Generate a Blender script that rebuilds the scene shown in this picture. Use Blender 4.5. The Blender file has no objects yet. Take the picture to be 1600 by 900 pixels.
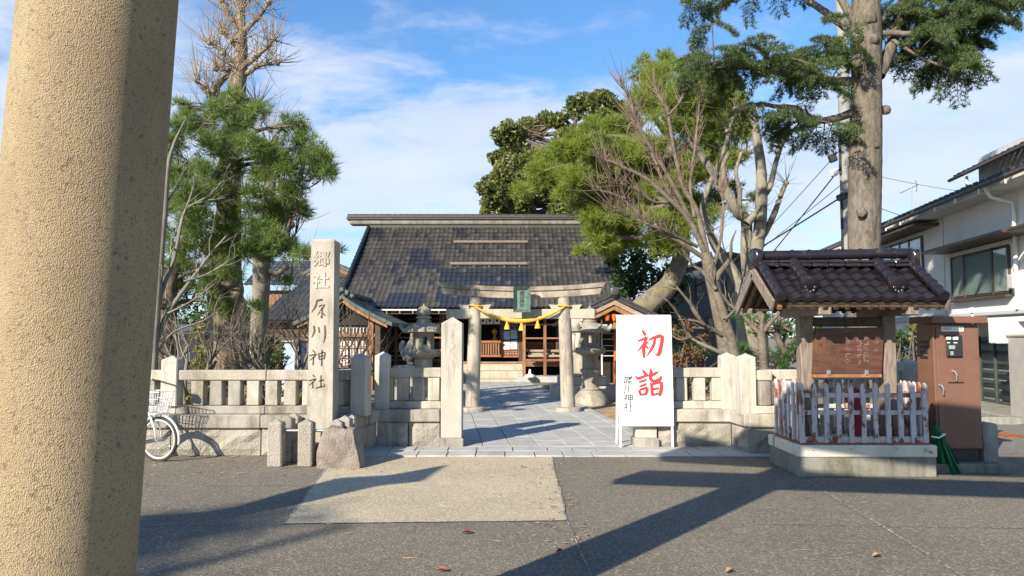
import bpy, math, random
import numpy as np
from mathutils import Matrix, Vector

S = bpy.context.scene
COL = S.collection
random.seed(7)
RNG = np.random.default_rng(11)
PI = math.pi
R = math.radians

# ------------------------------------------------------------------ camera
F = 1160.0                      # focal length in pixels of the 1600 px wide photograph
PITCH = math.atan(75.0 / F)
CZ = 1.55
cam_d = bpy.data.cameras.new('camera')
cam = bpy.data.objects.new('camera', cam_d)
COL.objects.link(cam)
cam_d.sensor_width = 36.0
cam_d.lens = 36.0 * F / 1600.0
cam_d.clip_start = 0.05
cam_d.clip_end = 5000
cam.location = (0, 0, CZ)
cam.rotation_euler = (PI / 2 + PITCH, 0, 0)
S.camera = cam

# ------------------------------------------------------------------ light
S.view_settings.view_transform = 'Standard'
S.view_settings.look = 'None'
S.view_settings.exposure = 0.95
S.view_settings.gamma = 1.0
SUN_EL = R(28.5)
SUN_TO = Vector((-0.602, -0.799, 0)).normalized()          # horizontal direction towards the sun
W = bpy.data.worlds.new('World')
S.world = W
W.use_nodes = True
nt = W.node_tree
for n in list(nt.nodes):
    nt.nodes.remove(n)
def wn(t, **k):
    n = nt.nodes.new(t)
    for a, b in k.items():
        setattr(n, a, b)
    return n
wout = wn('ShaderNodeOutputWorld')
wbg = wn('ShaderNodeBackground')
wbg.inputs['Strength'].default_value = 0.085
sky = wn('ShaderNodeTexSky')
sky.sky_type = 'NISHITA'
sky.sun_disc = False
sky.sun_elevation = SUN_EL
sky.sun_rotation = math.atan2(SUN_TO.x, SUN_TO.y) % (2 * PI)
sky.air_density = 1.15
sky.dust_density = 0.4
sky.ozone_density = 2.6
tc = wn('ShaderNodeTexCoord')
sep = wn('ShaderNodeSeparateXYZ')
nt.links.new(tc.outputs['Generated'], sep.inputs[0])
def wm(op, a, b=None, clamp=False):
    n = wn('ShaderNodeMath', operation=op, use_clamp=clamp)
    for i, v in enumerate((a, b)):
        if v is None:
            continue
        if isinstance(v, (int, float)):
            n.inputs[i].default_value = v
        else:
            nt.links.new(v, n.inputs[i])
    return n.outputs[0]
zc = wm('MAXIMUM', sep.outputs[2], 0.0)
den = wm('ADD', zc, 0.22)
cx = wm('DIVIDE', sep.outputs[0], den)
cy = wm('DIVIDE', sep.outputs[1], den)
comb = wn('ShaderNodeCombineXYZ')
nt.links.new(cx, comb.inputs[0]); nt.links.new(cy, comb.inputs[1])
def wnoise(scale, detail, rough, off, dist=0.0):
    mp = wn('ShaderNodeMapping')
    mp.inputs['Location'].default_value = off
    mp.inputs['Rotation'].default_value = (0, 0, R(24))
    mp.inputs['Scale'].default_value = (1.0, 1.5, 1.0)
    nt.links.new(comb.outputs[0], mp.inputs[0])
    n = wn('ShaderNodeTexNoise')
    n.inputs['Scale'].default_value = scale
    n.inputs['Detail'].default_value = detail
    n.inputs['Roughness'].default_value = rough
    n.inputs['Distortion'].default_value = dist
    nt.links.new(mp.outputs[0], n.inputs['Vector'])
    return n.outputs['Fac']
big = wnoise(0.8, 3, 0.5, (10.96, 6.92, 0.0))
fine = wnoise(3.4, 9, 0.62, (0.7, 5.2, 0.0), 0.3)
# more cloud low towards the horizon, open blue overhead, everywhere round the sky
low = wm('MINIMUM', wm('MULTIPLY', wm('SUBTRACT', 0.335, zc), 1.7), wm('SUBTRACT', wm('MULTIPLY', zc, 1.8), 0.06))
dens = wm('ADD', wm('ADD', wm('MULTIPLY', big, 0.75), wm('MULTIPLY', fine, 0.85)), low)
mask = wn('ShaderNodeMapRange')
mask.interpolation_type = 'SMOOTHSTEP'
mask.inputs['From Min'].default_value = 0.66
mask.inputs['From Max'].default_value = 1.00
mask.inputs['To Max'].default_value = 0.88
nt.links.new(dens, mask.inputs['Value'])
shade = wn('ShaderNodeMapRange')
shade.inputs['From Min'].default_value = 0.3
shade.inputs['From Max'].default_value = 0.7
nt.links.new(wnoise(1.7, 6, 0.55, (8.0, 2.0, 0.0)), shade.inputs['Value'])
ccol = wn('ShaderNodeMixRGB')
ccol.inputs[1].default_value = (4.2, 4.85, 6.0, 1)
ccol.inputs[2].default_value = (5.3, 5.7, 6.6, 1)
nt.links.new(shade.outputs[0], ccol.inputs[0])
blue = wn('ShaderNodeMixRGB', blend_type='MULTIPLY')
blue.inputs[0].default_value = 1.0
blue.inputs[2].default_value = (0.70, 1.02, 1.30, 1)
nt.links.new(sky.outputs[0], blue.inputs[1])
wmix = wn('ShaderNodeMixRGB')
nt.links.new(mask.outputs[0], wmix.inputs[0])
nt.links.new(blue.outputs[0], wmix.inputs[1])
nt.links.new(ccol.outputs[0], wmix.inputs[2])
nt.links.new(wmix.outputs[0], wbg.inputs['Color'])
nt.links.new(wbg.outputs[0], wout.inputs['Surface'])

sun_d = bpy.data.lights.new('sun', 'SUN')
sun_d.energy = 4.9
sun_d.angle = R(0.5)
sun_d.color = (1.0, 0.89, 0.72)
sun = bpy.data.objects.new('sun', sun_d)
COL.objects.link(sun)
_to = SUN_TO * math.cos(SUN_EL) + Vector((0, 0, math.sin(SUN_EL)))
sun.rotation_euler = (-_to).to_track_quat('-Z', 'Y').to_euler()
sun.location = _to * 60

# ------------------------------------------------------------------ pixel of the photograph -> point of the place
def ray(px, py):
    u = (px - 800.0) / F; v = (450.0 - py) / F
    return u, math.cos(PITCH) - v * math.sin(PITCH), math.sin(PITCH) + v * math.cos(PITCH)
def at(px, py, Y):
    a, b, c = ray(px, py)
    t = Y / b
    return Vector((a * t, Y, CZ + c * t))
def gnd(px, py, z=0.0):
    a, b, c = ray(px, py)
    t = (z - CZ) / c
    return Vector((a * t, b * t, z))
def zat(py, Y):
    return at(800, py, Y).z
def xat(px, Y, py=525):
    return at(px, py, Y).x

# ------------------------------------------------------------------ materials
MATS = {}
class NT:
    def __init__(s, name):
        s.m = bpy.data.materials.new(name); s.m.use_nodes = True
        s.t = s.m.node_tree
        s.b = s.t.nodes['Principled BSDF']
        s.out = s.t.nodes['Material Output']
        s.pos = s.n('ShaderNodeNewGeometry').outputs['Position']
    def n(s, t, **k):
        n = s.t.nodes.new(t)
        for a, b in k.items():
            setattr(n, a, b)
        return n
    def l(s, a, b):
        s.t.links.new(a, b)
    def vec(s, scale=(1, 1, 1), src=None):
        if scale == (1, 1, 1):
            return src or s.pos
        m = s.n('ShaderNodeVectorMath', operation='MULTIPLY')
        m.inputs[1].default_value = scale
        s.l(src or s.pos, m.inputs[0])
        return m.outputs[0]
    def noise(s, scale, detail=4, rough=0.55, stretch=(1, 1, 1), dist=0.0):
        n = s.n('ShaderNodeTexNoise')
        n.inputs['Scale'].default_value = scale; n.inputs['Detail'].default_value = detail
        n.inputs['Roughness'].default_value = rough; n.inputs['Distortion'].default_value = dist
        s.l(s.vec(stretch), n.inputs['Vector'])
        return n.outputs['Fac']
    def ramp(s, fac, lo, hi, a=0.0, b=1.0):
        n = s.n('ShaderNodeMapRange')
        n.interpolation_type = 'SMOOTHSTEP'
        n.inputs['From Min'].default_value = lo; n.inputs['From Max'].default_value = hi
        n.inputs['To Min'].default_value = a; n.inputs['To Max'].default_value = b
        s.l(fac, n.inputs['Value'])
        return n.outputs[0]
    def mix(s, fac, a, b, mode='MIX'):
        n = s.n('ShaderNodeMixRGB', blend_type=mode)
        for i, v in ((0, fac), (1, a), (2, b)):
            if isinstance(v, (int, float)):
                n.inputs[i].default_value = v
            elif isinstance(v, tuple):
                n.inputs[i].default_value = (v[0], v[1], v[2], 1)
            else:
                s.l(v, n.inputs[i])
        return n.outputs[0]
    def color(s, c):
        if isinstance(c, tuple):
            s.b.inputs['Base Color'].default_value = (c[0], c[1], c[2], 1)
        else:
            s.l(c, s.b.inputs['Base Color'])
    def bump(s, h, strength, dist):
        n = s.n('ShaderNodeBump')
        n.inputs['Strength'].default_value = strength; n.inputs['Distance'].default_value = dist
        s.l(h, n.inputs['Height'])
        s.l(n.outputs[0], s.b.inputs['Normal'])
    def island(s):
        return s.n('ShaderNodeNewGeometry').outputs['Random Per Island']
    def rnd(s):
        return s.n('ShaderNodeObjectInfo').outputs['Random']
    def rough(s, r):
        s.b.inputs['Roughness'].default_value = r
    def done(s, key):
        MATS[key] = s.m
        return s.m

def stone(key, c1, c2, stain, grain=90, grain_amt=0.35, stain_lo=0.5, stain_hi=0.75, bump=0.35, bd=0.006, rough=0.85, streak=1.0, dark=(0.08, 0.075, 0.07), moss=None):
    a = NT(key)
    g = a.noise(grain, 2, 0.6)
    base = a.mix(a.ramp(a.noise(3.0, 5, 0.6), 0.35, 0.65), c1, c2)
    base = a.mix(a.ramp(a.rnd(), 0, 1, 0, 0.30), base, stain)
    st = a.ramp(a.noise(3.2, 7, 0.68, (1, 1, 0.35 if streak else 1)), stain_lo, stain_hi)
    base = a.mix(st, base, stain)
    sp = a.ramp(g, 0.62, 0.70, 0, grain_amt)
    base = a.mix(sp, base, dark)
    sp2 = a.ramp(a.noise(grain * 0.7, 2, 0.5), 0.60, 0.68, 0, grain_amt * 0.8)
    base = a.mix(sp2, base, tuple(min(0.85, x * 1.45) for x in c1))
    if moss:
        base = a.mix(a.ramp(a.noise(5, 6, 0.7), 0.56, 0.72, 0, 0.75), base, moss)
    if streak:
        base = a.mix(a.ramp(a.noise(9, 6, 0.7, (1, 1, 0.10)), 0.52, 0.72, 0, 0.55), base, tuple(x * 0.62 for x in stain))
        base = a.mix(a.ramp(a.noise(24, 6, 0.75), 0.60, 0.70, 0, 0.45), base, stain)
    a.color(base)
    a.rough(rough)
    a.bump(a.mix(0.35, g, a.noise(14, 6, 0.65)), bump, bd)
    return a.done(key)

stone('granite', (0.46, 0.435, 0.375), (0.37, 0.345, 0.29), (0.19, 0.17, 0.135), grain=75, stain_lo=0.45, stain_hi=0.76, grain_amt=0.4, bump=0.5)
stone('granite_pale', (0.51, 0.49, 0.435), (0.43, 0.41, 0.355), (0.24, 0.22, 0.18), grain=80, stain_lo=0.50, stain_hi=0.76, grain_amt=0.38, bump=0.5)
stone('granite_dirty', (0.36, 0.34, 0.30), (0.29, 0.275, 0.24), (0.13, 0.115, 0.095), grain=80, stain_lo=0.42, stain_hi=0.68, bump=0.6, bd=0.012, grain_amt=0.3)
stone('granite_rough', (0.40, 0.375, 0.33), (0.33, 0.31, 0.27), (0.20, 0.175, 0.145), grain=60, stain_lo=0.48, stain_hi=0.75, bump=0.9, bd=0.03)
stone('torii_stone', (0.42, 0.385, 0.325), (0.33, 0.295, 0.245), (0.16, 0.13, 0.105), grain=70, stain_lo=0.47, stain_hi=0.72, bump=0.5)
stone('torii_lintel', (0.40, 0.355, 0.30), (0.29, 0.25, 0.205), (0.13, 0.105, 0.085), grain=70, stain_lo=0.45, stain_hi=0.70, bump=0.5)
stone('lantern_stone', (0.37, 0.345, 0.29), (0.29, 0.27, 0.225), (0.16, 0.145, 0.115), grain=60, stain_lo=0.45, stain_hi=0.7, bump=0.5, bd=0.01, moss=(0.20, 0.205, 0.12))
stone('rock', (0.29, 0.25, 0.215), (0.215, 0.18, 0.155), (0.14, 0.115, 0.10), grain=45, stain_lo=0.45, stain_hi=0.7, bump=1.0, bd=0.03, streak=0, grain_amt=0.3)
stone('concrete', (0.33, 0.325, 0.30), (0.27, 0.265, 0.24), (0.15, 0.145, 0.12), grain=70, stain_lo=0.45, stain_hi=0.72)
stone('concrete_mossy', (0.24, 0.235, 0.20), (0.18, 0.175, 0.145), (0.10, 0.095, 0.07), grain=70, stain_lo=0.42, stain_hi=0.68, moss=(0.13, 0.13, 0.07))
stone('paver_stone', (0.40, 0.405, 0.40), (0.34, 0.345, 0.34), (0.24, 0.235, 0.215), grain=90, stain_lo=0.5, stain_hi=0.78, streak=0, bump=0.25, grain_amt=0.25)
stone('step_stone', (0.45, 0.42, 0.34), (0.38, 0.355, 0.285), (0.24, 0.215, 0.165), grain=80, stain_lo=0.52, stain_hi=0.8)

# the near pillar: bush-hammered tan granite
a = NT('hammered_granite')
pit = a.n('ShaderNodeTexVoronoi'); pit.inputs['Scale'].default_value = 230
a.l(a.vec((1, 1, 0.8)), pit.inputs['Vector'])
g1 = a.noise(190, 4, 0.72); g2 = a.noise(300, 2, 0.6)
base = a.mix(a.ramp(a.noise(2.2, 6, 0.6, (1, 1, 0.5)), 0.35, 0.68), (0.39, 0.305, 0.18), (0.29, 0.22, 0.125))
base = a.mix(a.ramp(g1, 0.55, 0.70, 0, 0.55), base, (0.50, 0.405, 0.255))
base = a.mix(a.ramp(g2, 0.56, 0.66, 0, 0.55), base, (0.26, 0.19, 0.11))
base = a.mix(a.ramp(a.noise(34, 3, 0.65), 0.61, 0.70, 0, 0.75), base, (0.13, 0.10, 0.07))
base = a.mix(a.ramp(a.noise(9, 6, 0.75), 0.58, 0.74, 0, 0.55), base, (0.22, 0.185, 0.14))
a.color(base); a.rough(0.9)
h = a.mix(0.5, g1, pit.outputs['Distance'])
h = a.mix(0.12, h, a.noise(22, 5, 0.6))
base = a.mix(a.ramp(a.noise(75, 3, 0.7), 0.55, 0.64, 0, 0.75), base, (0.17, 0.145, 0.115))
base = a.mix(a.ramp(a.noise(1.3, 7, 0.7, (1, 1, 0.22)), 0.50, 0.72, 0, 0.45), base, (0.20, 0.165, 0.115))
a.color(base)
a.bump(h, 0.9, 0.011)
a.done('hammered_granite')

def plain(key, c, rough=0.6, var=0.12, scale=6, metallic=0.0, bump=0.0, bd=0.004, stretch=(1, 1, 1), stain=None, stain_lo=0.55, stain_hi=0.75, rndv=0.0):
    a = NT(key)
    d = tuple(x * (1 - var) for x in c); e = tuple(min(0.9, x * (1 + var)) for x in c)
    base = a.mix(a.ramp(a.noise(scale, 5, 0.6, stretch), 0.3, 0.7), d, e)
    if rndv:
        base = a.mix(a.ramp(a.rnd(), 0, 1, 0, rndv), base, tuple(x * 0.45 for x in c))
    if stain:
        base = a.mix(a.ramp(a.noise(scale * 1.6, 8, 0.7, stretch), stain_lo, stain_hi), base, stain)
    a.color(base); a.rough(rough); a.b.inputs['Metallic'].default_value = metallic
    if bump:
        a.bump(a.noise(scale * 5, 5, 0.6, stretch), bump, bd)
    return a.done(key)

def asphalt(key, c, light, dark):
    a = NT(key)
    v = a.n('ShaderNodeTexVoronoi'); v.inputs['Scale'].default_value = 85
    a.l(a.pos, v.inputs['Vector'])
    base = a.mix(a.ramp(a.noise(0.55, 7, 0.62), 0.3, 0.7), c, tuple(x * 0.74 for x in c))
    base = a.mix(a.ramp(a.noise(3.1, 6, 0.7), 0.55, 0.75, 0, 0.55), base, tuple(x * 1.4 for x in c))
    sepc = a.n('ShaderNodeSeparateColor'); a.l(v.outputs['Color'], sepc.inputs[0])
    base = a.mix(a.ramp(sepc.outputs[0], 0.72, 0.86, 0, 0.75), base, light)
    base = a.mix(a.ramp(sepc.outputs[1], 0.68, 0.85, 0, 0.75), base, dark)
    base = a.mix(a.ramp(a.noise(26, 4, 0.7), 0.62, 0.74, 0, 0.35), base, light)
    crack = a.ramp(a.noise(0.9, 9, 0.7, dist=0.6), 0.497, 0.503)
    crack2 = a.ramp(a.noise(0.9, 9, 0.7, dist=0.6), 0.503, 0.509)
    a.color(base); a.rough(0.92)
    a.bump(a.mix(0.5, v.outputs['Distance'], a.noise(60, 3, 0.6)), 0.7, 0.008)
    return a.done(key)
asphalt('asphalt', (0.155, 0.138, 0.108), (0.29, 0.258, 0.198), (0.075, 0.068, 0.058))
asphalt('asphalt_street', (0.17, 0.16, 0.145), (0.27, 0.26, 0.23), (0.08, 0.078, 0.073))
asphalt('apron', (0.44, 0.375, 0.265), (0.60, 0.525, 0.40), (0.25, 0.205, 0.14))
plain('sand', (0.33, 0.235, 0.13), 0.95, 0.3, 3, bump=0.6, bd=0.02, stain=(0.16, 0.12, 0.07))
plain('yard_soil', (0.20, 0.165, 0.12), 0.95, 0.3, 2.5, bump=0.6, bd=0.02, stain=(0.10, 0.10, 0.05))
plain('line_paint', (0.40, 0.40, 0.38), 0.8, 0.2, 20, stain=(0.12, 0.115, 0.11), stain_lo=0.40, stain_hi=0.55)
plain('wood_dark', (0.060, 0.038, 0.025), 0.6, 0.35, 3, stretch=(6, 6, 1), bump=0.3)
plain('wood_brown', (0.20, 0.10, 0.050), 0.6, 0.3, 3, stretch=(6, 6, 1), bump=0.3)
plain('wood_orange', (0.28, 0.135, 0.058), 0.55, 0.25, 3, stretch=(4, 4, 1), bump=0.2)
plain('wood_red', (0.27, 0.105, 0.05), 0.55, 0.2, 5)
plain('wood_pale', (0.32, 0.24, 0.17), 0.7, 0.25, 4, stretch=(1, 6, 6))
plain('wood_grey', (0.19, 0.155, 0.125), 0.8, 0.35, 5, stretch=(7, 7, 1), bump=0.5, stain=(0.07, 0.055, 0.045))
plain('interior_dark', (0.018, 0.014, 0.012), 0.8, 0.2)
plain('shoji', (0.70, 0.69, 0.68), 0.8, 0.05)
plain('paper', (0.80, 0.79, 0.76), 0.7, 0.02)
plain('paper_blue', (0.36, 0.45, 0.60), 0.7, 0.05)  # also on the white shed panel, where the blue imitates shade
plain('vermilion', (0.60, 0.12, 0.03), 0.5, 0.12)
plain('copper_green', (0.070, 0.098, 0.086), 0.6, 0.3, 8, stain=(0.06, 0.08, 0.07))
plain('copper_plaque', (0.085, 0.19, 0.16), 0.55, 0.25, 14, stain=(0.06, 0.13, 0.11))
plain('copper_frame', (0.075, 0.105, 0.092), 0.5, 0.3, 14, stain=(0.30, 0.42, 0.38), stain_lo=0.6, stain_hi=0.8)
plain('rope_gold', (0.62, 0.37, 0.05), 0.7, 0.18, 40)
plain('white_paint', (0.80, 0.80, 0.79), 0.45, 0.02)
plain('sign_white', (0.84, 0.84, 0.85), 0.5, 0.012, 3)
plain('sign_red', (0.80, 0.035, 0.04), 0.6, 0.03)
plain('ink', (0.03, 0.03, 0.06), 0.7, 0.1)
plain('carved_ink', (0.085, 0.05, 0.032), 0.8, 0.3, 40)
plain('metal_grey', (0.45, 0.46, 0.47), 0.35, 0.1, metallic=0.8)
plain('chrome', (0.75, 0.75, 0.76), 0.22, 0.05, metallic=0.9)
plain('tyre', (0.035, 0.035, 0.035), 0.8, 0.2)
plain('tyre_pale', (0.50, 0.50, 0.48), 0.7, 0.1)
plain('bike_white', (0.72, 0.74, 0.76), 0.3, 0.04)
plain('yellow_plastic', (0.75, 0.50, 0.03), 0.4, 0.05)
plain('brown_steel', (0.165, 0.085, 0.058), 0.42, 0.06, 5, stain=(0.13, 0.07, 0.05))
plain('black_plastic', (0.022, 0.024, 0.026), 0.35, 0.1)
plain('screen_grey', (0.25, 0.30, 0.28), 0.25, 0.1)
plain('green_tarp', (0.010, 0.135, 0.055), 0.5, 0.25, 8, bump=0.3)
plain('house_white', (0.80, 0.80, 0.79), 0.8, 0.04, 2, stain=(0.66, 0.65, 0.62), stain_lo=0.58, stain_hi=0.85)
plain('house_grey', (0.50, 0.51, 0.53), 0.8, 0.05, 2)
plain('eave_white', (0.62, 0.62, 0.60), 0.7, 0.08)
plain('navy_siding', (0.060, 0.075, 0.105), 0.6, 0.12, 3, stretch=(1, 1, 12))
plain('curtain', (0.30, 0.42, 0.38), 0.9, 0.1, 3, stretch=(9, 9, 0.4))
plain('curtain_pale', (0.62, 0.63, 0.60), 0.9, 0.06, 3, stretch=(9, 9, 0.4))
plain('bronze_frame', (0.075, 0.055, 0.045), 0.4, 0.1)
plain('louvre', (0.055, 0.062, 0.060), 0.45, 0.15)
plain('cabinet_grey', (0.30, 0.29, 0.27), 0.55, 0.06)
plain('pole_concrete', (0.24, 0.25, 0.25), 0.8, 0.1)
plain('cable_black', (0.03, 0.03, 0.035), 0.6, 0.1)
plain('roof_red', (0.30, 0.12, 0.07), 0.7, 0.2)
plain('rust', (0.25, 0.085, 0.035), 0.85, 0.35, 18, bump=0.4)
plain('red_cloth', (0.22, 0.012, 0.02), 0.7, 0.2)
plain('leaf_litter', (0.30, 0.20, 0.10), 0.9, 0.4, 5)
plain('leaf_red', (0.24, 0.05, 0.025), 0.8, 0.3, 5)

# peeling white paint with rust
a = NT('rusty_paint')
p = a.ramp(a.noise(7.5, 8, 0.74, (1.3, 1.3, 0.55)), 0.515, 0.575)
p2 = a.ramp(a.noise(4.2, 8, 0.7, (1.6, 1.6, 0.35)), 0.50, 0.72, 0, 0.65)
base = a.mix(a.ramp(a.noise(5, 4), 0.3, 0.7), (0.50, 0.475, 0.48), (0.42, 0.39, 0.40))
base = a.mix(p2, base, (0.36, 0.23, 0.19))
base = a.mix(p, base, a.mix(a.noise(30, 4), (0.25, 0.075, 0.035), (0.13, 0.05, 0.03)))
a.color(base); a.rough(0.6); a.bump(a.mix(0.5, p, a.noise(60, 3)), 0.5, 0.004)
a.done('rusty_paint')
# cream painted kerb with stains
a = NT('cream_curb')
base = a.mix(a.ramp(a.noise(9, 8, 0.75, (0.7, 0.7, 1)), 0.56, 0.64), (0.62, 0.59, 0.47), (0.22, 0.15, 0.085))
base = a.mix(a.ramp(a.noise(3, 6), 0.45, 0.75, 0, 0.6), base, (0.40, 0.36, 0.27))
a.color(base); a.rough(0.75); a.done('cream_curb')
# varnished board
a = NT('board_wood')
w = a.noise(3.0, 7, 0.65, (1.0, 1.0, 9), 0.4)
base = a.mix(a.ramp(w, 0.3, 0.7), (0.120, 0.047, 0.027), (0.050, 0.024, 0.018))
base = a.mix(a.ramp(a.noise(1.6, 4), 0.5, 0.75), base, (0.165, 0.075, 0.036))
a.color(base); a.rough(0.5); a.bump(w, 0.35, 0.006); a.done('board_wood')

# roof tiles
def tile(key, c, c2, rough, moss=None, rv=0.5):
    a = NT(key)
    base = a.mix(a.ramp(a.noise(8, 6, 0.65), 0.35, 0.7), c, c2)
    base = a.mix(a.ramp(a.island(), 0, 1, 0, rv), base, tuple(x * 0.42 for x in c))
    base = a.mix(a.ramp(a.rnd(), 0, 1, 0, rv * 0.6), base, c2)
    if moss:
        base = a.mix(a.ramp(a.noise(6, 8, 0.72), 0.57, 0.68, 0, 0.85), base, moss)
    a.color(base); a.rough(rough)
    a.bump(a.noise(40, 4, 0.6), 0.25, 0.006)
    return a.done(key)
tile('tile_weathered', (0.058, 0.055, 0.052), (0.080, 0.073, 0.064), 0.5, moss=(0.125, 0.11, 0.088), rv=0.85)
tile('tile_brown', (0.066, 0.058, 0.048), (0.046, 0.042, 0.039), 0.55, moss=(0.16, 0.135, 0.10), rv=0.8)
tile('tile_new', (0.022, 0.025, 0.034), (0.032, 0.035, 0.046), 0.38, rv=0.5)
tile('tile_glazed', (0.028, 0.023, 0.029), (0.017, 0.016, 0.023), 0.2, moss=(0.062, 0.046, 0.036), rv=0.5)
tile('tile_house', (0.060, 0.058, 0.060), (0.085, 0.080, 0.078), 0.4)
tile('tile_annex', (0.040, 0.046, 0.065), (0.075, 0.072, 0.062), 0.38, moss=(0.15, 0.12, 0.06))

def bark(key, c1, c2, scale=7, stretch=(1, 1, 0.25), bump=0.9, bd=0.05, rough=0.9, moss=None):
    a = NT(key)
    n = a.noise(scale, 6, 0.65, stretch, 0.4)
    base = a.mix(a.ramp(n, 0.35, 0.65), c1, c2)
    base = a.mix(a.ramp(a.noise(2.0, 4), 0.45, 0.75, 0, 0.6), base, tuple(x * 1.25 for x in c2))
    if moss:
        base = a.mix(a.ramp(a.noise(3, 6, 0.7), 0.5, 0.65, 0, 0.8), base, moss)
    a.color(base); a.rough(rough)
    a.bump(a.mix(0.4, n, a.noise(scale * 4, 4, 0.6, stretch)), bump, bd)
    return a.done(key)
bark('bark_ginkgo', (0.10, 0.078, 0.058), (0.31, 0.25, 0.18), 9, (1, 1, 0.22), 1.0, 0.06)
bark('bark_pine', (0.055, 0.042, 0.035), (0.16, 0.125, 0.10), 10, (1, 1, 0.4), 1.0, 0.05)
bark('bark_cedar', (0.075, 0.064, 0.052), (0.17, 0.148, 0.12), 16, (1, 1, 0.35), 0.9, 0.04)
bark('bark_pale', (0.135, 0.122, 0.10), (0.215, 0.195, 0.16), 6, (1, 1, 0.5), 0.4, 0.02, moss=(0.22, 0.22, 0.15))
bark('bark_cherry', (0.085, 0.070, 0.053), (0.165, 0.140, 0.108), 9, (1, 1, 1.6), 0.5, 0.02)
bark('bark_mossy', (0.11, 0.095, 0.075), (0.20, 0.175, 0.14), 8, (1, 1, 0.5), 0.8, 0.04, moss=(0.17, 0.17, 0.04))
bark('twig_red', (0.15, 0.105, 0.080), (0.21, 0.150, 0.115), 5, (1, 1, 1), 0.2, 0.01)
bark('twig_tan', (0.26, 0.20, 0.13), (0.32, 0.25, 0.17), 5, (1, 1, 1), 0.2, 0.01)

def leafmat(key, c1, c2, c3, trans=0.35, rough=0.55, scale=1.1):
    a = NT(key)
    base = a.mix(a.ramp(a.noise(scale, 5, 0.6), 0.35, 0.65), c1, c2)
    base = a.mix(a.ramp(a.island(), 0.55, 1.0, 0, 0.75), base, c3)
    a.color(base); a.rough(rough)
    tr = a.n('ShaderNodeBsdfTranslucent')
    a.l(a.mix(1.0, base, (1.25, 1.2, 0.7), 'MULTIPLY'), tr.inputs['Color'])
    ms = a.n('ShaderNodeMixShader'); ms.inputs[0].default_value = trans
    a.l(a.b.outputs[0], ms.inputs[1]); a.l(tr.outputs[0], ms.inputs[2])
    a.l(ms.outputs[0], a.out.inputs['Surface'])
    return a.done(key)
leafmat('pine_needles', (0.105, 0.185, 0.050), (0.165, 0.235, 0.055), (0.21, 0.25, 0.07), trans=0.45)
leafmat('pine_bright', (0.165, 0.245, 0.034), (0.235, 0.300, 0.045), (0.28, 0.31, 0.07), trans=0.45)
leafmat('pine_low', (0.04, 0.11, 0.03), (0.08, 0.17, 0.04), (0.10, 0.19, 0.06))
leafmat('cedar_needles', (0.060, 0.105, 0.042), (0.095, 0.145, 0.048), (0.15, 0.185, 0.055), trans=0.4)
leafmat('broad_leaves', (0.085, 0.125, 0.030), (0.165, 0.190, 0.050), (0.24, 0.23, 0.095), trans=0.35, rough=0.45, scale=0.5)
leafmat('shrub_leaves', (0.025, 0.060, 0.022), (0.05, 0.095, 0.03), (0.10, 0.13, 0.04), trans=0.25, rough=0.4)
leafmat('bush_yellow', (0.13, 0.15, 0.03), (0.20, 0.19, 0.04), (0.26, 0.22, 0.06))
leafmat('nandina', (0.08, 0.10, 0.03), (0.20, 0.09, 0.035), (0.30, 0.08, 0.04))
leafmat('grass', (0.07, 0.16, 0.02), (0.11, 0.21, 0.03), (0.15, 0.22, 0.05))

a = NT('window_glass')
a.color((0.80, 0.90, 0.88)); a.rough(0.03)
a.b.inputs['Specular IOR Level'].default_value = 0.8
a.b.inputs['Transmission Weight'].default_value = 0.92
a.done('window_glass')
M = MATS

# ------------------------------------------------------------------ builders
def link(o, parent=None):
    COL.objects.link(o)
    if parent is not None:
        o.parent = parent
        o.matrix_parent_inverse = Matrix.Translation(-Vector(parent_world(parent)))
    return o
def parent_world(p):
    v = Vector((0, 0, 0))
    # roots and parts carry no rotation while they are being built; parts sit at the origin of the place
    if p.parent is None:
        v = p.location.copy()
    else:
        v = p.location.copy()
    return v
def tag(o, label=None, cat=None, group=None, kind=None):
    if label: o['label'] = label
    if cat: o['category'] = cat
    if group: o['group'] = group
    if kind: o['kind'] = kind
    return o
def thing(name, label, cat, loc=(0, 0, 0), group=None):
    o = bpy.data.objects.new(name, None)
    o.empty_display_size = 0.1
    COL.objects.link(o)
    o.location = loc
    return tag(o, label, cat, group)
def setting(name):
    return tag(bpy.data.objects.new(name, None), kind='structure')

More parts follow.
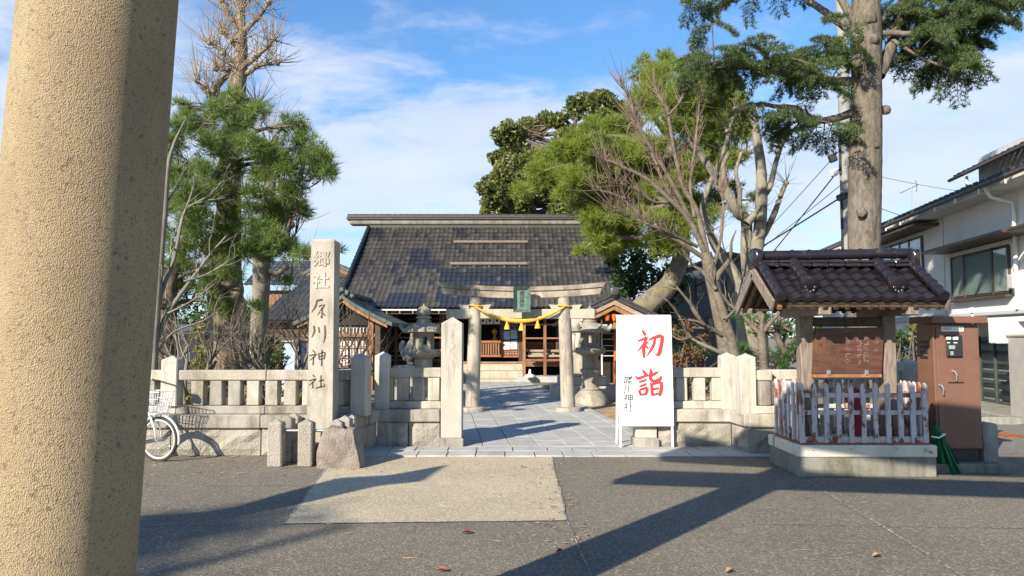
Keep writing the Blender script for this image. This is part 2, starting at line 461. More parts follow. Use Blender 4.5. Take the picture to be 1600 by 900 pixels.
class MB:
    def __init__(s, T=None):
        s.v = []; s.f = []; s.mi = []; s.T = T
    def add(s, vs, fs, mi=0):
        o = len(s.v)
        if s.T is not None:
            s.v += [tuple(s.T @ Vector(p)) for p in vs]
        else:
            s.v += [tuple(p) for p in vs]
        s.f += [tuple(i + o for i in f) for f in fs]
        s.mi += [mi] * len(fs)
        return s
    def box(s, c, size, ch=0.006, rz=0.0, jit=0.0, mi=0, rot=None):
        h = [x / 2 for x in size]
        ch = min(ch, min(h) * 0.8)
        vs = []; idx = {}
        for sx in (-1, 1):
            for sy in (-1, 1):
                for sz in (-1, 1):
                    for ax in range(3):
                        p = [sx * (h[0] - (0 if ax == 0 else ch)), sy * (h[1] - (0 if ax == 1 else ch)), sz * (h[2] - (0 if ax == 2 else ch))]
                        if jit:
                            p = [q + random.uniform(-jit, jit) for q in p]
                        idx[sx, sy, sz, ax] = len(vs); vs.append(p)
        fs = []
        for ax in range(3):
            o1, o2 = [(1, 2), (2, 0), (0, 1)][ax]
            for sg in (-1, 1):
                q = []
                for a, b in ((-1, -1), (1, -1), (1, 1), (-1, 1)):
                    k = [0, 0, 0]; k[ax] = sg; k[o1] = a; k[o2] = b
                    q.append(idx[k[0], k[1], k[2], ax])
                fs.append(q if sg > 0 else q[::-1])
        if ch > 0:
            for ax in range(3):                       # edges along ax
                o1, o2 = [(1, 2), (2, 0), (0, 1)][ax]
                for a in (-1, 1):
                    for b in (-1, 1):
                        def K(t, face):
                            k = [0, 0, 0]; k[ax] = t; k[o1] = a; k[o2] = b
                            return idx[k[0], k[1], k[2], face]
                        q = [K(-1, o1), K(1, o1), K(1, o2), K(-1, o2)]
                        fs.append(q if a * b < 0 else q[::-1])
            for sx in (-1, 1):
                for sy in (-1, 1):
                    for sz in (-1, 1):
                        q = [idx[sx, sy, sz, 0], idx[sx, sy, sz, 1], idx[sx, sy, sz, 2]]
                        fs.append(q if sx * sy * sz > 0 else q[::-1])
        m = Matrix.Translation(c) @ (rot.to_4x4() if rot is not None else Matrix.Rotation(rz, 4, 'Z'))
        return s.add([m @ Vector(p) for p in vs], fs, mi)
    def beam(s, p0, p1, w, h, ch=0.004, mi=0, up=(0, 0, 1)):
        """a square bar from p0 to p1: w across, h along up"""
        p0 = Vector(p0); p1 = Vector(p1); d = p1 - p0
        y = d.normalized(); z = Vector(up); x = y.cross(z)
        if x.length < 1e-5:
            x = y.cross(Vector((1, 0, 0)))
        x.normalize(); z = x.cross(y)
        rot = Matrix((x, y, z)).transposed()
        return s.box((p0 + p1) / 2, (w, d.length, h), ch, rot=rot, mi=mi)
    def prism(s, pts, vec, mi=0):
        n = len(pts); vec = Vector(vec)
        a = [Vector(p) for p in pts]
        b = [p + vec for p in a]
        nrm = Vector((0, 0, 0))
        for i in range(n):
            nrm += a[i].cross(a[(i + 1) % n])
        fs = [tuple(range(n))[::-1], tuple(range(n, 2 * n))]
        for i in range(n):
            j = (i + 1) % n
            fs.append((i, j, n + j, n + i))
        if nrm.dot(vec) < 0:
            fs = [f[::-1] for f in fs]
        return s.add(a + b, fs, mi)
    def tube(s, path, rad, n=8, cap=True, mi=0):
        path = [Vector(p) for p in path]
        if isinstance(rad, (int, float)):
            rad = [rad] * len(path)
        vs = []; x = None
        for i, p in enumerate(path):
            d = (path[min(i + 1, len(path) - 1)] - path[max(i - 1, 0)]).normalized()
            if x is None:
                x = d.cross(Vector((0.13, 0.31, 0.94)))
                if x.length < 1e-3:
                    x = d.cross(Vector((1, 0, 0)))
            x = (x - d * x.dot(d)).normalized(); y = d.cross(x)
            for k in range(n):
                t = 2 * PI * k / n
                vs.append(p + (x * math.cos(t) + y * math.sin(t)) * rad[i])
        fs = []
        for i in range(len(path) - 1):
            for k in range(n):
                k2 = (k + 1) % n
                fs.append((i * n + k, i * n + k2, (i + 1) * n + k2, (i + 1) * n + k))
        if cap:
            fs.append(tuple(range(n))[::-1]); b = (len(path) - 1) * n
            fs.append(tuple(range(b, b + n)))
        return s.add(vs, fs, mi)
    def lathe(s, prof, c=(0, 0, 0), n=24, mi=0, ph=0.0, sx=1, sy=1, mod=None):
        vs = []; c = Vector(c)
        for i, (r, z) in enumerate(prof):
            for k in range(n):
                t = 2 * PI * k / n + ph
                rr = r * (mod(t, i) if mod else 1)
                vs.append(c + Vector((rr * math.cos(t) * sx, rr * math.sin(t) * sy, z)))
        fs = []
        for i in range(len(prof) - 1):
            for k in range(n):
                k2 = (k + 1) % n
                fs.append((i * n + k, i * n + k2, (i + 1) * n + k2, (i + 1) * n + k))
        fs.append(tuple(range(n))[::-1]); b = (len(prof) - 1) * n
        fs.append(tuple(range(b, b + n)))
        return s.add(vs, fs, mi)
    def mesh(s, name, mats, smooth=None):
        m = bpy.data.meshes.new(name)
        m.from_pydata(s.v, [], s.f)
        if not isinstance(mats, (list, tuple)):
            mats = [mats]
        for x in mats:
            m.materials.append(M[x] if isinstance(x, str) else x)
        if len(mats) > 1:
            m.polygons.foreach_set('material_index', s.mi)
        if smooth is not None:
            m.polygons.foreach_set('use_smooth', [True] * len(m.polygons))
            if smooth < 179:
                m.set_sharp_from_angle(angle=R(smooth))
        m.update()
        return m
    def build(s, name, mats, parent=None, smooth=None, label=None, kind=None):
        o = bpy.data.objects.new(name, s.mesh(name, mats, smooth))
        link(o, parent)
        return tag(o, label, kind=kind)

def place(name, mesh, loc, rot, parent, label=None):
    o = bpy.data.objects.new(name, mesh)
    link(o, parent)
    o.location = loc
    o.rotation_euler = rot
    return o
def kids(o):
    return [c for c in COL.objects if c.parent is o]
def dup(root, loc, rz=0.0, label=None, scale=1.0):
    byp = {}
    for c in list(COL.objects):
        if c.parent is not None:
            byp.setdefault(c.parent.name, []).append(c)
    def cp(o, par):
        n = o.copy(); COL.objects.link(n)
        if par is not None:
            n.parent = par
        for ch in byp.get(o.name, []):
            cp(ch, n)
        return n
    r = cp(root, None)
    r.location = loc; r.rotation_euler = (0, 0, rz); r.scale = (scale,) * 3
    if label: r['label'] = label
    return r

def blob(c, r, seed=0, n=3, amp=0.15, sq=1.0, flat=None):
    """a noisy stone: subdivided cube pushed to a rounded box, roughened"""
    import bmesh
    bm = bmesh.new()
    bmesh.ops.create_cube(bm, size=2)
    bmesh.ops.subdivide_edges(bm, edges=bm.edges[:], cuts=2 ** n - 1, use_grid_fill=True)
    rs = np.random.default_rng(seed)
    K = rs.normal(size=(14, 3)) * 2.2; P = rs.uniform(0, 6.28, 14); A = rs.uniform(0.3, 1, 14)
    K2 = rs.normal(size=(14, 3)) * 6; P2 = rs.uniform(0, 6.28, 14)
    vs = []
    for v in bm.verts:
        p = np.array(v.co[:]); q = p / np.linalg.norm(p)
        p = p * (1 - sq) + q * sq
        d = (np.sin(K @ q + P) * A).sum() / 6 + (np.sin(K2 @ q + P2)).sum() / 26
        vs.append(tuple(np.array(c) + p * np.array(r) * (1 + amp * d)))
    fs = [tuple(v.index for v in f.verts) for f in bm.faces]
    bm.free()
    return vs, fs

# numpy geometry for wood and leaves
class Wood:
    def __init__(s):
        s.V = []; s.Fq = []; s.n = 0
    def tube(s, path, rad, n=6):
        P = np.asarray(path, float); r = np.asarray(rad, float)
        if r.ndim == 0: r = np.full(len(P), float(r))
        T = np.gradient(P, axis=0); T /= np.linalg.norm(T, axis=1, keepdims=True) + 1e-9
        ref = np.array([0.37, 0.21, 0.9]) if abs(T[0] @ np.array([0.37, 0.21, 0.9])) < 0.95 else np.array([1.0, 0, 0])
        X = np.cross(T, ref); X /= np.linalg.norm(X, axis=1, keepdims=True) + 1e-9
        Y = np.cross(T, X)
        t = np.arange(n) * 2 * PI / n
        V = P[:, None] + (X[:, None] * np.cos(t)[None, :, None] + Y[:, None] * np.sin(t)[None, :, None]) * r[:, None, None]
        s.V.append(V.reshape(-1, 3))
        i = np.arange(len(P) - 1)[:, None]; k = np.arange(n)[None]; k2 = (k + 1) % n
        q = np.stack([i * n + k + 0 * i, i * n + k2, (i + 1) * n + k2, (i + 1) * n + k], -1).reshape(-1, 4) + s.n
        s.Fq.append(q); s.n += len(P) * n
    def build(s, name, mat, parent, smooth=True, kind=None):
        V = np.concatenate(s.V); Q = np.concatenate(s.Fq)
        return raw_mesh(name, V, Q, mat, parent, smooth, kind)
def raw_mesh(name, V, Fc, mat, parent, smooth=False, kind=None):
    m = bpy.data.meshes.new(name)
    nf, k = Fc.shape
    m.vertices.add(len(V)); m.vertices.foreach_set('co', np.ascontiguousarray(V, np.float32).ravel())
    m.loops.add(nf * k); m.loops.foreach_set('vertex_index', np.ascontiguousarray(Fc, np.int32).ravel())
    m.polygons.add(nf); m.polygons.foreach_set('loop_start', np.arange(0, nf * k, k, dtype=np.int32))
    if smooth:
        m.polygons.foreach_set('use_smooth', np.ones(nf, bool))
    m.update(calc_edges=True)
    m.materials.append(M[mat])
    o = bpy.data.objects.new(name, m)
    link(o, parent)
    return tag(o, kind=kind)
def smooth_path(pts, rad=None, step=5):
    P = np.asarray(pts, float)
    if rad is None: rad = np.ones(len(P))
    Q = np.c_[P, rad]
    Q = np.vstack([2 * Q[0] - Q[1], Q, 2 * Q[-1] - Q[-2]])
    out = []
    for i in range(1, len(Q) - 2):
        a, b, c, d = Q[i - 1], Q[i], Q[i + 1], Q[i + 2]
        for t in np.linspace(0, 1, step, endpoint=False):
            out.append(0.5 * ((2 * b) + (c - a) * t + (2 * a - 5 * b + 4 * c - d) * t * t + (3 * b - a - 3 * c + d) * t ** 3))
    out.append(Q[-2]); out = np.array(out)
    return out[:, :3], np.maximum(out[:, 3], 0.003)
def unit(v):
    return v / (np.linalg.norm(v, axis=-1, keepdims=True) + 1e-9)
class Leaves:
    def __init__(s):
        s.V = []; s.F = []; s.n = 0
    def tufts(s, C, A, k, L, Wd, spread):
        N = len(C)
        D = unit(A[:, None] + RNG.normal(size=(N, k, 3)) * spread)
        Pp = unit(np.cross(D, RNG.normal(size=(N, k, 3))))
        Ls = L * RNG.uniform(0.7, 1.15, (N, k, 1))
        b = C[:, None] + D * Ls * 0.08
        V = np.stack([b + Pp * Wd / 2, b - Pp * Wd / 2, b + D * Ls], 2).reshape(-1, 3)
        s._tri(V)
    def leaves(s, C, A, size, wid=0.5, rand=0.8):
        N = len(C)
        D = unit(A + RNG.normal(size=(N, 3)) * rand)
        Pp = unit(np.cross(D, RNG.normal(size=(N, 3))))
        L = size * RNG.uniform(0.65, 1.25, (N, 1))
        V = np.stack([C - D * L / 2, C + Pp * L * wid / 2, C + D * L / 2, C - Pp * L * wid / 2], 1)
        F_ = np.arange(N * 4).reshape(-1, 4)
        t = np.concatenate([F_[:, [0, 1, 2]], F_[:, [0, 2, 3]]]) + s.n
        s.V.append(V.reshape(-1, 3)); s.F.append(t); s.n += N * 4
    def _tri(s, V):
        s.V.append(V); s.F.append(np.arange(len(V)).reshape(-1, 3) + s.n); s.n += len(V)
    def build(s, name, mat, parent, kind=None):
        return raw_mesh(name, np.concatenate(s.V), np.concatenate(s.F), mat, parent, False, kind)
def ell(c, r, n, shell=0.5, up=0.0):
    """n points in an ellipsoid, mostly in its outer shell, and their outward directions"""
    d = unit(RNG.normal(size=(n, 3)))
    if up: d = unit(d + np.array([0, 0, up]))
    q = RNG.uniform(shell, 1.0, (n, 1)) ** 0.6
    return np.asarray(c) + d * q * np.asarray(r), d
def px(points, Y):
    """[(px, py, dY)] -> points of the place at depth Y + dY"""
    return [tuple(at(p[0], p[1], Y + (p[2] if len(p) > 2 else 0))) for p in points]

# lettering ----------------------------------------------------------
def text_mesh(body, size, extrude=0.002, bold=0.0):
    c = bpy.data.curves.new('lettering', 'FONT')
    c.body = body; c.size = size; c.extrude = extrude; c.offset = bold
    c.align_x = 'CENTER'; c.align_y = 'CENTER'; c.resolution_u = 3
    o = bpy.data.objects.new('lettering', c)
    COL.objects.link(o)
    dg = bpy.context.evaluated_depsgraph_get()
    m = bpy.data.meshes.new_from_object(o.evaluated_get(dg))
    bpy.data.objects.remove(o); bpy.data.curves.remove(c)
    return m
def text(body, size, loc, mat, parent, rot=(PI / 2, 0, 0), extrude=0.002, bold=0.0, name='lettering'):
    m = text_mesh(body, size, extrude, bold)
    m.materials.clear(); m.materials.append(M[mat])
    return place(name, m, loc, rot, parent)
def strokes(mb, ss, ox, oy, sc, Y, th=0.002, wmul=1.0):
    """brush strokes drawn in crop pixels [(x, y, w), ...] -> ribbons standing th proud of the vertical plane at depth Y"""
    for st in ss:
        Q, _ = smooth_path([(p[0], p[1], p[2]) for p in st], None, 7)
        L = []; Rr = []
        for i, q in enumerate(Q):
            t = Q[min(i + 1, len(Q) - 1)] - Q[max(i - 1, 0)]
            t = t[:2] / (np.linalg.norm(t[:2]) + 1e-9)
            nrm = np.array([-t[1], t[0]]); w = max(q[2], 0.5) * wmul / 2
            L.append(q[:2] + nrm * w); Rr.append(q[:2] - nrm * w)
        n = len(Q); vs = []
        for dy in (-th, 0.0):
            for p in L + Rr:
                v = at(ox + p[0] / sc, oy + p[1] / sc, Y)
                vs.append((v.x, v.y + dy, v.z))
        fs = []
        for i in range(n - 1):
            fs.append((i, i + 1, n + i + 1, n + i))
            fs.append((2 * n + i, i, i + 1, 2 * n + i + 1)); fs.append((n + i, 3 * n + i, 3 * n + i + 1, n + i + 1))
        fs.append((0, n, 3 * n, 2 * n)); fs.append((n - 1, 2 * n - 1, 4 * n - 1, 3 * n - 1))
        mb.add(vs, fs)
# ================================================================== the ground
g = MB()
g.add([(-900, -900, 0), (900, -900, 0), (900, 900, 0), (-900, 900, 0)], [(0, 1, 2, 3)])
ground = g.build('ground', 'yard_soil', kind='structure')
g = MB()
g.add([(-60, -60, .004), (60, -60, .004), (60, 9.9, .004), (-60, 9.9, .004)], [(0, 1, 2, 3)])
forecourt = g.build('asphalt_forecourt', 'asphalt', kind='structure')
g = MB()
pts = [(5.95, 9.9, .006), (60, 9.9, .006), (60, 60, .006), (30, 60, .006), (12, 30, .006), (6.6, 14, .006)]
g.add(pts, [tuple(range(6))])
street = g.build('side_street', 'asphalt_street', kind='structure')
# pale exposed-aggregate apron in front of the gate
c4 = [gnd(524, 713.5), gnd(862, 713.5), gnd(886, 815), gnd(445, 820)]
g = MB(); g.add([(p.x, p.y, .009) for p in c4], [(3, 2, 1, 0)])
apron = g.build('concrete_apron', 'apron', kind='structure')
def line(p, q, w, par, z=.012):
    m = MB(); p = Vector(p); q = Vector(q); d = (q - p).normalized(); n = Vector((-d.y, d.x, 0)) * w / 2
    n_ = max(2, int((q - p).length / 0.25)); vs = []
    for i in range(n_ + 1):
        c = p.lerp(q, i / n_) + n * random.uniform(-.8, .8); k = random.uniform(.35, 1.1)
        vs += [(c.x - n.x * k, c.y - n.y * k, z), (c.x + n.x * k, c.y + n.y * k, z)]
    m.add(vs, [(2 * i, 2 * i + 1, 2 * i + 3, 2 * i + 2)[::-1] for i in range(n_)])
    m.build('joint_line', 'line_paint', par)
line(c4[1], c4[2], .022, apron); line(c4[2], c4[3], .018, apron); line(c4[3], c4[0], .018, apron)
line(gnd(1262, 752), gnd(1520, 912), .022, forecourt)
line(gnd(100, 760), gnd(520, 759), .012, forecourt); line(gnd(100, 823), gnd(446, 821), .014, forecourt)
line(gnd(888, 815), gnd(1700, 829), .012, forecourt); line(gnd(1010, 757), gnd(1310, 763), .012, forecourt)
line(gnd(886, 815), gnd(925, 905), .011, forecourt)
# kerb at the right edge
k = MB(); k.box((5.95, 7.55, .07), (1.3, .28, .13), .03, rz=-.12)
tag(k.build('kerb', 'concrete', kind='structure'))

# sandy strip and lawn beside the path
g = MB(); g.add([(1.2, 10.3, .005), (6, 10.3, .005), (6, 23, .005), (.2, 23, .005)], [(0, 1, 2, 3)])
g.build('sandy_yard', 'sand', kind='structure')

# ------------------------------------------------------------------ the paved path
PS = -0.093
def path_x(u, Y):            # u: metres right of the path's left edge
    return -1.17 + u + PS * (Y - 10.4)
path = setting('path'); COL.objects.link(path)
PAVE = [MB().box((0, 0, 0), (1, 1, .05), .0, jit=0).mesh('paver', 'paver_stone')]
def paver(x0, x1, y0, y1, par, z=.028, mat='paver_stone', skew=True):
    j = .006; dz = random.uniform(-.003, .003); sh = lambda Y: PS * (Y - 10.4) if skew else 0
    top = [(x0 + j + sh(y0), y0 + j), (x1 - j + sh(y0), y0 + j), (x1 - j + sh(y1), y1 - j), (x0 + j + sh(y1), y1 - j)]
    m = MB(); c = .006
    cx = sum(p[0] for p in top) / 4; cy = sum(p[1] for p in top) / 4
    ins = [(p[0] + c * (1 if p[0] < cx else -1), p[1] + c * (1 if p[1] < cy else -1)) for p in top]
    vs = [(p[0], p[1], -.01) for p in top] + [(p[0], p[1], z - c + dz) for p in top] + [(p[0], p[1], z + dz + random.uniform(-.0015, .0015)) for p in ins]
    fs = [(8, 9, 10, 11)]
    for i in range(4):
        k = (i + 1) % 4
        fs += [(i, k, 4 + k, 4 + i), (4 + i, 4 + k, 8 + k, 8 + i)]
    m.add(vs, fs); return m.build('paver', mat, par)
for cidx in range(8):
    y = 10.42; x0 = -1.17 + .388 * cidx
    y += -random.uniform(0, .0)
    first = True
    while y < 24.9:
        L = random.uniform(.7, 1.15)
        if first: L = random.uniform(.3, 1.0); first = False
        paver(x0, x0 + .388, y, min(y + L, 25.0), path); y += L
y = 10.42
while y < 22.5:
    L = random.uniform(.8, 1.1); paver(1.95, 2.13, y, y + L, path, .04); y += L
x = -2.05
while x < 3.2:
    w = .385 + random.uniform(-.02, .05); paver(x, x + w, 9.60, 10.0, path, .026, skew=False)
    x += w
x = -2.0
while x < 3.0:
    w = .40 + random.uniform(-.08, .1); paver(x, x + w, 10.0, 10.41, path, .026, skew=False); x += w
g = MB(); g.add([(-2.1, 9.6, .0065), (3.2, 9.6, .0065), (3.2, 10.42, .0065), (2.2, 10.42, .0065), (.85, 25, .0065), (-2.6, 25, .0065), (-1.25, 10.42, .0065), (-2.1, 10.42, .0065)], [tuple(range(8))])
g.build('bedding', 'concrete_mossy', path)

# ================================================================== stone fences
def run_frame(p0, p1):
    d = Vector((p1[0] - p0[0], p1[1] - p0[1], 0)); L = d.length
    return Matrix.Translation((p0[0], p0[1], 0)) @ Matrix.Rotation(math.atan2(d.y, d.x), 4, 'Z'), L
def rough_stone(L, h, dpt, seed, n=7):
    """a quarry-faced block: x 0..L, z 0..h, its front (y = 0, facing -y) roughened"""
    rs = np.random.default_rng(seed); nx = max(4, int(L / .12)); nz = max(3, int(h / .08)); c = .008
    m = MB(); vs = []; fs = []
    for k in range(nz + 1):
        for i in range(nx + 1):
            e = 0 < i < nx and 0 < k < nz
            vs.append((c + (L - 2 * c) * i / nx, -(rs.uniform(.008, .05) if e else 0.0), c + (h - 2 * c) * k / nz))
    for k in range(nz):
        for i in range(nx):
            a_ = k * (nx + 1) + i
            fs.append((a_, a_ + 1, a_ + nx + 2, a_ + nx + 1))
    o = len(vs)
    vs += [(0.004, dpt, .004), (L - .004, dpt, .004), (L - .004, dpt, h - .004), (.004, dpt, h - .004)]
    b0, b1, t0, t1 = 0, nx, nz * (nx + 1), nz * (nx + 1) + nx
    fs += [tuple([o, o + 1] + [b1 - i for i in range(nx + 1)]), tuple([t0 + i for i in range(nx + 1)] + [o + 2, o + 3])]
    fs += [tuple([b0 + k * (nx + 1) for k in range(nz + 1)] + [o + 3, o]), tuple([b1 + (nz - k) * (nx + 1) for k in range(nz + 1)] + [o + 1, o + 2])]
    m.add(vs, fs); return m
def fence_run(par, p0, p1, nbal, z0=0.0, wall_h=.36, off=0.10, wl=1.3, wall_mat='granite_rough', ledge_mat='granite_dirty', rail_mat='granite', bal_mat='granite', half=(0, 0), ends=(0, 0), sd=0):
    T, L = run_frame(p0, p1)
    def put(mb, name, mat, smooth=None):
        mb.T = None; mb.v = [tuple(T @ Vector(v)) for v in mb.v]
        return mb.build(name, mat, par, smooth)
    x = 0; n = max(1, round(L / wl)); i = 0
    for i in range(n):                                         # wall stones
        w = L / n; m = rough_stone(w, wall_h, .5, sd * 100 + i)
        m.v = [(v[0] + w * i, v[1], v[2]) for v in m.v]; put(m, 'wall_stone', wall_mat)
    n2 = max(1, round(L / 1.25)); w = L / n2
    for i in range(n2):                                        # capping course, a little proud
        m = MB(); m.box((w * (i + .5), .20, wall_h + .085), (w - .005, .50, .17), .012, jit=.002); put(m, 'capstone', ledge_mat)
    zb = wall_h + .17
    n3 = max(1, round(L / 1.45)); w = L / n3
    for i in range(n3):
        m = MB(); m.box((w * (i + .5), .22 + off * .3, zb + .05), (w - .004, .26, .10), .008); put(m, 'sill_stone', ledge_mat if random.random() < .4 else rail_mat)
    for i in range(n3):
        m = MB(); m.box((w * (i + .5), .22 + off * .3, zb + .10 + .335 + .065), (w - .004, .185, .135), .012, jit=.002); put(m, 'rail', rail_mat)
    if nbal:
        a0, a1 = L * ends[0], L * (1 - ends[1])
        for i in range(nbal):
            xx = a0 + (a1 - a0) * (i + .5) / nbal
            m = MB(); m.box((xx, .22 + off * .3, zb + .10 + .168), (.165, .15, .33), .010, jit=.002)
            put(m, 'baluster', bal_mat if random.random() < .6 else 'granite_dirty')
def fence_post(par, x, y, z0, z1, w=.21, rz=0, mat='granite_pale'):
    m = MB(Matrix.Translation((x, y, 0)) @ Matrix.Rotation(rz, 4, 'Z'))
    h = w / 2; b = .01
    m.box((0, 0, (z0 + z1 - .05) / 2), (w, w, z1 - .05 - z0), .012)
    m.add([(-h + .01, -h + .01, z1 - .052), (h - .01, -h + .01, z1 - .052), (h - .01, h - .01, z1 - .052), (-h + .01, h - .01, z1 - .052), (0, 0, z1)], [(0, 1, 4), (1, 2, 4), (2, 3, 4), (3, 0, 4)])
    m.build('post', mat, par)
FY = 9.72
lf = thing('stone_fence', 'weathered granite balustrade on a rough stone base behind the white bicycle and tall name pillar', 'stone fence', (-4, FY, 0))
fence_run(lf, (-9.6, FY), (-4.42, FY), 20, sd=1)
fence_run(lf, (-4.42, FY), (-2.08, FY), 9, sd=2, ends=(.055, .0), wl=1.2)
fence_run(lf, (-2.08, FY), (-1.88, 10.42), 3, sd=3, wl=.8)
fence_run(lf, (-1.88, 10.42), (-1.0, 10.42), 4, sd=4, wl=.5)
fence_post(lf, -4.42 - .11, FY + .24, .50, 1.29, .215)
fence_post(lf, -9.6, FY + .24, .50, 1.29, .215)
fence_post(lf, -2.0, FY + .18, .50, 1.32, .215, rz=-.2)
fence_post(lf, -1.83, 10.58, .50, 1.33, .20)
rf = thing('stone_fence', 'pale granite balustrade bending round between the red lettered sign and the roofed notice board', 'stone fence', (4, FY, 0))
RB = 'granite_dirty'
fence_run(rf, (2.02, 10.42), (3.05, 10.42), 4, sd=5, wl=.95, ledge_mat='granite', rail_mat='granite_pale', bal_mat='granite_pale')
fence_run(rf, (3.05, 10.42), (3.09, 9.80), 3, sd=6, wl=.8, ledge_mat='granite', rail_mat='granite_pale', bal_mat='granite_pale')
fence_run(rf, (3.09, 9.80), (5.75, 9.80), 8, sd=7, ledge_mat='granite', rail_mat='granite_pale', bal_mat='granite_pale', ends=(.05, 0))
fence_post(rf, 3.06, 10.62, .50, 1.32, .21)
fence_post(rf, 3.125, 9.98, .50, 1.32, .215)
fence_post(rf, 5.33, 10.02, .50, 1.24, .26)
def gate_post(name, label, x, y):
    t = thing(name, label, 'gate post', (x, y, 0), 'square stone gate posts')
    w = .292; h = w / 2
    m = MB(); m.box((x, y, .07), (.345, .36, .14), .012); m.build('plinth', 'granite_dirty', t)
    m = MB(); z1 = 1.735
    m.box((x, y, .14 + (z1 - .14) / 2), (w, w, z1 - .14), .008)
    q = h - .006
    m.add([(x - q, y - q, z1 - .004), (x + q, y - q, z1 - .004), (x + q, y + q, z1 - .004), (x - q, y + q, z1 - .004), (x, y, z1 + .085)], [(0, 1, 4), (1, 2, 4), (2, 3, 4), (3, 0, 4)])
    m.build('shaft', 'granite_pale', t)
    return t
gp = gate_post('gate_post', 'pale square stone gate post with pyramid top left of the paved path', -.84, 10.52)
gate_post('gate_post', 'square stone gate post hidden behind the white sign with red lettering', 1.86, 10.52)
m = MB(); rs = [[(0, 14, 3), (1, 20, 5), (0, 28, 3)], [(-3, 34, 2), (4, 40, 3), (-2, 48, 2), (3, 56, 3)], [(0, 62, 2), (3, 74, 4), (1, 90, 2)]]
strokes(m, [[(q[0], q[1], q[2] * .8) for q in s_] for s_ in rs], 707, 500, 1.0, 10.52 - .1465, .002, .7)
m.build('carving', 'granite_dirty', gp)

# ================================================================== the tall name pillar and its enclosure
PY = 9.28
t = thing('name_pillar', 'tall square granite pillar carved with brown brush characters behind the brown boulder', 'stone pillar', (-2.4, PY, 0))
x0, x1 = xat(478.5, PY, 660), xat(519.5, PY, 660); X0, X1 = xat(485.5, PY, 373), xat(521.5, PY, 373); zt = zat(373.5, PY)
wb = x1 - x0; wt = X1 - X0; cxp = (x0 + x1) / 2
m = MB()
lo = [(cxp - wb / 2, PY, 0), (cxp + wb / 2, PY, 0), (cxp + wb / 2 - .005, PY + .33, 0), (cxp - wb / 2 + .005, PY + .33, 0)]
up = [(cxp - wt / 2 + .006, PY, zt - .02), (cxp + wt / 2 + .006, PY, zt - .02), (cxp + wt / 2 + .006, PY + .31, zt - .02), (cxp - wt / 2 + .006, PY + .31, zt - .02)]
ct = [(p[0] + (.02 if p[0] < cxp else -.02), p[1] + (.02 if p[1] < PY + .1 else -.02), zt) for p in up]
fs = [(8, 9, 10, 11)]
for i in range(4):
    k = (i + 1) % 4; fs += [(i, k, 4 + k, 4 + i), (4 + i, 4 + k, 8 + k, 8 + i)]
m.add(lo + up + ct, fs); m.build('shaft', 'granite', t)
m = MB(); m.box((cxp, PY + .17, .12), (.62, .52, .24), .02); m.build('foot_stone', 'granite_dirty', t)
m = MB()
strokes(m, [[(118, 552, 5), (145, 545, 11), (172, 541, 9)], [(128, 552, 8), (112, 600, 9), (84, 640, 3)], [(140, 596, 6), (160, 586, 7), (176, 580, 3)], [(188, 578, 6), (168, 610, 7), (145, 632, 3)],
            [(166, 602, 6), (166, 650, 7), (164, 682, 7), (150, 668, 3)], [(150, 636, 6), (130, 662, 3)], [(172, 644, 4), (192, 666, 7)],
            [(103, 745, 7), (106, 790, 9), (84, 838, 3)], [(139, 755, 7), (146, 800, 8)], [(188, 742, 6), (191, 820, 9), (178, 880, 4)]], 470, 360, 5.0, PY, .003, 1.6)
strokes(m, [[(68, 176, 4), (84, 192, 6)], [(50, 209, 5), (72, 204, 6), (92, 200, 5)], [(90, 202, 5), (74, 220, 5), (50, 237, 2)], [(75, 214, 5), (72, 264, 6)], [(104, 195, 5), (109, 232, 6)],
            [(106, 198, 4), (140, 191, 6), (138, 230, 5)], [(108, 214, 4), (138, 209, 4)], [(110, 231, 4), (138, 226, 4)], [(125, 174, 5), (122, 270, 6)],
            [(70, 320, 4), (82, 334, 6)], [(47, 356, 5), (70, 350, 6), (90, 345, 5)], [(88, 346, 5), (70, 366, 5), (44, 384, 2)], [(70, 364, 5), (70, 400, 6)],
            [(104, 358, 4), (136, 351, 6)], [(118, 324, 5), (118, 392, 6)], [(87, 399, 5), (112, 393, 6), (141, 388, 5)], [(134, 372, 3), (140, 384, 5)]], 470, 500, 3.75, PY, .003, 1.5)
m.build('carved_characters', 'carved_ink', t)
for ch, py in (('郷', 406), ('社', 440)):
    p = at(502.5 - (py - 400) * .03, py, PY); text(ch, .215, (p.x, PY - .001, p.z), 'granite', t, extrude=.009, bold=.004, name='carved_character')

en = thing('post_enclosure', 'ring of short square stone posts joined by pipes round the tall name pillar', 'stone posts', (-2.45, 9.2, 0))
def short_post(x, y, h, w=.17, mat='granite_rough'):
    m = MB(); m.box((x, y, h / 2 - .02), (w, w, h - .04), .014, jit=.003)
    q = w / 2 - .012; m.add([(x - q, y - q, h - .042), (x + q, y - q, h - .042), (x + q, y + q, h - .042), (x - q, y + q, h - .042), (x, y, h)], [(0, 1, 4), (1, 2, 4), (2, 3, 4), (3, 0, 4)])
    m.build('post', mat, en)
EX = [xat(435.5, 8.98), xat(482, 8.98), -2.10]
for i, x in enumerate(EX): short_post(x, 8.98, .56)
for yy in (9.28, 9.56):
    short_post(EX[0] + .03, yy, .57); short_post(EX[2] + .03, yy, .57)
m = MB(); m.tube([(EX[0], 8.98, .42), (EX[1], 8.98, .42), (EX[2], 8.98, .42)], .018, 8); m.tube([(EX[0], 8.98, .42), (EX[0] + .03, 9.56, .42)], .018, 8); m.tube([(EX[2], 8.98, .42), (EX[2] + .03, 9.56, .42)], .018, 8)
m.build('pipe', 'metal_grey', en, 60)
p = gnd(526, 733)
vs, fs = blob((p.x, p.y + .2, .22), (.285, .22, .29), 5, 4, .20, .5)
nv = []
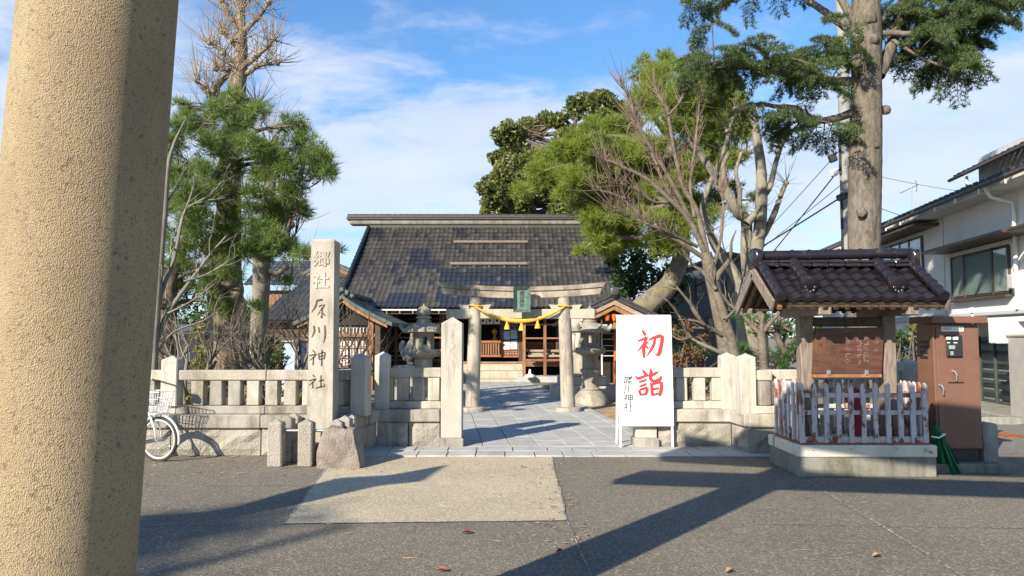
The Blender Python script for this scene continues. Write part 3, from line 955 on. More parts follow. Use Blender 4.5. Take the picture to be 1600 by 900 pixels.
for v in vs:
    k = (v[2] + .04) / .58
    s_ = 1.16 - .42 * max(0, k) ** 1.4
    nv.append((p.x + (v[0] - p.x) * s_ * .94, p.y + .2 + (v[1] - p.y - .2) * s_, min(v[2], .475 + .03 * math.sin(v[0] * 17) + .015 * math.sin(v[0] * 41 + v[1] * 30))))
m = MB(); m.add(nv, fs); o = m.build('boulder', 'rock', None, 50)
tag(o, 'brown rough boulder standing on the pavement before the tall name pillar', 'boulder')

# ================================================================== the outer torii (its left pillar is the near one)
B0 = Vector((-1.612, 2.60, 0)); AX = Vector((1, -.18, 0)).normalized(); SPAN = 5.4
ot = thing('stone_torii', 'huge tan granite torii whose rough round pillar stands close at the left edge', 'torii gate', B0)
LEAN = .055
def big_pillar(base, lean, nm):
    m = MB(); pr = []
    zs = np.linspace(0, 4.9, 40); path_ = []; rr = []
    for z in zs:
        path_.append(base + AX * lean * z + Vector((0, 0, z))); rr.append(.264 - .0055 * z)
    m.tube(path_, rr, 96); return m.build('pillar', 'hammered_granite', ot, 60)
big_pillar(B0 + AX * .0, LEAN * 1.0, 0); big_pillar(B0 + AX * SPAN, -LEAN, 1)
for b in (B0, B0 + AX * SPAN):
    m = MB(); m.lathe([(.48, 0), (.49, .06), (.45, .11), (.33, .13)], (b.x, b.y, 0), 48); m.build('base_stone', 'granite_dirty', ot, 50)
zn = 3.72
m = MB(); m.beam(B0 + AX * -1.25 + Vector((0, 0, zn)), B0 + AX * (SPAN + 1.25) + Vector((0, 0, zn)), .24, .42, .02); m.build('tie_beam', 'torii_stone', ot)
m = MB()
N_ = 24; ring = []
for i in range(N_ + 1):
    u = i / N_ * 2 - 1; c = B0 + AX * (SPAN / 2 + u * (SPAN / 2 + 1.55)); z = 4.62 + .22 * abs(u) ** 2.4
    nx = Vector((-AX.y, AX.x, 0)); ring.append([c - nx * .24 + Vector((0, 0, z - .32)), c + nx * .24 + Vector((0, 0, z - .32)), c + nx * .30 + Vector((0, 0, z + .28)), c - nx * .30 + Vector((0, 0, z + .28))])
vs = [p for r_ in ring for p in r_]; fs = [(0, 1, 2, 3)[::-1], tuple(N_ * 4 + k for k in range(4))]
for i in range(N_):
    for k in range(4): fs.append((i * 4 + k, i * 4 + (k + 1) % 4, i * 4 + 4 + (k + 1) % 4, i * 4 + 4 + k))
m.add(vs, fs); m.build('lintel', 'torii_stone', ot)

# ================================================================== the inner torii
IY = 15.2
it = thing('stone_torii', 'small weathered stone torii over the paved path with a golden straw rope', 'torii gate', (.2, IY, 0))
pl = [(xat(738, IY), IY), (xat(887.5, IY), IY)]
tp = [xat(743.5, IY), xat(881.5, IY)]
zk = zat(465, IY)
for (bx, by), tx in zip(pl, tp):
    m = MB(); n_ = 14
    m.tube([(bx + (tx - bx) * i / n_, by, zk * i / n_) for i in range(n_ + 1)], [.148 - .022 * i / n_ for i in range(n_ + 1)], 32); m.build('pillar', 'torii_stone', it, 60)
    m = MB(); m.lathe([(.27, .0), (.275, .05), (.25, .09), (.17, .10)], (bx, by, .02), 28); m.build('base_stone', 'torii_stone', it, 50)
zn = zat(490.5, IY); nh = zat(483, IY) - zat(498, IY)
m = MB(); m.box(((xat(697, IY) + xat(929, IY)) / 2, IY, zn), (xat(929, IY) - xat(697, IY), .15, nh), .01); m.build('tie_beam', 'step_stone', it)
for (bx, by), tx in zip(pl, tp):
    for sg in (-1, 1):
        m = MB(); xx = tx + (bx - tx) * .3 + sg * .21; zz = zn + nh / 2 + .045
        m.prism([(xx - sg * .09, IY - .07, zz - .043), (xx + sg * .07, IY - .07, zz - .043), (xx + sg * .13, IY - .07, zz + .05), (xx - sg * .09, IY - .07, zz + .035)], (0, .14, 0)); m.build('wedge', 'step_stone', it)
for nm, lo_, hi_, dep, ln in (('lower_lintel', 466, 455, .20, (691, 937)), ('upper_lintel', 455, 448.5, .26, (686, 942))):
    m = MB(); N_ = 28; vs = []
    xa, xb = xat(ln[0], IY), xat(ln[1], IY)
    for i in range(N_ + 1):
        u = i / N_ * 2 - 1; x = (xa + xb) / 2 + u * (xb - xa) / 2
        rise = .090 * abs(u) ** 2.0; z0_ = zat(lo_, IY) + rise * .95; z1_ = zat(hi_, IY) + rise - (.003 if nm[0] == 'l' else 0)
        vs += [(x, IY - dep / 2, z0_), (x, IY + dep / 2, z0_), (x + (.05 * u if abs(u) == 1 else 0), IY + dep / 2, z1_), (x + (.05 * u if abs(u) == 1 else 0), IY - dep / 2, z1_)]
    fs = [(0, 1, 2, 3)[::-1], tuple(N_ * 4 + k for k in range(4))]
    for i in range(N_):
        for k in range(4): fs.append((i * 4 + k, i * 4 + (k + 1) % 4, i * 4 + 4 + (k + 1) % 4, i * 4 + 4 + k))
    m.add(vs, [f[::-1] for f in fs]); m.build(nm, 'torii_lintel', it)
# plaque
QY = IY - .30
pc = at(815.5, 468, QY)
pq = thing('name_plaque', 'green copper name plaque hung on the middle of the small stone torii', 'plaque', pc)
w2, h2 = (xat(829, QY) - xat(802, QY)) / 2, (zat(448, QY) - zat(488, QY)) / 2
m = MB(); m.box(pc, (w2 * 2 - .03, .04, h2 * 2 - .03), .004); m.build('panel', 'copper_plaque', pq)
m = MB()
def fr(a_, b_, c_, d_): m.prism([(pc.x + q[0], QY + q[2], pc.z + q[1]) for q in (a_, b_, c_, d_)], (0, .05, 0))
i_ = .068
O = [(-w2, -h2, -.09), (w2, -h2, -.09), (w2, h2, -.09), (-w2, h2, -.09)]; I = [(-w2 + i_, -h2 + i_, -.03), (w2 - i_, -h2 + i_, -.03), (w2 - i_, h2 - i_, -.03), (-w2 + i_, h2 - i_, -.03)]
for k in range(4):
    j_ = (k + 1) % 4; fr(O[k], O[j_], I[j_], I[k])
m.build('frame', 'copper_frame', pq)
for i, ch in enumerate('犀川神社'):
    text(ch, .092, (pc.x, QY - .024, pc.z + .125 - i * .083), 'carved_ink', pq, extrude=.004, bold=.002, name='character')
m = MB(); m.beam((pc.x, QY, pc.z + .1), (pc.x, IY - .1, pc.z + .1), .05, .05); m.build('bracket', 'copper_frame', pq)
# straw rope with three tassels
rp = thing('straw_rope', 'golden twisted straw rope with three tassels slung between the small torii pillars', 'rope', at(815, 490, IY - .17))
A_, B_ = at(742, 478, IY), at(883, 478, IY); mid = zat(502, IY)
cl = []
for i in range(121):
    u = i / 120; x = A_.x + (B_.x - A_.x) * u; s_ = 4 * u * (1 - u)
    cl.append(Vector((x, IY - .155 - .03 * s_, A_.z + (mid - A_.z) * s_ ** .95)))
for ph in (0, 2 * PI / 3, 4 * PI / 3):
    P_ = []; r_ = []
    for i, c in enumerate(cl):
        u = i / 120; th = .013 + .024 * (1 - abs(2 * u - 1)) ** .6; a_ = ph + u * 2 * PI * 11
        P_.append(c + Vector((0, math.cos(a_), math.sin(a_))) * th * .62); r_.append(th * .72)
    m = MB(); m.tube(P_, r_, 6); m.build('strand', 'rope_gold', rp, 70)
for (bx, by), tx, c in zip(pl, tp, (A_, B_)):
    m = MB(); xx = bx + (tx - bx) * c.z / zk
    m.tube([(xx + .155 * math.cos(t_), IY + .155 * math.sin(t_), c.z + .012 * math.sin(t_ * 2)) for t_ in np.linspace(0, 2 * PI, 33)], .016, 6); m.build('loop', 'rope_gold', rp, 70)
for pxx in (792, 815, 840):
    c = min(cl, key=lambda q: abs(q.x - xat(pxx, IY - .18))); m = MB()
    z = c.z - .03
    m.lathe([(.020, 0), (.027, -.02), (.025, -.045), (.040, -.075), (.056, -.13), (.062, -.16), (.04, -.16)], (c.x, c.y, z), 30, mod=lambda t_, i: 1 + (.09 * math.sin(t_ * 15) if i > 2 else 0)); m.build('tassel', 'rope_gold', rp, 40)

# ================================================================== stone lanterns
def lantern(label, X, Y, H, rz):
    k = H / 2.28
    t = thing('stone_lantern', label, 'stone lantern', (0, 0, 0), 'stone lanterns beside the path')
    def L(name, prof, n, sm=40, mod=None, ph=0):
        m = MB(); m.lathe(prof, (0, 0, 0), n, ph=ph, mod=mod); return m.build(name, 'lantern_stone', t, sm)
    L('mound', [(.42, 0), (.41, .10), (.34, .22), (.25, .31), (.2, .34)], 32)
    L('shaft', [(.225, .33), (.235, .36), (.20, .40), (.195, .72), (.225, .74), (.235, .78), (.225, .81), (.19, .83), (.185, 1.10), (.22, 1.13), (.1, 1.14)], 32)
    L('platform', [(.20, 1.13), (.30, 1.17), (.36, 1.23), (.365, 1.26), (.345, 1.27), (.345, 1.31), (.2, 1.312)], 36, mod=lambda a_, i: 1 + (.05 * math.cos(a_ * 12) if i in (1, 2) else 0))
    m = MB()                                                    # fire box with window openings
    for q in range(6):
        a0, a1 = q * PI / 3, (q + 1) * PI / 3; r_ = .225; ri = .165
        p0, p1 = Vector((r_ * math.cos(a0), r_ * math.sin(a0), 0)), Vector((r_ * math.cos(a1), r_ * math.sin(a1), 0))
        i0, i1 = p0 * (ri / r_), p1 * (ri / r_); z0, z1 = 1.31, 1.66
        def slab(u0, u1, za, zb):
            a_, b_, c_, d_ = p0.lerp(p1, u0), p0.lerp(p1, u1), i0.lerp(i1, u1), i0.lerp(i1, u0)
            m.prism([(v.x, v.y, za) for v in (a_, b_, c_, d_)], (0, 0, zb - za))
        if q in (1, 4, 5, 2):
            slab(0, .27, z0, z1); slab(.73, 1, z0, z1); slab(.27, .73, z0, z0 + .11); slab(.27, .73, z1 - .07, z1)
        else:
            slab(0, 1, z0, z1)
    m.build('fire_box', 'lantern_stone', t)
    m = MB()
    pr = [(.20, 1.655), (.40, 1.66), (.445, 1.69), (.43, 1.73), (.34, 1.80), (.22, 1.86), (.15, 1.89), (.1, 1.895)]
    m.lathe(pr, (0, 0, 0), 36, mod=lambda a_, i: 1 + (.06 * abs(math.cos(a_ * 3)) if i in (1, 2, 3) else 0))
    m.build('roof', 'lantern_stone', t, 40)
    for q in range(6):
        a_ = q * PI / 3; m = MB(); d = Vector((math.cos(a_), math.sin(a_), 0)); P_ = []; r_ = []
        for s_ in np.linspace(0, 1, 14):
            th = s_ * 4.6; rad = .43 + .075 * math.sin(min(th, PI) / 2) + .045 * math.sin(th)
            P_.append(d * (.36 + .12 * s_ ** .5 + .05 * math.sin(th * .8)) + Vector((0, 0, 1.72 + .055 * (1 - math.cos(th))))); r_.append(.048 - .022 * s_)
        m.tube(P_, r_, 8); m.build('roof_curl', 'lantern_stone', t, 60)
    L('finial', [(.15, 1.89), (.165, 1.92), (.13, 1.94), (.125, 1.955), (.165, 1.98), (.165, 2.01), (.11, 2.03), (.155, 2.07), (.165, 2.12), (.15, 2.17), (.09, 2.21), (.035, 2.24), (.004, 2.30)], 28)
    t.location = (X, Y, 0); t.rotation_euler = (0, 0, rz); t.scale = (k, k, k)
    return t
lantern('mossy stone lantern with curled roof corners behind the fence left of the path', xat(662, 15.4), 15.4, 2.21, .25)
lantern('stone lantern on a round mound beside the right pillar of the small torii', xat(922, 17.0), 17.0, 2.24, -.15)

# ================================================================== guardian lion dogs on pedestals
def skin_mesh(name, pts, edges, rad, sub=2):
    m = bpy.data.meshes.new(name); m.from_pydata(pts, edges, []); o = bpy.data.objects.new(name, m); COL.objects.link(o)
    sk = o.modifiers.new('skin', 'SKIN'); 
    for i, v in enumerate(m.skin_vertices[0].data):
        v.radius = rad[i] if isinstance(rad[i], tuple) else (rad[i], rad[i]); v.use_root = i == 0
    ss = o.modifiers.new('sub', 'SUBSURF'); ss.levels = sub; ss.render_levels = sub
    dg = bpy.context.evaluated_depsgraph_get(); r = bpy.data.meshes.new_from_object(o.evaluated_get(dg))
    bpy.data.objects.remove(o); bpy.data.meshes.remove(m)
    r.polygons.foreach_set('use_smooth', [True] * len(r.polygons)); return r
def lion(label, x, y, z, rz, mat):
    P_ = [(0, .16, .16), (0, .10, .32), (0, -.02, .46), (0, -.10, .58), (0, -.17, .70), (0, -.30, .67),   # rump, back, chest, neck, head, muzzle
          (-.10, -.10, .40), (-.11, -.15, .22), (-.11, -.16, .05), (-.11, -.23, .03), (.10, -.10, .40), (.11, -.15, .22), (.11, -.16, .05), (.11, -.23, .03),
          (-.14, .10, .18), (-.16, -.03, .16), (-.16, .04, .05), (-.16, -.10, .035), (.14, .10, .18), (.16, -.03, .16), (.16, .04, .05), (.16, -.10, .035),
          (0, .26, .26), (0, .30, .42), (0, .24, .56), (-.10, -.13, .80), (.10, -.13, .80)]
    E = [(0, 1), (1, 2), (2, 3), (3, 4), (4, 5), (2, 6), (6, 7), (7, 8), (8, 9), (2, 10), (10, 11), (11, 12), (12, 13), (0, 14), (14, 15), (15, 16), (16, 17), (0, 18), (18, 19), (19, 20), (20, 21), (0, 22), (22, 23), (23, 24), (4, 25), (4, 26)]
    Rr = [.15, .15, .15, .15, .155, .095, .075, .06, .055, .05, .075, .06, .055, .05, .10, .085, .055, .05, .10, .085, .055, .05, .06, .08, .05, .04, .04]
    t = thing('guardian_lion_dog', label, 'lion dog statue', (x, y, z), 'pair of guardian lion dogs')
    ms = skin_mesh('body', P_, E, Rr); ms.materials.clear(); ms.materials.append(M[mat])
    t.rotation_euler = (0, 0, 0)
    o = bpy.data.objects.new('body', ms); COL.objects.link(o); o.parent = t
    mb = MB()                                                   # curled mane
    for i in range(26):
        a_ = i * 2.4; u = i / 26; c = (.16 * math.cos(a_), -.07 + .07 * math.sin(a_), .52 + .26 * u)
        v_, f_ = blob(c, (.05, .045, .045), i, 1, .1, 1); mb.add(v_, f_)
    o = mb.build('mane', mat, None, 180); o.parent = t
    mb = MB(); mb.box((0, .04, -.03), (.46, .72, .06), .01); o = mb.build('slab', mat, None); o.parent = t
    t.rotation_euler = (0, 0, rz); t.scale = (1.1, 1.1, 1.1)
def pedestal(label, x, y, z1, mat):
    t = thing('stone_pedestal', label, 'pedestal', (x, y, 0), 'lion dog pedestals')
    m = MB(); m.box((x, y, .17), (1.55, 1.35, .34), .015); m.build('bottom_step', mat, t)
    m = MB(); m.box((x, y, .45), (1.15, 1.0, .22), .012); m.build('middle_step', mat, t)
    m = MB(); m.box((x, y, .56 + (z1 - .56) / 2), (.74, .86, z1 - .56), .012); m.build('block', mat, t)
lp = (xat(646, 18.4), 18.4); zl = zat(571, 18.4)
pedestal('stepped stone pedestal behind the left stone lantern', lp[0], lp[1], zl - .06, 'granite_dirty')
lion('seated stone lion dog peering out behind the left stone lantern', lp[0], lp[1], zl, 1.2, 'granite_dirty')
rp_ = (xat(908, 18.6), 18.6); zr = zat(551, 18.6)
pedestal('stepped stone pedestal behind the right stone lantern', rp_[0], rp_[1], zr - .06, 'granite')
lion('pale seated stone lion dog behind the right stone lantern', rp_[0], rp_[1], zr, -1.2, 'granite_pale')
# ================================================================== roof tiling
def pantile_mesh(w, l, mat, arch=.034, lip=.032, n=6):
    """one pantile: x across, y up the slope from the front edge at 0, z off the roof"""
    m = MB(); xs = [-w / 2 + w * i / n for i in range(n + 1)]
    def z(x):
        u = (x + w / 2) / w
        return arch * (math.cos(u * 2 * PI) * .5 + .5) * (1 if u > .5 else .85)
    f = [(x, 0, z(x) + lip + .008) for x in xs]; b = [(x, l, z(x) + .008) for x in xs]; u = [(x, 0, z(x) - .012) for x in xs]
    k = n + 1; fs = []
    for i in range(n):
        fs += [(i, i + 1, k + i + 1, k + i), (2 * k + i, 2 * k + i + 1, i + 1, i)]
    m.add(f + b + u, fs); return m
def slope_frame(ex, ey, ez, ax, slope):
    """frame of a roof slope: origin at the left end of the eave, x along the eave, y up the slope"""
    ax = Vector(ax).normalized(); up = Vector(slope).normalized(); n = ax.cross(up)
    T = Matrix((ax, up, n)).transposed().to_4x4(); T.translation = Vector((ex, ey, ez)); return T
def tile_slope(par, T, W_, L_, w, l, pick, mats, singles=300, sag=0.0, skip=None):
    cols = int(round(W_ / w)); rows = int(round(L_ / l)); w = W_ / cols; l = L_ / rows
    base = pantile_mesh(w, l * 1.12, None)
    shared = {}
    rest = MB(); n = 0
    for r in range(rows):
        for c in range(cols):
            if skip and skip(c / cols, r / rows): continue
            k = pick(c, r, cols, rows)
            dz = -sag * math.sin(PI * (r + .5) / rows)
            jx, jz, jr = random.uniform(-.004, .004), random.uniform(0, .007), random.uniform(-.012, .012)
            loc = T @ Vector(((c + .5) * w + jx, r * l, dz + jz))
            rot = T.to_3x3() @ Matrix.Rotation(jr, 3, 'Z')
            if n < singles:
                if k not in shared: shared[k] = base.mesh('tile', mats[k], 60)
                o = place('tile', shared[k], loc, rot.to_euler(), par); n += 1
            else:
                mm = Matrix.Translation(loc) @ rot.to_4x4()
                off = len(rest.v); rest.v += [tuple(mm @ Vector(p)) for p in base.v]
                rest.f += [tuple(i + off for i in f) for f in base.f]; rest.mi += [k] * len(base.f)
    if rest.v:
        rest.build('upper_tiles', mats, par, 60, kind='stuff')
def roll(par, p0, p1, r, n, mat, name='ridge_tile', up=0.0):
    """a row of round cover tiles from p0 to p1"""
    p0 = Vector(p0); p1 = Vector(p1); sh = None; d = (p1 - p0) / n
    for i in range(n):
        a_ = p0 + d * i; m = MB(); m.tube([a_, a_ + d * .12, a_ + d * .14, a_ + d * 1.02], [r * 1.10, r * 1.12, r, r * .97], 12); m.build(name, mat, par, 50)

# ================================================================== the main hall
HX = -1.06
hall = thing('shrine_hall', 'wooden shrine hall with a long patched dark tile roof behind the small torii', 'shrine', (HX, 26, 0))
ez = zat(483, 24.5); rz_ = zat(352, 30.0)
exl, exr = xat(524, 24.5), xat(986, 24.5)
Wd = exr - exl; run = 5.5; rise = rz_ - ez - .1
T = slope_frame(exl, 24.5, ez + .06, (1, 0, 0), (0, run, rise)); Ls = math.hypot(run, rise)
HSEED = np.random.default_rng(5)
patches = []
def hall_pick(c, r, C, Rw):
    p = T @ Vector(((c + .5) * Wd / C, (r + .5) * Ls / Rw, 0)); u = p.x / p.y * F + 800; v = 525 - (p.z - CZ) / p.y * F
    new = (684 < u < 832 and v > 419) or (640 < u < 673 and 385 < v < 414) or (604 < u < 662 and 457 < v) or (562 < u < 606 and 474 < v) or (580 < u < 598 and 354 < v < 368) \
        or (611 < u < 622 and 405 < v < 424) or (616 < u < 626 and 439 < v < 448) or (716 < u < 725 and 356 < v < 369) or (651 < u < 660 and 420 < v < 428) or (673 < u < 688 and 404 < v < 417) or c == 0 \
        or (704 < u < 745 and v < 358) or (669 < u < 678 and 437 < v < 441)
    if new and HSEED.random() > .06: return 1
    q = HSEED.random()
    return 1 if q > .96 else (2 if q > .58 else 0)
TM = ['tile_weathered', 'tile_new', 'tile_brown']
tile_slope(hall, T, Wd, Ls, .182, .325, hall_pick, TM, 300, sag=.12)
m = MB()                                                        # roof body below the tiles
ym, zm = 24.5 + run, ez + rise
m.prism([(exl + .03, 24.55, ez - .02), (exl + .03, 27.2, ez + rise * .47 - .16), (exl + .03, ym, zm - .05), (exl + .03, ym + run, ez - .02), (exl + .03, ym + run, ez - .16), (exl + .03, ym, zm - .35), (exl + .03, 24.55, ez - .16)], (Wd - .06, 0, 0))
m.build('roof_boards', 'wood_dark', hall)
Tb = slope_frame(exr, ym + run, ez + .06, (-1, 0, 0), (0, -run, rise)); m = MB(Tb); m.box((Wd / 2, Ls / 2, .02), (Wd, Ls, .05), .01); m.build('rear_slope', 'tile_weathered', hall)
# box ridge
rl, rr_ = xat(541, 30), xat(952, 30); rb, rt = zat(358, 30), zat(337.5, 30)
m = MB(); m.box(((rl + .85 + rr_) / 2, ym, (rb + zat(350, 30)) / 2 - .05), (rr_ - rl - .85, .42, zat(350, 30) - rb + .14), .02); m.build('ridge_wall', 'tile_brown', hall)
m = MB(); m.box(((rl + .15 + rr_) / 2, ym, zat(349, 30)), (rr_ - rl - .1, .55, .16), .03); m.build('ridge_beam', 'concrete_mossy', hall)
z0 = zat(346, 30) + .03
for j in range(2):
    m = MB(); m.box(((rl + rr_) / 2, ym, z0 + .04 + j * .085), (rr_ - rl - .03 * j, .60 - .08 * j, .07), .012); m.build('ridge_course', 'tile_weathered' if j else 'tile_brown', hall)
roll(hall, (rl, ym, z0 + .19), (rr_, ym, z0 + .19), .085, 40, 'tile_brown')
# verge tiles left and right
for xx in (exl + .02, exr - .02):
    a_ = T @ Vector((xx - exl, 0, .05)); b_ = T @ Vector((xx - exl, Ls, .05)); roll(hall, a_, b_, .075, 22, 'tile_new' if xx < 0 else 'tile_weathered', 'verge_tile')
# snow guards
for py, xa, xb in ((382, 708, 825), (416.5, 703, 824)):
    # where the slope meets this line of sight
    for k in range(200):
        yy = 24.5 + run * k / 200
        if 525 - (ez + rise * k / 200 - CZ) / yy * F < py: break
    zz = ez + rise * k / 200 + .12
    m = MB(); m.box(((xat(xa, yy) + xat(xb, yy)) / 2, yy, zz), (xat(xb, yy) - xat(xa, yy), .05, .09), .01)
    for q in range(5):
        x_ = xat(xa, yy) + (xat(xb, yy) - xat(xa, yy)) * (q + .5) / 5; m.box((x_, yy + .03, zz - .06), (.03, .03, .14), .004)
    m.build('snow_guard', 'wood_grey', hall)
# gutter
m = MB(); gy = 24.46; m.beam((exl + .2, gy, ez - .03), (exr, gy, ez - .03), .07, .055, .01); m.build('gutter', 'eave_white', hall)
for i in range(22):
    x_ = exl + .4 + i * .43; m = MB(); m.box((x_, gy - .01, ez - .09), (.014, .02, .10), .003); m.build('gutter_hook', 'white_paint', hall)
# rafters under the eave
for i in range(46):
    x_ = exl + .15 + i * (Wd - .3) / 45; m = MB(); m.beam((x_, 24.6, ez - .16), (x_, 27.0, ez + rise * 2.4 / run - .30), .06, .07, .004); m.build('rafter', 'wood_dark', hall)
# podium, floor, walls
FL = zat(566, 25.9)
m = MB(); m.box((HX, 29.6, .06), (9.6, 8.6, .12), .02); m.build('podium', 'concrete', hall)
m = MB(); m.box((HX, 27.9, FL - .06), (8.9, 4.2, .12), .01); m.build('floor', 'wood_brown', hall)
for i in range(12):
    m = MB(); m.box((HX - 4.3 + i * .78, 25.86, FL - .06), (.77, .10, .16), .005); m.build('floor_edge_board', 'wood_pale', hall)
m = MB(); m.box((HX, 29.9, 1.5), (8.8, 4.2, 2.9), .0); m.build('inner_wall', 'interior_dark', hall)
HY = 26.0
posts = [exl + .55, xat(606, HY), xat(690, HY), xat(735, HY), xat(814, HY), xat(872, HY), xat(935, HY), exr - .5]
for x_ in posts:
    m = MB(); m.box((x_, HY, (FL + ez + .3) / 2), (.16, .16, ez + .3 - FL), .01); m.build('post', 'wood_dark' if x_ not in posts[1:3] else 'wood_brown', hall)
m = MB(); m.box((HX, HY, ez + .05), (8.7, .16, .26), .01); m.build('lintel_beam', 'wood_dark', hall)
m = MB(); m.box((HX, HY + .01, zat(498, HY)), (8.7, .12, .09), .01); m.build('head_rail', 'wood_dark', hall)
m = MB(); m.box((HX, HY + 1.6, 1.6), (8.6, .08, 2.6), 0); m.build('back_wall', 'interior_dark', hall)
# lattice: bars both ways
def lattice(par, x0, x1, z0, z1, y, nx, nz, mat, bar=.028, name='lattice', frame=True):
    m = MB()
    for i in range(nx + 1):
        x_ = x0 + (x1 - x0) * i / nx; m.box((x_, y, (z0 + z1) / 2), (bar, .03, z1 - z0), .0)
    for k in range(nz + 1):
        z_ = z0 + (z1 - z0) * k / nz; m.box(((x0 + x1) / 2, y - .002, z_), (x1 - x0, .028, bar), .0)
    if frame:
        for x_ in (x0, x1): m.box((x_, y - .004, (z0 + z1) / 2), (.07, .05, z1 - z0 + .07), .004)
        for z_ in (z0, z1): m.box(((x0 + x1) / 2, y - .006, z_), (x1 - x0, .05, .07), .004)
    return m.build(name, mat, par)
zA, zB, zC = zat(557, HY), zat(533, HY), zat(500, HY)
lattice(hall, xat(782, HY), xat(811, HY), zA, zB - .02, HY, 7, 6, 'wood_red', name='lattice_door')
lattice(hall, xat(782, HY), xat(811, HY), zB + .02, zC, HY, 7, 8, 'wood_dark', name='lattice_door')
m = MB(); m.box((xat(796.5, HY), HY + .05, (zA + zC) / 2), (xat(811, HY) - xat(782, HY), .02, zC - zA), 0); m.build('door_paper', 'paper_blue' if False else 'shoji', hall)
lattice(hall, xat(735, HY), xat(746, HY), zA, zC, HY, 3, 14, 'wood_dark', name='lattice_door')
for px_, py_, w_, h_, mt in ((792, 524, 10, 13, 'paper_blue'), (803, 522.5, 10, 14, 'paper_blue'), (792, 539.5, 10, 13, 'paper'), (803, 539, 10, 13, 'paper')):
    y_ = HY - .055; c = at(px_, py_, y_); m = MB(); m.box(c, (w_ / F * y_, .008, h_ / F * y_), .001); m.build('notice', mt, hall)
for i in range(3):                                               # short curtain with crests
    y_ = HY - .10; c = at(754.5 + i * 11, 501, y_); w_ = .225; m = MB(); m.box(c, (w_, .012, .25), .003); cu = m.build('curtain', 'paper', hall)
    m = MB(); m.lathe([(.045, 0), (.045, .004), (.01, .005)], (0, 0, 0), 10); m.v = [(c.x + v[0], c.y - .008 - v[2], c.z + v[1]) for v in m.v]; m.build('crest', 'ink', cu)
# offertory box with upright slats
ob = thing('offertory_box', 'reddish slatted wooden offertory box under the white curtain of the hall', 'offertory box', (xat(762, 25.9), 25.8, FL))
xa, xb = xat(738, 25.8), xat(781, 25.8); zb, zt_ = zat(556, 25.8), zat(534, 25.8)
m = MB(); m.box(((xa + xb) / 2, 26.0, (zb + zt_) / 2), (xb - xa, .36, zt_ - zb - .06), .01); m.build('box', 'wood_dark', ob)
for i in range(11):
    x_ = xa + .04 + (xb - xa - .08) * i / 10; m = MB(); m.box((x_, 25.795, (zb + zt_) / 2), (.05, .05, zt_ - zb - .1), .006); m.build('slat', 'wood_orange', ob)
for z_ in (zb, zt_):
    m = MB(); m.box(((xa + xb) / 2, 25.79, z_), (xb - xa + .08, .09, .08), .008); m.build('rail', 'wood_red', ob)
bl = thing('altar_ornament', 'brass altar ornament in the dark opening behind the offertory box', 'ornament', at(773, 528, 26.3))
c = at(773, 530, 26.3); m = MB(); m.lathe([(.10, -.05), (.12, .0), (.05, .05), (.04, .15), (.10, .22), (.11, .30), (.03, .36), (.005, .40)], c, 16); m.build('ornament', 'rope_gold', bl, 40)
m = MB(); m.box(c + Vector((0, 0, -.12)), (.36, .2, .12), .01); m.build('stand', 'wood_dark', bl)
# lower panels, rails and benches in the side bays
for xa, xb in ((816, 866), (866, 935)):
    lattice(hall, xat(xa + 2, HY + .5), xat(xb - 2, HY + .5), zat(546, HY + .5), zat(536, HY + .5), HY + .5, 14, 4, 'wood_red', .022, 'lattice_panel')
for xa, xb in ((580, 640), (640, 688)):
    lattice(hall, xat(xa + 2, HY + .5), xat(xb - 2, HY + .5), zat(546, HY + .5), zat(536, HY + .5), HY + .5, 14, 4, 'wood_red', .022, 'lattice_panel')
RYY = 25.1
for side, xs in (('l', (582, 692)), ('r', (819, 884))):
    for py in ((507, 528.5) if side == 'r' else (505.5, 527.5)):
        m = MB(); m.beam(at(xs[0], py, RYY), at(xs[1], py, RYY), .05, .05); m.build('porch_rail', 'wood_orange', hall)
    for k_, (py, mt) in enumerate(((548, 'wood_pale'), (556, 'wood_pale'), (562.5, 'wood_brown'))):
        m = MB(); m.beam(at(xs[0], py, RYY + .3 - .1 * k_), at(xs[1], py, RYY + .3 - .1 * k_), .22, .07); m.build('bench_board', mt, hall)
    for q in np.linspace(xs[0], xs[1], 3 if side == 'r' else 4):
        m = MB(); p = at(q, 525, RYY); m.box((p.x, p.y + .02, (ez + .05 + .12) / 2), (.10, .10, ez - .05), .008); m.build('porch_post', 'wood_orange' if q == 819 else 'wood_brown', hall)
m = MB(); p = at(847, 553, 25.5); m.box((p.x, 25.6, p.z), (.9, .5, .26), .06); m.build('stone_basin', 'granite_dirty', hall)
# steps
xs0, xs1 = xat(694, 25), xat(817, 25)
zz = [zat(593, 24.9), zat(581, 25.2), zat(568, 25.6)]
zlo = .0
for i, (z_, y_) in enumerate(((.10, 24.9), (.36, 25.25), (.58, 25.6))):
    ext = .12 if i == 0 else 0
    m = MB(); m.box(((xs0 + xs1) / 2, y_ + .35, (zlo + z_) / 2), (xs1 - xs0 + ext * 2, .7, z_ - zlo), .012); m.build('step', 'step_stone', hall); zlo = z_ + .002
m = MB(); m.box((xat(860, 25), 25.3, .10), (2.2, .9, .2), .012); m.build('landing_stone', 'paver_stone', hall)
p = gnd(828, 589, .2)
sg = thing('floor_sign', 'small white marker on the stone landing beside the hall steps', 'marker', p)
m = MB(); m.lathe([(.17, 0), (.16, .06), (.05, .10), (.03, .24), (.0, .26)], p, 16); m.build('cone', 'white_paint', sg, 40)

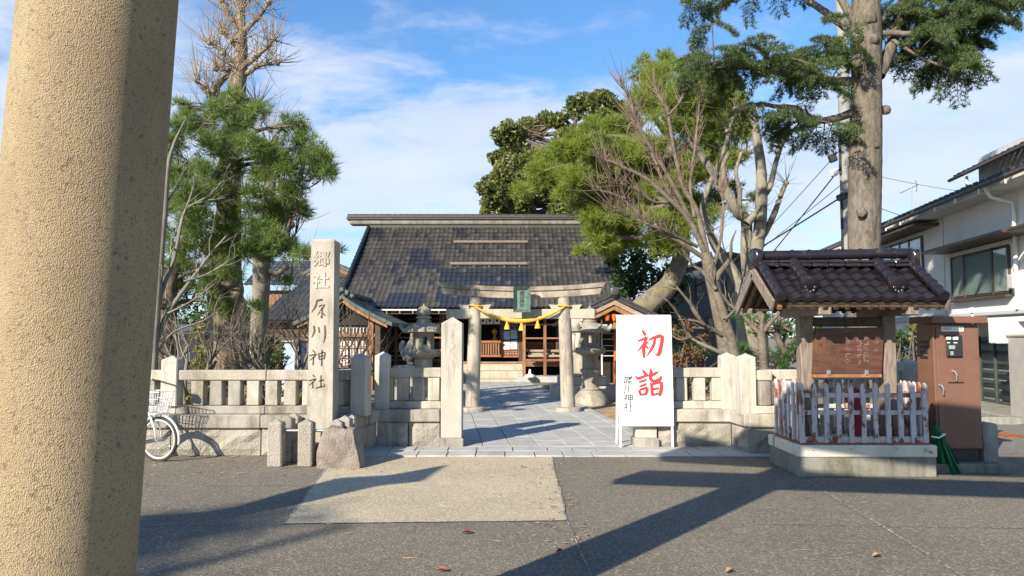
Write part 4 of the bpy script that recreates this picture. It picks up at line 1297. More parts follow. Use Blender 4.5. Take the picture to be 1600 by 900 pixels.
# ================================================================== side porch with the green copper roof, left
SY = 21.5
sp = thing('side_porch', 'gabled side porch with green copper roof, orange bargeboards and white lattice screen', 'porch', (xat(540, SY), SY, 0))
ax_, az = xat(539, SY), zat(466, SY); hw = xat(616, SY) - ax_; ezp = zat(509, SY)
def prof(u):          # u 0..1 from ridge to eave, gently concave
    return ax_ + hw * u, az + (ezp - az) * (1 - (1 - u) ** 1.35 * 1.0) if False else az + (ezp - az) * (u ** .82)
for sg_ in (-1, 1):
    up = []; lo_ = []
    for i in range(11):
        u = i / 10; x_, z_ = ax_ + sg_ * hw * u, az + (ezp - az) * u ** .80
        up.append((x_, SY - .45, z_ + .09)); lo_.append((x_, SY - .45, z_ - .02))
    m = MB(); m.prism(up + lo_[::-1], (0, 4.5, 0)); m.build('roof_slope', 'copper_green', sp, 30)
    bu = [(p[0], SY - .38, p[2] - .03) for p in up]; bl_ = [(p[0], SY - .38, p[2] - .22) for p in up]
    m = MB(); m.prism(bu[:-1] + bl_[:-1][::-1], (0, .06, 0)); m.build('bargeboard', 'wood_orange', sp)
for i in range(9):                                              # ridge ornament
    m = MB(); v_, f_ = blob((ax_ + (i - 4) * .075, SY - .42 + .05 * (i % 2), az + .22 - abs(i - 4) * .045), (.07, .10, .08), i + 50, 2, .2, .8); m.add(v_, f_); m.build('ridge_ornament', 'copper_green', sp, 60)
m = MB(); m.box((ax_, SY + 1.8, az + .12), (.22, 4.4, .14), .03); m.build('ridge', 'copper_green', sp)
wl, wr = ax_ - 1.05, xat(579, SY)
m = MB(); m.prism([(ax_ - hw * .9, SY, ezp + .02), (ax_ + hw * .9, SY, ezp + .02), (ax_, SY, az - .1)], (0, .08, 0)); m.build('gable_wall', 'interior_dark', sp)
zl0, zl1, zl2 = zat(573, SY), zat(524, SY), zat(511, SY)
m = MB(); m.box(((wl + wr) / 2, SY + .12, (zl0 + zl2) / 2), (wr - wl, .03, zl2 - zl0), 0); m.build('screen_paper', 'shoji', sp)
lattice(sp, wl, wr, zl0, zl1 - .03, SY + .02, 20, 3, 'wood_brown', .022, 'lattice')
for i in range(18):
    m = MB(); m.box((wl + (wr - wl) * (i + .5) / 18, SY + .02, (zl1 + zl2) / 2 + .02), (.05, .03, zl2 - zl1), .003); m.build('slat', 'wood_dark', sp)
m = MB(); m.box(((wl + wr) / 2, SY - .02, zl1), (wr - wl + .3, .10, .10), .008); m.build('cross_rail', 'wood_brown', sp)
for x_, mt in ((wr + .02, 'wood_orange'), (wr + .22, 'wood_dark'), (wl, 'wood_brown')):
    m = MB(); m.box((x_, SY - .01, zl2 / 2 + .15), (.16, .16, zl2 + .3), .01); m.build('post', mt, sp)
m = MB(); m.box(((wl + wr) / 2, SY + 2, .35), (wr - wl, 3.8, .7), .02); m.build('base', 'wood_dark', sp)
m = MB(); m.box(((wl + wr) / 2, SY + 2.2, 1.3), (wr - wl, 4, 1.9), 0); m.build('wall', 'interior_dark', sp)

# ================================================================== annex with the low tiled roof, left
AYY = 23.5
an = thing('annex_building', 'low annex with a dark tiled roof and boarded gable left of the shrine hall', 'annex', (xat(470, AYY), AYY, 0))
e0, e1 = xat(396, AYY), xat(560, AYY + .3); aez = zat(500, AYY); run2 = 4.6; rise2 = zat(432, AYY + run2) - aez
Ta = slope_frame(e0, AYY, aez, (1, 0, 0), (0, run2, rise2)); La = math.hypot(run2, rise2); Wa = e1 - e0
tile_slope(an, Ta, Wa, La, .19, .33, lambda c, r, C, Q: 0 if HSEED.random() > .2 else 1, ['tile_annex', 'tile_weathered'], 120, skip=lambda u, v: u < v * .16 - .02)
m = MB(Ta); m.prism([(0, .05, -.10), (Wa, .05, -.10), (Wa, La, -.10), (Wa * .15, La, -.10)], (0, 0, .09)); m.build('roof_boards', 'wood_dark', an)
m = MB(); m.box((xat(500, AYY + 1), AYY + 2.4, aez / 2 + .1), (2.6, 3.6, aez + .1), 0); m.build('wall', 'wood_dark', an)
m = MB(); m.box((xat(440, AYY), AYY + 1.2, aez / 2), (2.2, 1.6, aez), 0); m.build('wall', 'wood_dark', an)
g0 = zat(428, AYY + run2); y_ = AYY + run2 - .2
gx = xat(512, y_); gh = xat(546, y_) - gx; gz = zat(407, y_)
for sg_ in (-1, 1):
    m = MB(); m.prism([(gx, y_, gz + .05), (gx + sg_ * gh * 1.6, y_, g0 - .12), (gx + sg_ * gh * 1.6, y_, g0 - .22), (gx, y_, gz - .08)], (0, 4, 0)); m.build('gable_roof', 'copper_green', an)
    m = MB(); m.prism([(gx, y_ + .02, gz - .085), (gx + sg_ * gh * 1.5, y_ + .02, g0 - .22), (gx + sg_ * gh * 1.5, y_ + .02, g0 - .36), (gx, y_ + .02, gz - .24)], (0, .06, 0)); m.build('bargeboard', 'wood_brown', an)
m = MB(); m.prism([(gx - gh * 1.3, y_ + .1, g0 - .3), (gx + gh * 1.3, y_ + .1, g0 - .3), (gx, y_ + .1, gz - .1)], (0, .1, 0)); m.build('gable_wall', 'wood_dark', an)
# upper left roof fragment behind the grey trunk
y2 = 27.5; m = MB(); x2, x3 = xat(398, y2), xat(470, y2)
m.box(((x2 + x3) / 2, y2 + .6, zat(462, y2) / 2), (x3 - x2, 1.1, zat(462, y2) + .4), 0); m.build('rear_wall', 'wood_brown', an)
T2 = slope_frame(x2 - .3, y2 - .4, zat(447, y2), (1, 0, 0), (0, 2.2, 1.1)); tile_slope(an, T2, 2.6, 2.4, .2, .34, lambda c, r, C, Q: 0, ['tile_annex'], 60)
ws = thing('shed', 'white shed panel tinted with the blue of shade behind the bare shrubs', 'shed', (xat(453, 17), 17, 0))
m = MB(); m.box((xat(455, 17), 17.3, zat(535, 17) / 2), (xat(468, 17) - xat(441, 17), .6, zat(535, 17)), .02); m.build('panel', 'paper_blue', ws)  # the panel is white; the blue of shade is put into its colour
m = MB(); m.box((xat(455, 17), 17.3, zat(535, 17) + .02), (xat(470, 17) - xat(439, 17), .7, .04), .01); m.build('lid', 'cabinet_grey', ws)

# ================================================================== little gabled shrine, right
RY = 20.5
rs_ = thing('side_shrine', 'little gabled side shrine with orange bargeboards and vermilion posts right of the torii', 'shrine', (xat(957, RY), RY, 0))
rx, rzz = xat(957, RY), zat(466, RY); rhw = 1.5; rez = rzz - .72
for sg_ in (-1, 1):
    Tg = slope_frame(rx + sg_ * rhw, RY - .35 if sg_ < 0 else RY + 2.65, rez, (0, -sg_ * -1.0, 0) if sg_ > 0 else (0, -1, 0), (-sg_ * rhw, 0, .72)) if False else None
    m = MB(); m.prism([(rx, RY - .4, rzz + .06), (rx + sg_ * rhw, RY - .4, rez + .06), (rx + sg_ * rhw, RY - .4, rez - .03), (rx, RY - .4, rzz - .05)], (0, 3, 0)); m.build('roof_slope', 'tile_annex', rs_)
    for i in range(9):                                          # verge tiles down the gable edge
        a_ = Vector((rx, RY - .42, rzz + .06)).lerp(Vector((rx + sg_ * rhw, RY - .42, rez + .06)), (i + .5) / 9)
        m = MB(); m.box(a_ + Vector((0, .12, .03)), (.19, .26, .05), .012, rot=Matrix.Rotation(sg_ * math.atan2(.72, rhw), 3, 'Y')); m.build('verge_tile', 'tile_annex', rs_)
    for k_, (o_, mt) in enumerate(((.06, 'wood_pale'), (.20, 'wood_orange'))):
        m = MB(); y_ = RY - .36 + .05 * k_; m.prism([(rx, y_, rzz - o_), (rx + sg_ * rhw * .97, y_, rez - o_), (rx + sg_ * rhw * .97, y_, rez - o_ - .12), (rx, y_, rzz - o_ - .13)], (0, .05, 0)); m.build('bargeboard', mt, rs_)
roll(rs_, (rx, RY - .5, rzz + .10), (rx, RY + 2.5, rzz + .10), .09, 10, 'tile_annex')
m = MB(); v_, f_ = blob((rx, RY - .5, rzz + .16), (.14, .06, .13), 3, 2, .15, .7); m.add(v_, f_); m.build('ridge_end_tile', 'tile_annex', rs_, 60)
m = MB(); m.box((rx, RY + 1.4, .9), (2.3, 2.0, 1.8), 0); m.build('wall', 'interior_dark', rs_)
m = MB(); m.prism([(rx - 1.2, RY + .05, rez), (rx + 1.2, RY + .05, rez), (rx, RY + .05, rzz - .18)], (0, .08, 0)); m.build('gable_wall', 'wood_dark', rs_)
for x_, mt in ((xat(962, RY), 'vermilion'), (rx - 1.1, 'wood_brown'), (rx + 1.1, 'vermilion'), (xat(940, RY), 'white_paint')):
    w_ = .04 if mt == 'white_paint' else .12; m = MB(); m.box((x_, RY - .02, 1.0), (w_, w_, 2.0), .008); m.build('post', mt, rs_)
for py in (521, 530, 540, 548, 556):
    m = MB(); m.beam(at(940, py, RY - .06), at(962, py, RY - .06), .02, .02); m.build('rail', 'eave_white', rs_)
for pxx in (949, 960):
    c = at(pxx, 496, RY - .15); m = MB(); m.lathe([(.0, -.09), (.05, -.085), (.085, .07), (.085, .09), (.0, .09)], c, 12); m.build('lantern', 'vermilion', rs_, 40)
m = MB(); m.box((xat(935, RY - .8), RY - .5, zat(512, RY - .5)), (1.6, .9, .10), .02); m.build('canopy', 'wood_grey', rs_)
m = MB(); m.box((rx, RY + .8, .12), (2.8, 2.8, .24), .02); m.build('base', 'concrete', rs_)

# ================================================================== white house at right
th_ = math.atan(.1466); HT = Matrix.Translation((8.2, 0, 0)) @ Matrix.Rotation(-th_, 4, 'Z'); kY = 1 / math.cos(th_)
def hu(px_):           # local y where the line of sight of a pixel column meets the wall
    return 8.2 / ((px_ - 800) / F - .1466) * kY
def hz(py_, px_):
    return CZ + (525 - py_) / F * hu(px_) / kY
ho = thing('white_house', 'white two storey house with dark tiled eaves and curtained windows at right', 'house', (9.8, 18, 0))
def hb(name, c, size, mat, ch=.01, **k):
    m = MB(HT); m.box(c, size, ch); return m.build(name, mat, k.get('par', ho))
EZ = 4.72; yl = 30.5
hb('wall', (4, (13 + yl) / 2, EZ / 2 + .1), (8, yl - 13, EZ + .2), 'house_white', .0)
# main roof slope: eave at local x = -.6
TR = HT @ slope_frame(-.6, yl + .5, EZ, (0, -1, 0), (4.5, 0, 1.9))
tile_slope(ho, TR, yl + .5 - 12.5, 4.9, .30, .33, lambda c, r, C, Q: 0, ['tile_house'], 110)
m = MB(HT); m.prism([(-.58, 12.5, EZ - .03), (4.0, 12.5, EZ + 1.88), (4.0, 12.5, EZ + 1.75), (-.58, 12.5, EZ - .13)], (0, yl - 12, 0)); m.build('roof_boards', 'eave_white', ho)
for i in range(58):
    y_ = yl + .3 - i * .29; m = MB(HT); m.tube([(-.64, y_, EZ + .03), (-.56, y_, EZ + .06)], .062, 10); m.build('eave_end_tile', 'tile_house', ho, 40)
hb('gutter', (-.70, (12.5 + yl) / 2, EZ - .07), (.10, yl - 12, .08), 'bronze_frame', .02)
for i in range(15): hb('gutter_hook', (-.70, yl - .8 - i * 1.1, EZ - .15), (.03, .03, .13), 'white_paint', .004)
hb('soffit', (-.3, (12.6 + yl) / 2, EZ - .16), (.6, yl - 12.4, .03), 'eave_white', .0)
# upper roof tier
TU = HT @ slope_frame(1.1, 20.8, 5.95, (0, -1, 0), (3, 0, 1.2))
tile_slope(ho, TU, 9.5, 3.2, .30, .33, lambda c, r, C, Q: 0, ['tile_house'], 60)
hb('upper_wall', (4.2, 16.2, 5.6), (5.2, 8.6, 1.6), 'house_grey', .0)
hb('upper_gutter', (1.0, 16.1, 5.88), (.09, 9.6, .08), 'bronze_frame', .02)
hb('upper_board', (1.5, 15.6, 5.45), (.05, 8, .12), 'wood_pale', .01)
hb('downpipe', (1.25, 20.4, 5.5), (.07, .07, .8), 'white_paint', .02)
def house_window(pa, pb, zt_, zb_, panes, canopy=True, mats=('curtain', 'curtain_pale')):
    ya, yb = hu(pa), hu(pb)
    f = hb('window', (-.005, (ya + yb) / 2, (zt_ + zb_) / 2), (.09, abs(ya - yb), zt_ - zb_), 'bronze_frame', .01)
    for i in range(len(panes)):
        t0 = sum(panes[:i]) / sum(panes); t1 = sum(panes[:i + 1]) / sum(panes); y0_, y1_ = ya + (yb - ya) * t0, ya + (yb - ya) * t1
        g_ = abs(y1_ - y0_) - .10
        hb('curtain', (-.056, (y0_ + y1_) / 2, (zt_ + zb_) / 2), (.008, g_, zt_ - zb_ - .12), mats[0] if panes[i] == max(panes) else mats[1], .001, par=f)
        hb('pane', (-.066, (y0_ + y1_) / 2, (zt_ + zb_) / 2), (.006, g_, zt_ - zb_ - .12), 'window_glass', .001, par=f)
        hb('sash', (-.072, y0_, (zt_ + zb_) / 2), (.03, .06, zt_ - zb_), 'bronze_frame', .004, par=f)
    hb('sill', (-.07, (ya + yb) / 2, zb_ - .05), (.16, abs(ya - yb) + .1, .06), 'bronze_frame', .008, par=f)
    if canopy:
        hb('canopy', (-.30, (ya + yb) / 2 - .3, zt_ + .16), (.66, abs(ya - yb) + 1.5, .07), 'bronze_frame', .015)
        hb('canopy_band', (-.02, (ya + yb) / 2, zt_ + .06), (.10, abs(ya - yb) + .3, .10), 'eave_white', .01)
house_window(1494, 1583, hz(392, 1538), hz(463, 1538), [1, 2.1, 1])
house_window(1386, 1447, hz(378, 1415), hz(440, 1415), [1, 1, 1, 1.2])
house_window(1655, 1740, hz(392, 1538), hz(463, 1538), [1, 1.4])
hb('lower_canopy', (-.45, 14.6, 1.93), (.95, 7.4, .07), 'louvre', .02)
hb('lower_fascia', (-.91, 14.6, 1.86), (.05, 7.4, .09), 'house_white', .01)
hb('wall_band', (-.03, 20.5, 2.02), (.08, 16, .16), 'house_grey', .02)
for px_ in (1478, 1484): hb('vent_hood', (-.10, hu(px_), hz(476, px_)), (.16, .16, .17), 'house_white', .04)
yq = hu(1597)
m = MB(HT); m.tube([(-.62, yq, EZ - .08), (-.50, yq, EZ - .30), (-.10, yq, EZ - .42), (-.08, yq, EZ - .6), (-.08, yq, 2.1)], .04, 8); m.build('downpipe', 'white_paint', ho, 60)
for px_, py_ in ((1450, 430), (1592, 440)): hb('meter', (-.08, hu(px_), hz(py_, px_)), (.14, .22, .30), 'house_grey', .02)
hb('wall_joint', (-.004, 18.9, 3.3), (.012, .02, 2.6), 'cabinet_grey', .001)
# antenna on the roof
p = at(1425, 312, 21.0)
am = MB(); am.tube([p + Vector((0, 0, -.6)), p + Vector((0, 0, .4))], .015, 6); am.tube([p + Vector((-.30, 0, .20)), p + Vector((.16, 0, .42))], .012, 6)
for i in range(5): am.tube([p + Vector((-.28 + i * .1, -.16, .21 + i * .048)), p + Vector((-.28 + i * .1, .16, .21 + i * .048))], .008, 5)
am.tube([p + Vector((.12, 0, .56)), p + Vector((.16, 0, .42)), p + Vector((.13, 0, .22))], .012, 5)
am.build('antenna', 'metal_grey', ho)
# dark louvred gate
gt = thing('louvred_gate', 'dark slatted garage gate below the white house beside the brown steel cabinet', 'gate', HT @ Vector((-.2, 16.5, 0)))
y0_, y1_ = hu(1526), hu(1600)
for i in range(7):
    z_ = .15 + i * .21; m = MB(HT); m.box((-.22, (y0_ + y1_) / 2, z_), (.05, abs(y0_ - y1_), .075), .006); m.build('slat', 'louvre', gt)
m = MB(HT); m.box((-.12, (y0_ + y1_) / 2, .78), (.03, abs(y0_ - y1_), 1.5), 0); m.build('backing_panel', 'screen_grey', gt)
for q in np.linspace(y0_, y1_, 4):
    m = MB(HT); m.box((-.27, q, .78), (.05, .06, 1.56), .006); m.build('upright', 'louvre', gt)
m = MB(HT); m.box((-.5, 16, .06), (1.6, 6, .12), .02); m.build('threshold', 'concrete', gt)

# dark navy building behind the bare trees
nb = thing('navy_building', 'dark slate blue gabled building seen through the bare trees', 'building', (xat(1120, 27), 27, 0))
xa, xb = xat(1066, 27), xat(1182, 27)
m = MB(); m.prism([(xa, 27, 0), (xb, 27, 0), (xb, 27, zat(408, 27)), (xat(1140, 27), 27, zat(398, 27)), (xa, 27, zat(424, 27))], (0, 6, 0)); m.build('wall', 'navy_siding', nb)
m = MB(); m.prism([(xa - .2, 26.8, zat(425, 27)), (xat(1140, 27), 26.8, zat(398, 27)), (xat(1140, 27), 26.8, zat(398, 27) + .1), (xa - .2, 26.8, zat(425, 27) + .1)], (0, 6.4, 0)); m.build('roof', 'tile_house', nb)
m = MB(); m.prism([(xb + .3, 26.8, zat(409, 27)), (xat(1140, 27), 26.8, zat(398, 27)), (xat(1140, 27), 26.8, zat(398, 27) + .1), (xb + .3, 26.8, zat(409, 27) + .1)], (0, 6.4, 0)); m.build('roof', 'tile_house', nb)
for pxx, py in ((1092, 453), (1140, 450), (1110, 512)):
    p = at(pxx, py, 26.98); m = MB(); m.box(p, (.22, .08, .75), .01); w_ = m.build('window', 'bronze_frame', nb)
    m = MB(); m.box(p + Vector((0, -.042, 0)), (.15, .01, .66), .001); m.build('pane', 'window_glass', w_)

# far houses seen between the trunks at left
def far_house(label, xa, xb, Y, ytop, yeave, wall, roof, wins):
    t = thing('far_house', label, 'house', (xat((xa + xb) / 2, Y), Y, 0), 'houses far off at left')
    a_, b_ = xat(xa, Y), xat(xb, Y); ze, zr = zat(yeave, Y), zat(ytop, Y)
    m = MB(); m.box(((a_ + b_) / 2, Y + 3, ze / 2), (b_ - a_, 6, ze), 0); m.build('wall', wall, t)
    m = MB(); m.prism([(a_ - .4, Y - .5, ze - .05), (a_ - .4, Y + 3, zr), (a_ - .4, Y + 6.5, ze - .05)], (b_ - a_ + .8, 0, 0)); m.build('roof', roof, t)
    for (pxx, py, w_, h_) in wins:
        p = at(pxx, py, Y); m = MB(); m.box((p.x, Y - .02, p.z), (w_, .08, h_), .01); f = m.build('window', 'white_paint', t)
        m = MB(); m.box((p.x, Y - .07, p.z), (w_ - .15, .02, h_ - .15), .0); m.build('pane', 'window_glass', f)
far_house('far white house with an orange red roof glimpsed between the left trunks', 262, 322, 34, 511, 528, 'house_white', 'roof_red', ((285, 540, 1.0, .8), (300, 545, .8, .8)))
far_house('far grey house low behind the balustrade at left of the dark pine trunk', 205, 262, 30, 505, 522, 'house_grey', 'tile_house', ((244, 535, .9, .8),))
far_house('far pale house behind the shrubs between pruned trunk and annex', 375, 436, 38, 488, 505, 'house_grey', 'tile_house', ((400, 520, 1.0, .8),))
far_house('low pale house standing far back between sign and bare plum tree', 1050, 1110, 48, 470, 486, 'house_white', 'tile_house', ((1075, 500, 1.0, .8),))
# ================================================================== new-year sign board
GY = 10.28
p0, p1 = gnd(970, 697), gnd(1052, 697); zT, zB_ = zat(494.5, GY), zat(665, GY)
sb = thing('sign_board', 'tall white standing sign board with two large red brush characters', 'sign', (xat(1010, GY), GY, 0))
tl, tr_, bl, br = at(963.5, 494.5, GY), at(1048.5, 493.5, GY), at(967.5, 665, GY), at(1053, 665.5, GY)
LB = Vector((0, .10, 0))
m = MB(); m.prism([bl, br, tr_, tl], (0, .018, 0)); m.build('board', 'sign_white', sb)
for a_, b_, nm in ((tl, bl, 0), (tr_, br, 1)):
    foot = a_.lerp(b_, (a_.z) / (a_.z - b_.z)); foot.z = .026
    m = MB(); m.beam(a_ + Vector((.018 * (1 - 2 * nm), .034, 0)), foot + Vector((.018 * (1 - 2 * nm), .034, 0)), .035, .03, .004); m.build('leg', 'white_paint', sb)
    m = MB(); m.beam(a_ + Vector((.02 * (1 - 2 * nm), .06, -.05)), foot + Vector((.02 * (1 - 2 * nm), .42, 0)), .03, .03, .004); m.build('rear_leg', 'white_paint', sb)
for q in (tl.lerp(tr_, .5), bl.lerp(br, .5)):
    m = MB(); m.box(q + Vector((0, .036, 0)), (.76, .03, .035), .004); m.build('cross_bar', 'white_paint', sb)
ZC = 4.09; OX, OY = 960, 485
HATSU = [[(176, 120, 3), (186, 138, 13), (199, 160, 14)], [(150, 196, 10), (178, 186, 11), (206, 172, 15)], [(208, 170, 14), (190, 212, 13), (168, 240, 10), (143, 266, 3)], [(187, 214, 12), (187, 260, 17), (190, 304, 11)],
         [(222, 196, 4), (208, 208, 8), (196, 224, 8)], [(194, 222, 8), (206, 234, 11), (220, 246, 6)],
         [(220, 188, 8), (252, 174, 13), (286, 164, 17), (300, 160, 14)], [(300, 160, 12), (306, 176, 17), (298, 230, 18), (284, 278, 19), (268, 284, 8), (256, 274, 3)], [(262, 174, 9), (252, 215, 15), (232, 254, 12), (204, 296, 3)]]
MOUDE = [[(178, 376, 4), (188, 392, 13), (200, 408, 14)], [(134, 420, 5), (152, 434, 15), (184, 424, 12), (216, 410, 15)], [(156, 460, 8), (178, 452, 11), (206, 443, 11)], [(158, 488, 8), (180, 480, 11), (206, 470, 11)],
         [(156, 506, 6), (162, 524, 14), (172, 543, 13)], [(162, 508, 10), (186, 500, 12), (212, 494, 14)], [(212, 496, 14), (208, 516, 14), (200, 540, 12)], [(172, 540, 10), (188, 536, 11), (206, 530, 11)],
         [(284, 390, 4), (262, 402, 14), (238, 418, 10)], [(226, 374, 6), (234, 392, 16), (230, 430, 17), (248, 452, 15), (284, 444, 17), (297, 430, 13), (296, 416, 4)],
         [(228, 462, 8), (238, 480, 14), (240, 520, 15), (246, 548, 11)], [(238, 474, 10), (268, 464, 13), (298, 456, 15)], [(298, 456, 13), (302, 480, 16), (296, 520, 17), (288, 548, 11)], [(246, 504, 10), (264, 500, 12), (284, 497, 10)], [(246, 540, 9), (266, 535, 11), (290, 529, 10)]]
for gl in (HATSU, MOUDE):
    red = MB()
    for st_ in gl: strokes(red, [st_], OX, OY, ZC, GY, .0022 + .00015 * gl.index(st_), 1.4)
    red.build('brush_character', 'sign_red', sb)
for i, ch in enumerate('犀川神社'):
    q = at(981.5 + i * .3, 594.5 + i * 14.3, GY); text(ch, .140, (q.x, GY - .002, q.z), 'ink', sb, extrude=.001, bold=.0005, name='character')

# ================================================================== roofed notice board
KX0, KX1, KY0, KY1 = 3.15, 4.66, 8.25, 9.20
ki = thing('notice_kiosk', 'wooden notice board under a small glazed tile roof on a concrete base', 'notice board', ((KX0 + KX1) / 2, 8.76, 0))
cx_, cy_ = (KX0 + KX1) / 2, (KY0 + KY1) / 2
m = MB(); m.box((cx_, cy_, .11), (KX1 - KX0, KY1 - KY0, .22), .012); m.build('base', 'concrete_mossy', ki)
cw = .14
for c, s_ in (((cx_ , KY0 + cw / 2 - .01, .285), (KX1 - KX0 + .02, cw, .13)), ((cx_, KY1 - cw / 2 + .01, .285), (KX1 - KX0 + .02, cw, .13)), ((KX0 + cw / 2 - .01, cy_ - .03, .285), (cw, KY1 - KY0 - 2 * cw - .08, .13)), ((KX1 - cw / 2 + .01, cy_, .285), (cw, KY1 - KY0 - 2 * cw, .13))):
    m = MB(); m.box(c, s_, .012); m.build('curb', 'cream_curb', ki)
m = MB(); m.box((cx_, cy_, .24), (KX1 - KX0 - .3, KY1 - KY0 - .3, .06), .01); m.build('gravel_bed', 'yard_soil', ki)
KY = 8.76
xl, xr = xat(1257, KY), xat(1385, KY); zr_ = 1.86
for x_ in (xl, xr):
    m = MB(); m.box((x_, KY, (zr_ + .2) / 2 + .1), (.155, .155, zr_ - .2), .012); m.build('post', 'wood_grey', ki)
    for dy in (-.42, .42):
        m = MB(); m.beam((x_, KY + dy * .8, .30), (x_, KY, 1.00), .09, .10); m.build('brace', 'wood_grey', ki)
    m = MB(); m.box((x_, KY, zr_ - .02), (.14, 1.22, .12), .01); m.build('cross_beam', 'wood_grey', ki)
    m = MB(); m.box((x_, KY, 1.97), (.12, .9, .12), .01); m.build('cross_beam', 'wood_grey', ki)
m = MB(); m.box(((xl + xr) / 2, KY, zat(503, KY) + .0), (xr - xl - .15, .12, .11), .008); m.build('head_beam', 'wood_dark', ki)
m = MB(); m.box(((xl + xr) / 2, KY, zr_ + .10), (xr - xl + .75, .12, .12), .008); m.build('plate_beam', 'wood_dark', ki)
for dy in (-.56, .56):
    m = MB(); m.box(((xl + xr) / 2, KY + dy, zr_ + .05), (xr - xl + .80, .10, .10), .008); m.build('eave_beam', 'wood_dark', ki)
# board
BYY = KY - .13
b_tl, b_tr, b_br, b_bl = at(1275, 513, BYY), at(1382, 511, BYY), at(1377, 583, BYY), at(1270.5, 583.5, BYY)
m = MB(); m.prism([b_bl, b_br, b_tr, b_tl], (0, .05, 0)); bd = m.build('board', 'board_wood', ki)
m = MB(); m.beam(b_bl + Vector((0, .02, -.03)), b_br + Vector((0, .02, -.03)), .07, .04); m.build('board_rail', 'wood_orange', ki)
for pxx in (1295, 1354):
    m = MB(); q = at(pxx, 582, BYY - .012); m.box(q, (.045, .03, .06), .006); m.build('clamp', 'metal_grey', ki)
def col(txt, pxx, py, st, size, mat='carved_ink'):
    for i, ch in enumerate(txt):
        q = at(pxx - i * .3, py + i * st, BYY); text(ch, size, (q.x, BYY - .0015, q.z), mat, bd, extrude=.001, bold=.0008, name='character')
col('犀川神社', 1281.5, 541, 10.6, .084); col('宮十年', 1294, 545, 9.6, .072); col('宇郷校献', 1308.5, 542, 9.2, .066)
rs = random.Random(4); m = MB()
for pxx, ya, yb in ((1325, 517, 568), (1343, 519, 562), (1353, 524, 562), (1370, 533, 548)):
    y = ya
    while y < yb:
        for k in range(2):
            st = [(pxx + rs.uniform(-5, 5), y + rs.uniform(0, 5), .5)]
            for q in range(3): st.append((pxx + rs.uniform(-4.5, 4.5), y + rs.uniform(0, 8), rs.uniform(.5, .95)))
            strokes(m, [st], 0, 0, 1.0, BYY, .0012, .85)
        y += 8.5
m.build('cursive_carving', 'wood_grey', bd)
# roof
ZR, ZE = zat(420, KY), zat(471, KY - .6); HD = .65
rx0, rx1 = xat(1212, KY - .7), xat(1487, KY - .7)
rw = rx1 - rx0; rL = math.hypot(HD, ZR - ZE)
for sg_ in (1, -1):
    TK = slope_frame(rx0, KY - HD, ZE, (1, 0, 0), (0, HD, ZR - ZE)) if sg_ == 1 else slope_frame(rx1, KY + HD, ZE, (-1, 0, 0), (0, -HD, ZR - ZE))
    tile_slope(ki, TK, rw, rL, .152, .155, lambda c, r, C, Q: 0, ['tile_glazed'], 300, sag=.03)
    m = MB(TK); m.box((rw / 2, rL / 2, -.035), (rw - .04, rL - .02, .03), .004); m.build('roof_board', 'wood_dark', ki)
    if sg_ == 1: TK1 = TK
for x_ in np.linspace(rx0 + .08, rx1 - .08, 15):                  # rafters
    for sg_ in (-1, 1):
        m = MB(); m.beam((x_, KY + sg_ * (HD - .02), ZE - .075), (x_, KY, ZR - .075), .05, .05, .004); m.build('rafter', 'wood_brown' if x_ < rx0 + .2 else 'wood_dark', ki)
for sg_ in (-1, 1):                                              # bargeboards
    for x_ in (rx0 - .005, rx1 + .005):
        m = MB(); m.beam((x_, KY + sg_ * (HD - .0), ZE - .05), (x_, KY, ZR - .04), .03, .13, .004); m.build('bargeboard', 'wood_grey', ki)
# ridge: three courses, round cap tiles, demon tile ends
for k_ in range(2):
    m = MB(); n_ = 9
    for i in range(n_):
        m = MB(); w_ = (rw - .16) / n_; m.box((rx0 + .08 + w_ * (i + .5), KY, ZR + .035 + k_ * .042), (w_ - .006, .24 - .02 * k_, .036), .010, jit=.002); m.build('ridge_course', 'tile_glazed', ki)
roll(ki, (rx0 + .05, KY, ZR + .150), (rx1 - .05, KY, ZR + .185), .062, 9, 'tile_glazed')
for x_ in (rx0 + .03, rx1 - .03):
    m = MB(); v_, f_ = blob((x_, KY, ZR + .11), (.075, .14, .13), 8, 3, .22, .6); m.add(v_, f_); m.build('ridge_end_tile', 'tile_glazed', ki, 60)
    m = MB(); m.lathe([(.07, -.02), (.075, .03), (.06, .06), (.02, .075), (.005, .08)], (x_, KY, ZR + .17), 16); m.build('ridge_knob', 'tile_glazed', ki, 50)
for fx in (.035, .24, .755, .965):                                # descending rolls with round faces
    for Tk in (TK1, slope_frame(rx0, KY + HD, ZE, (1, 0, 0), (0, -HD, ZR - ZE))):
        inner = .1 < fx < .9; u0 = .30 if inner else -.03; r_ = .066 if inner else .055
        a_ = Tk @ Vector((fx * rw, rL * u0, .075 if Tk is TK1 else -.075)); b_ = Tk @ Vector((fx * rw, rL * 1.0, .085 if Tk is TK1 else -.085))
        roll(ki, a_, b_, r_, 4 if inner else 6, 'tile_glazed', 'roll_tile')
        if inner and Tk is TK1:
            m = MB(); m.box(a_ + Vector((0, .10, -.03)), (.22, .2, .08), .03); m.build('roll_seat', 'tile_glazed', ki)
            d = (a_ - b_).normalized(); m = MB(); m.tube([a_ - d * .02, a_ + d * .035, a_ + d * .045], [r_ * 1.55, r_ * 1.6, r_ * 1.2], 20); m.build('round_end_tile', 'tile_glazed', ki, 40)
            m = MB()
            for q in range(8):
                t_ = q * PI / 4; v_, f_ = blob(a_ + d * .05 + Vector((math.cos(t_) * .05, 0, math.sin(t_) * .05)), (.022, .014, .022), q, 1, .1, 1); m.add(v_, f_)
            m.build('flower_relief', 'tile_glazed', ki, 60)

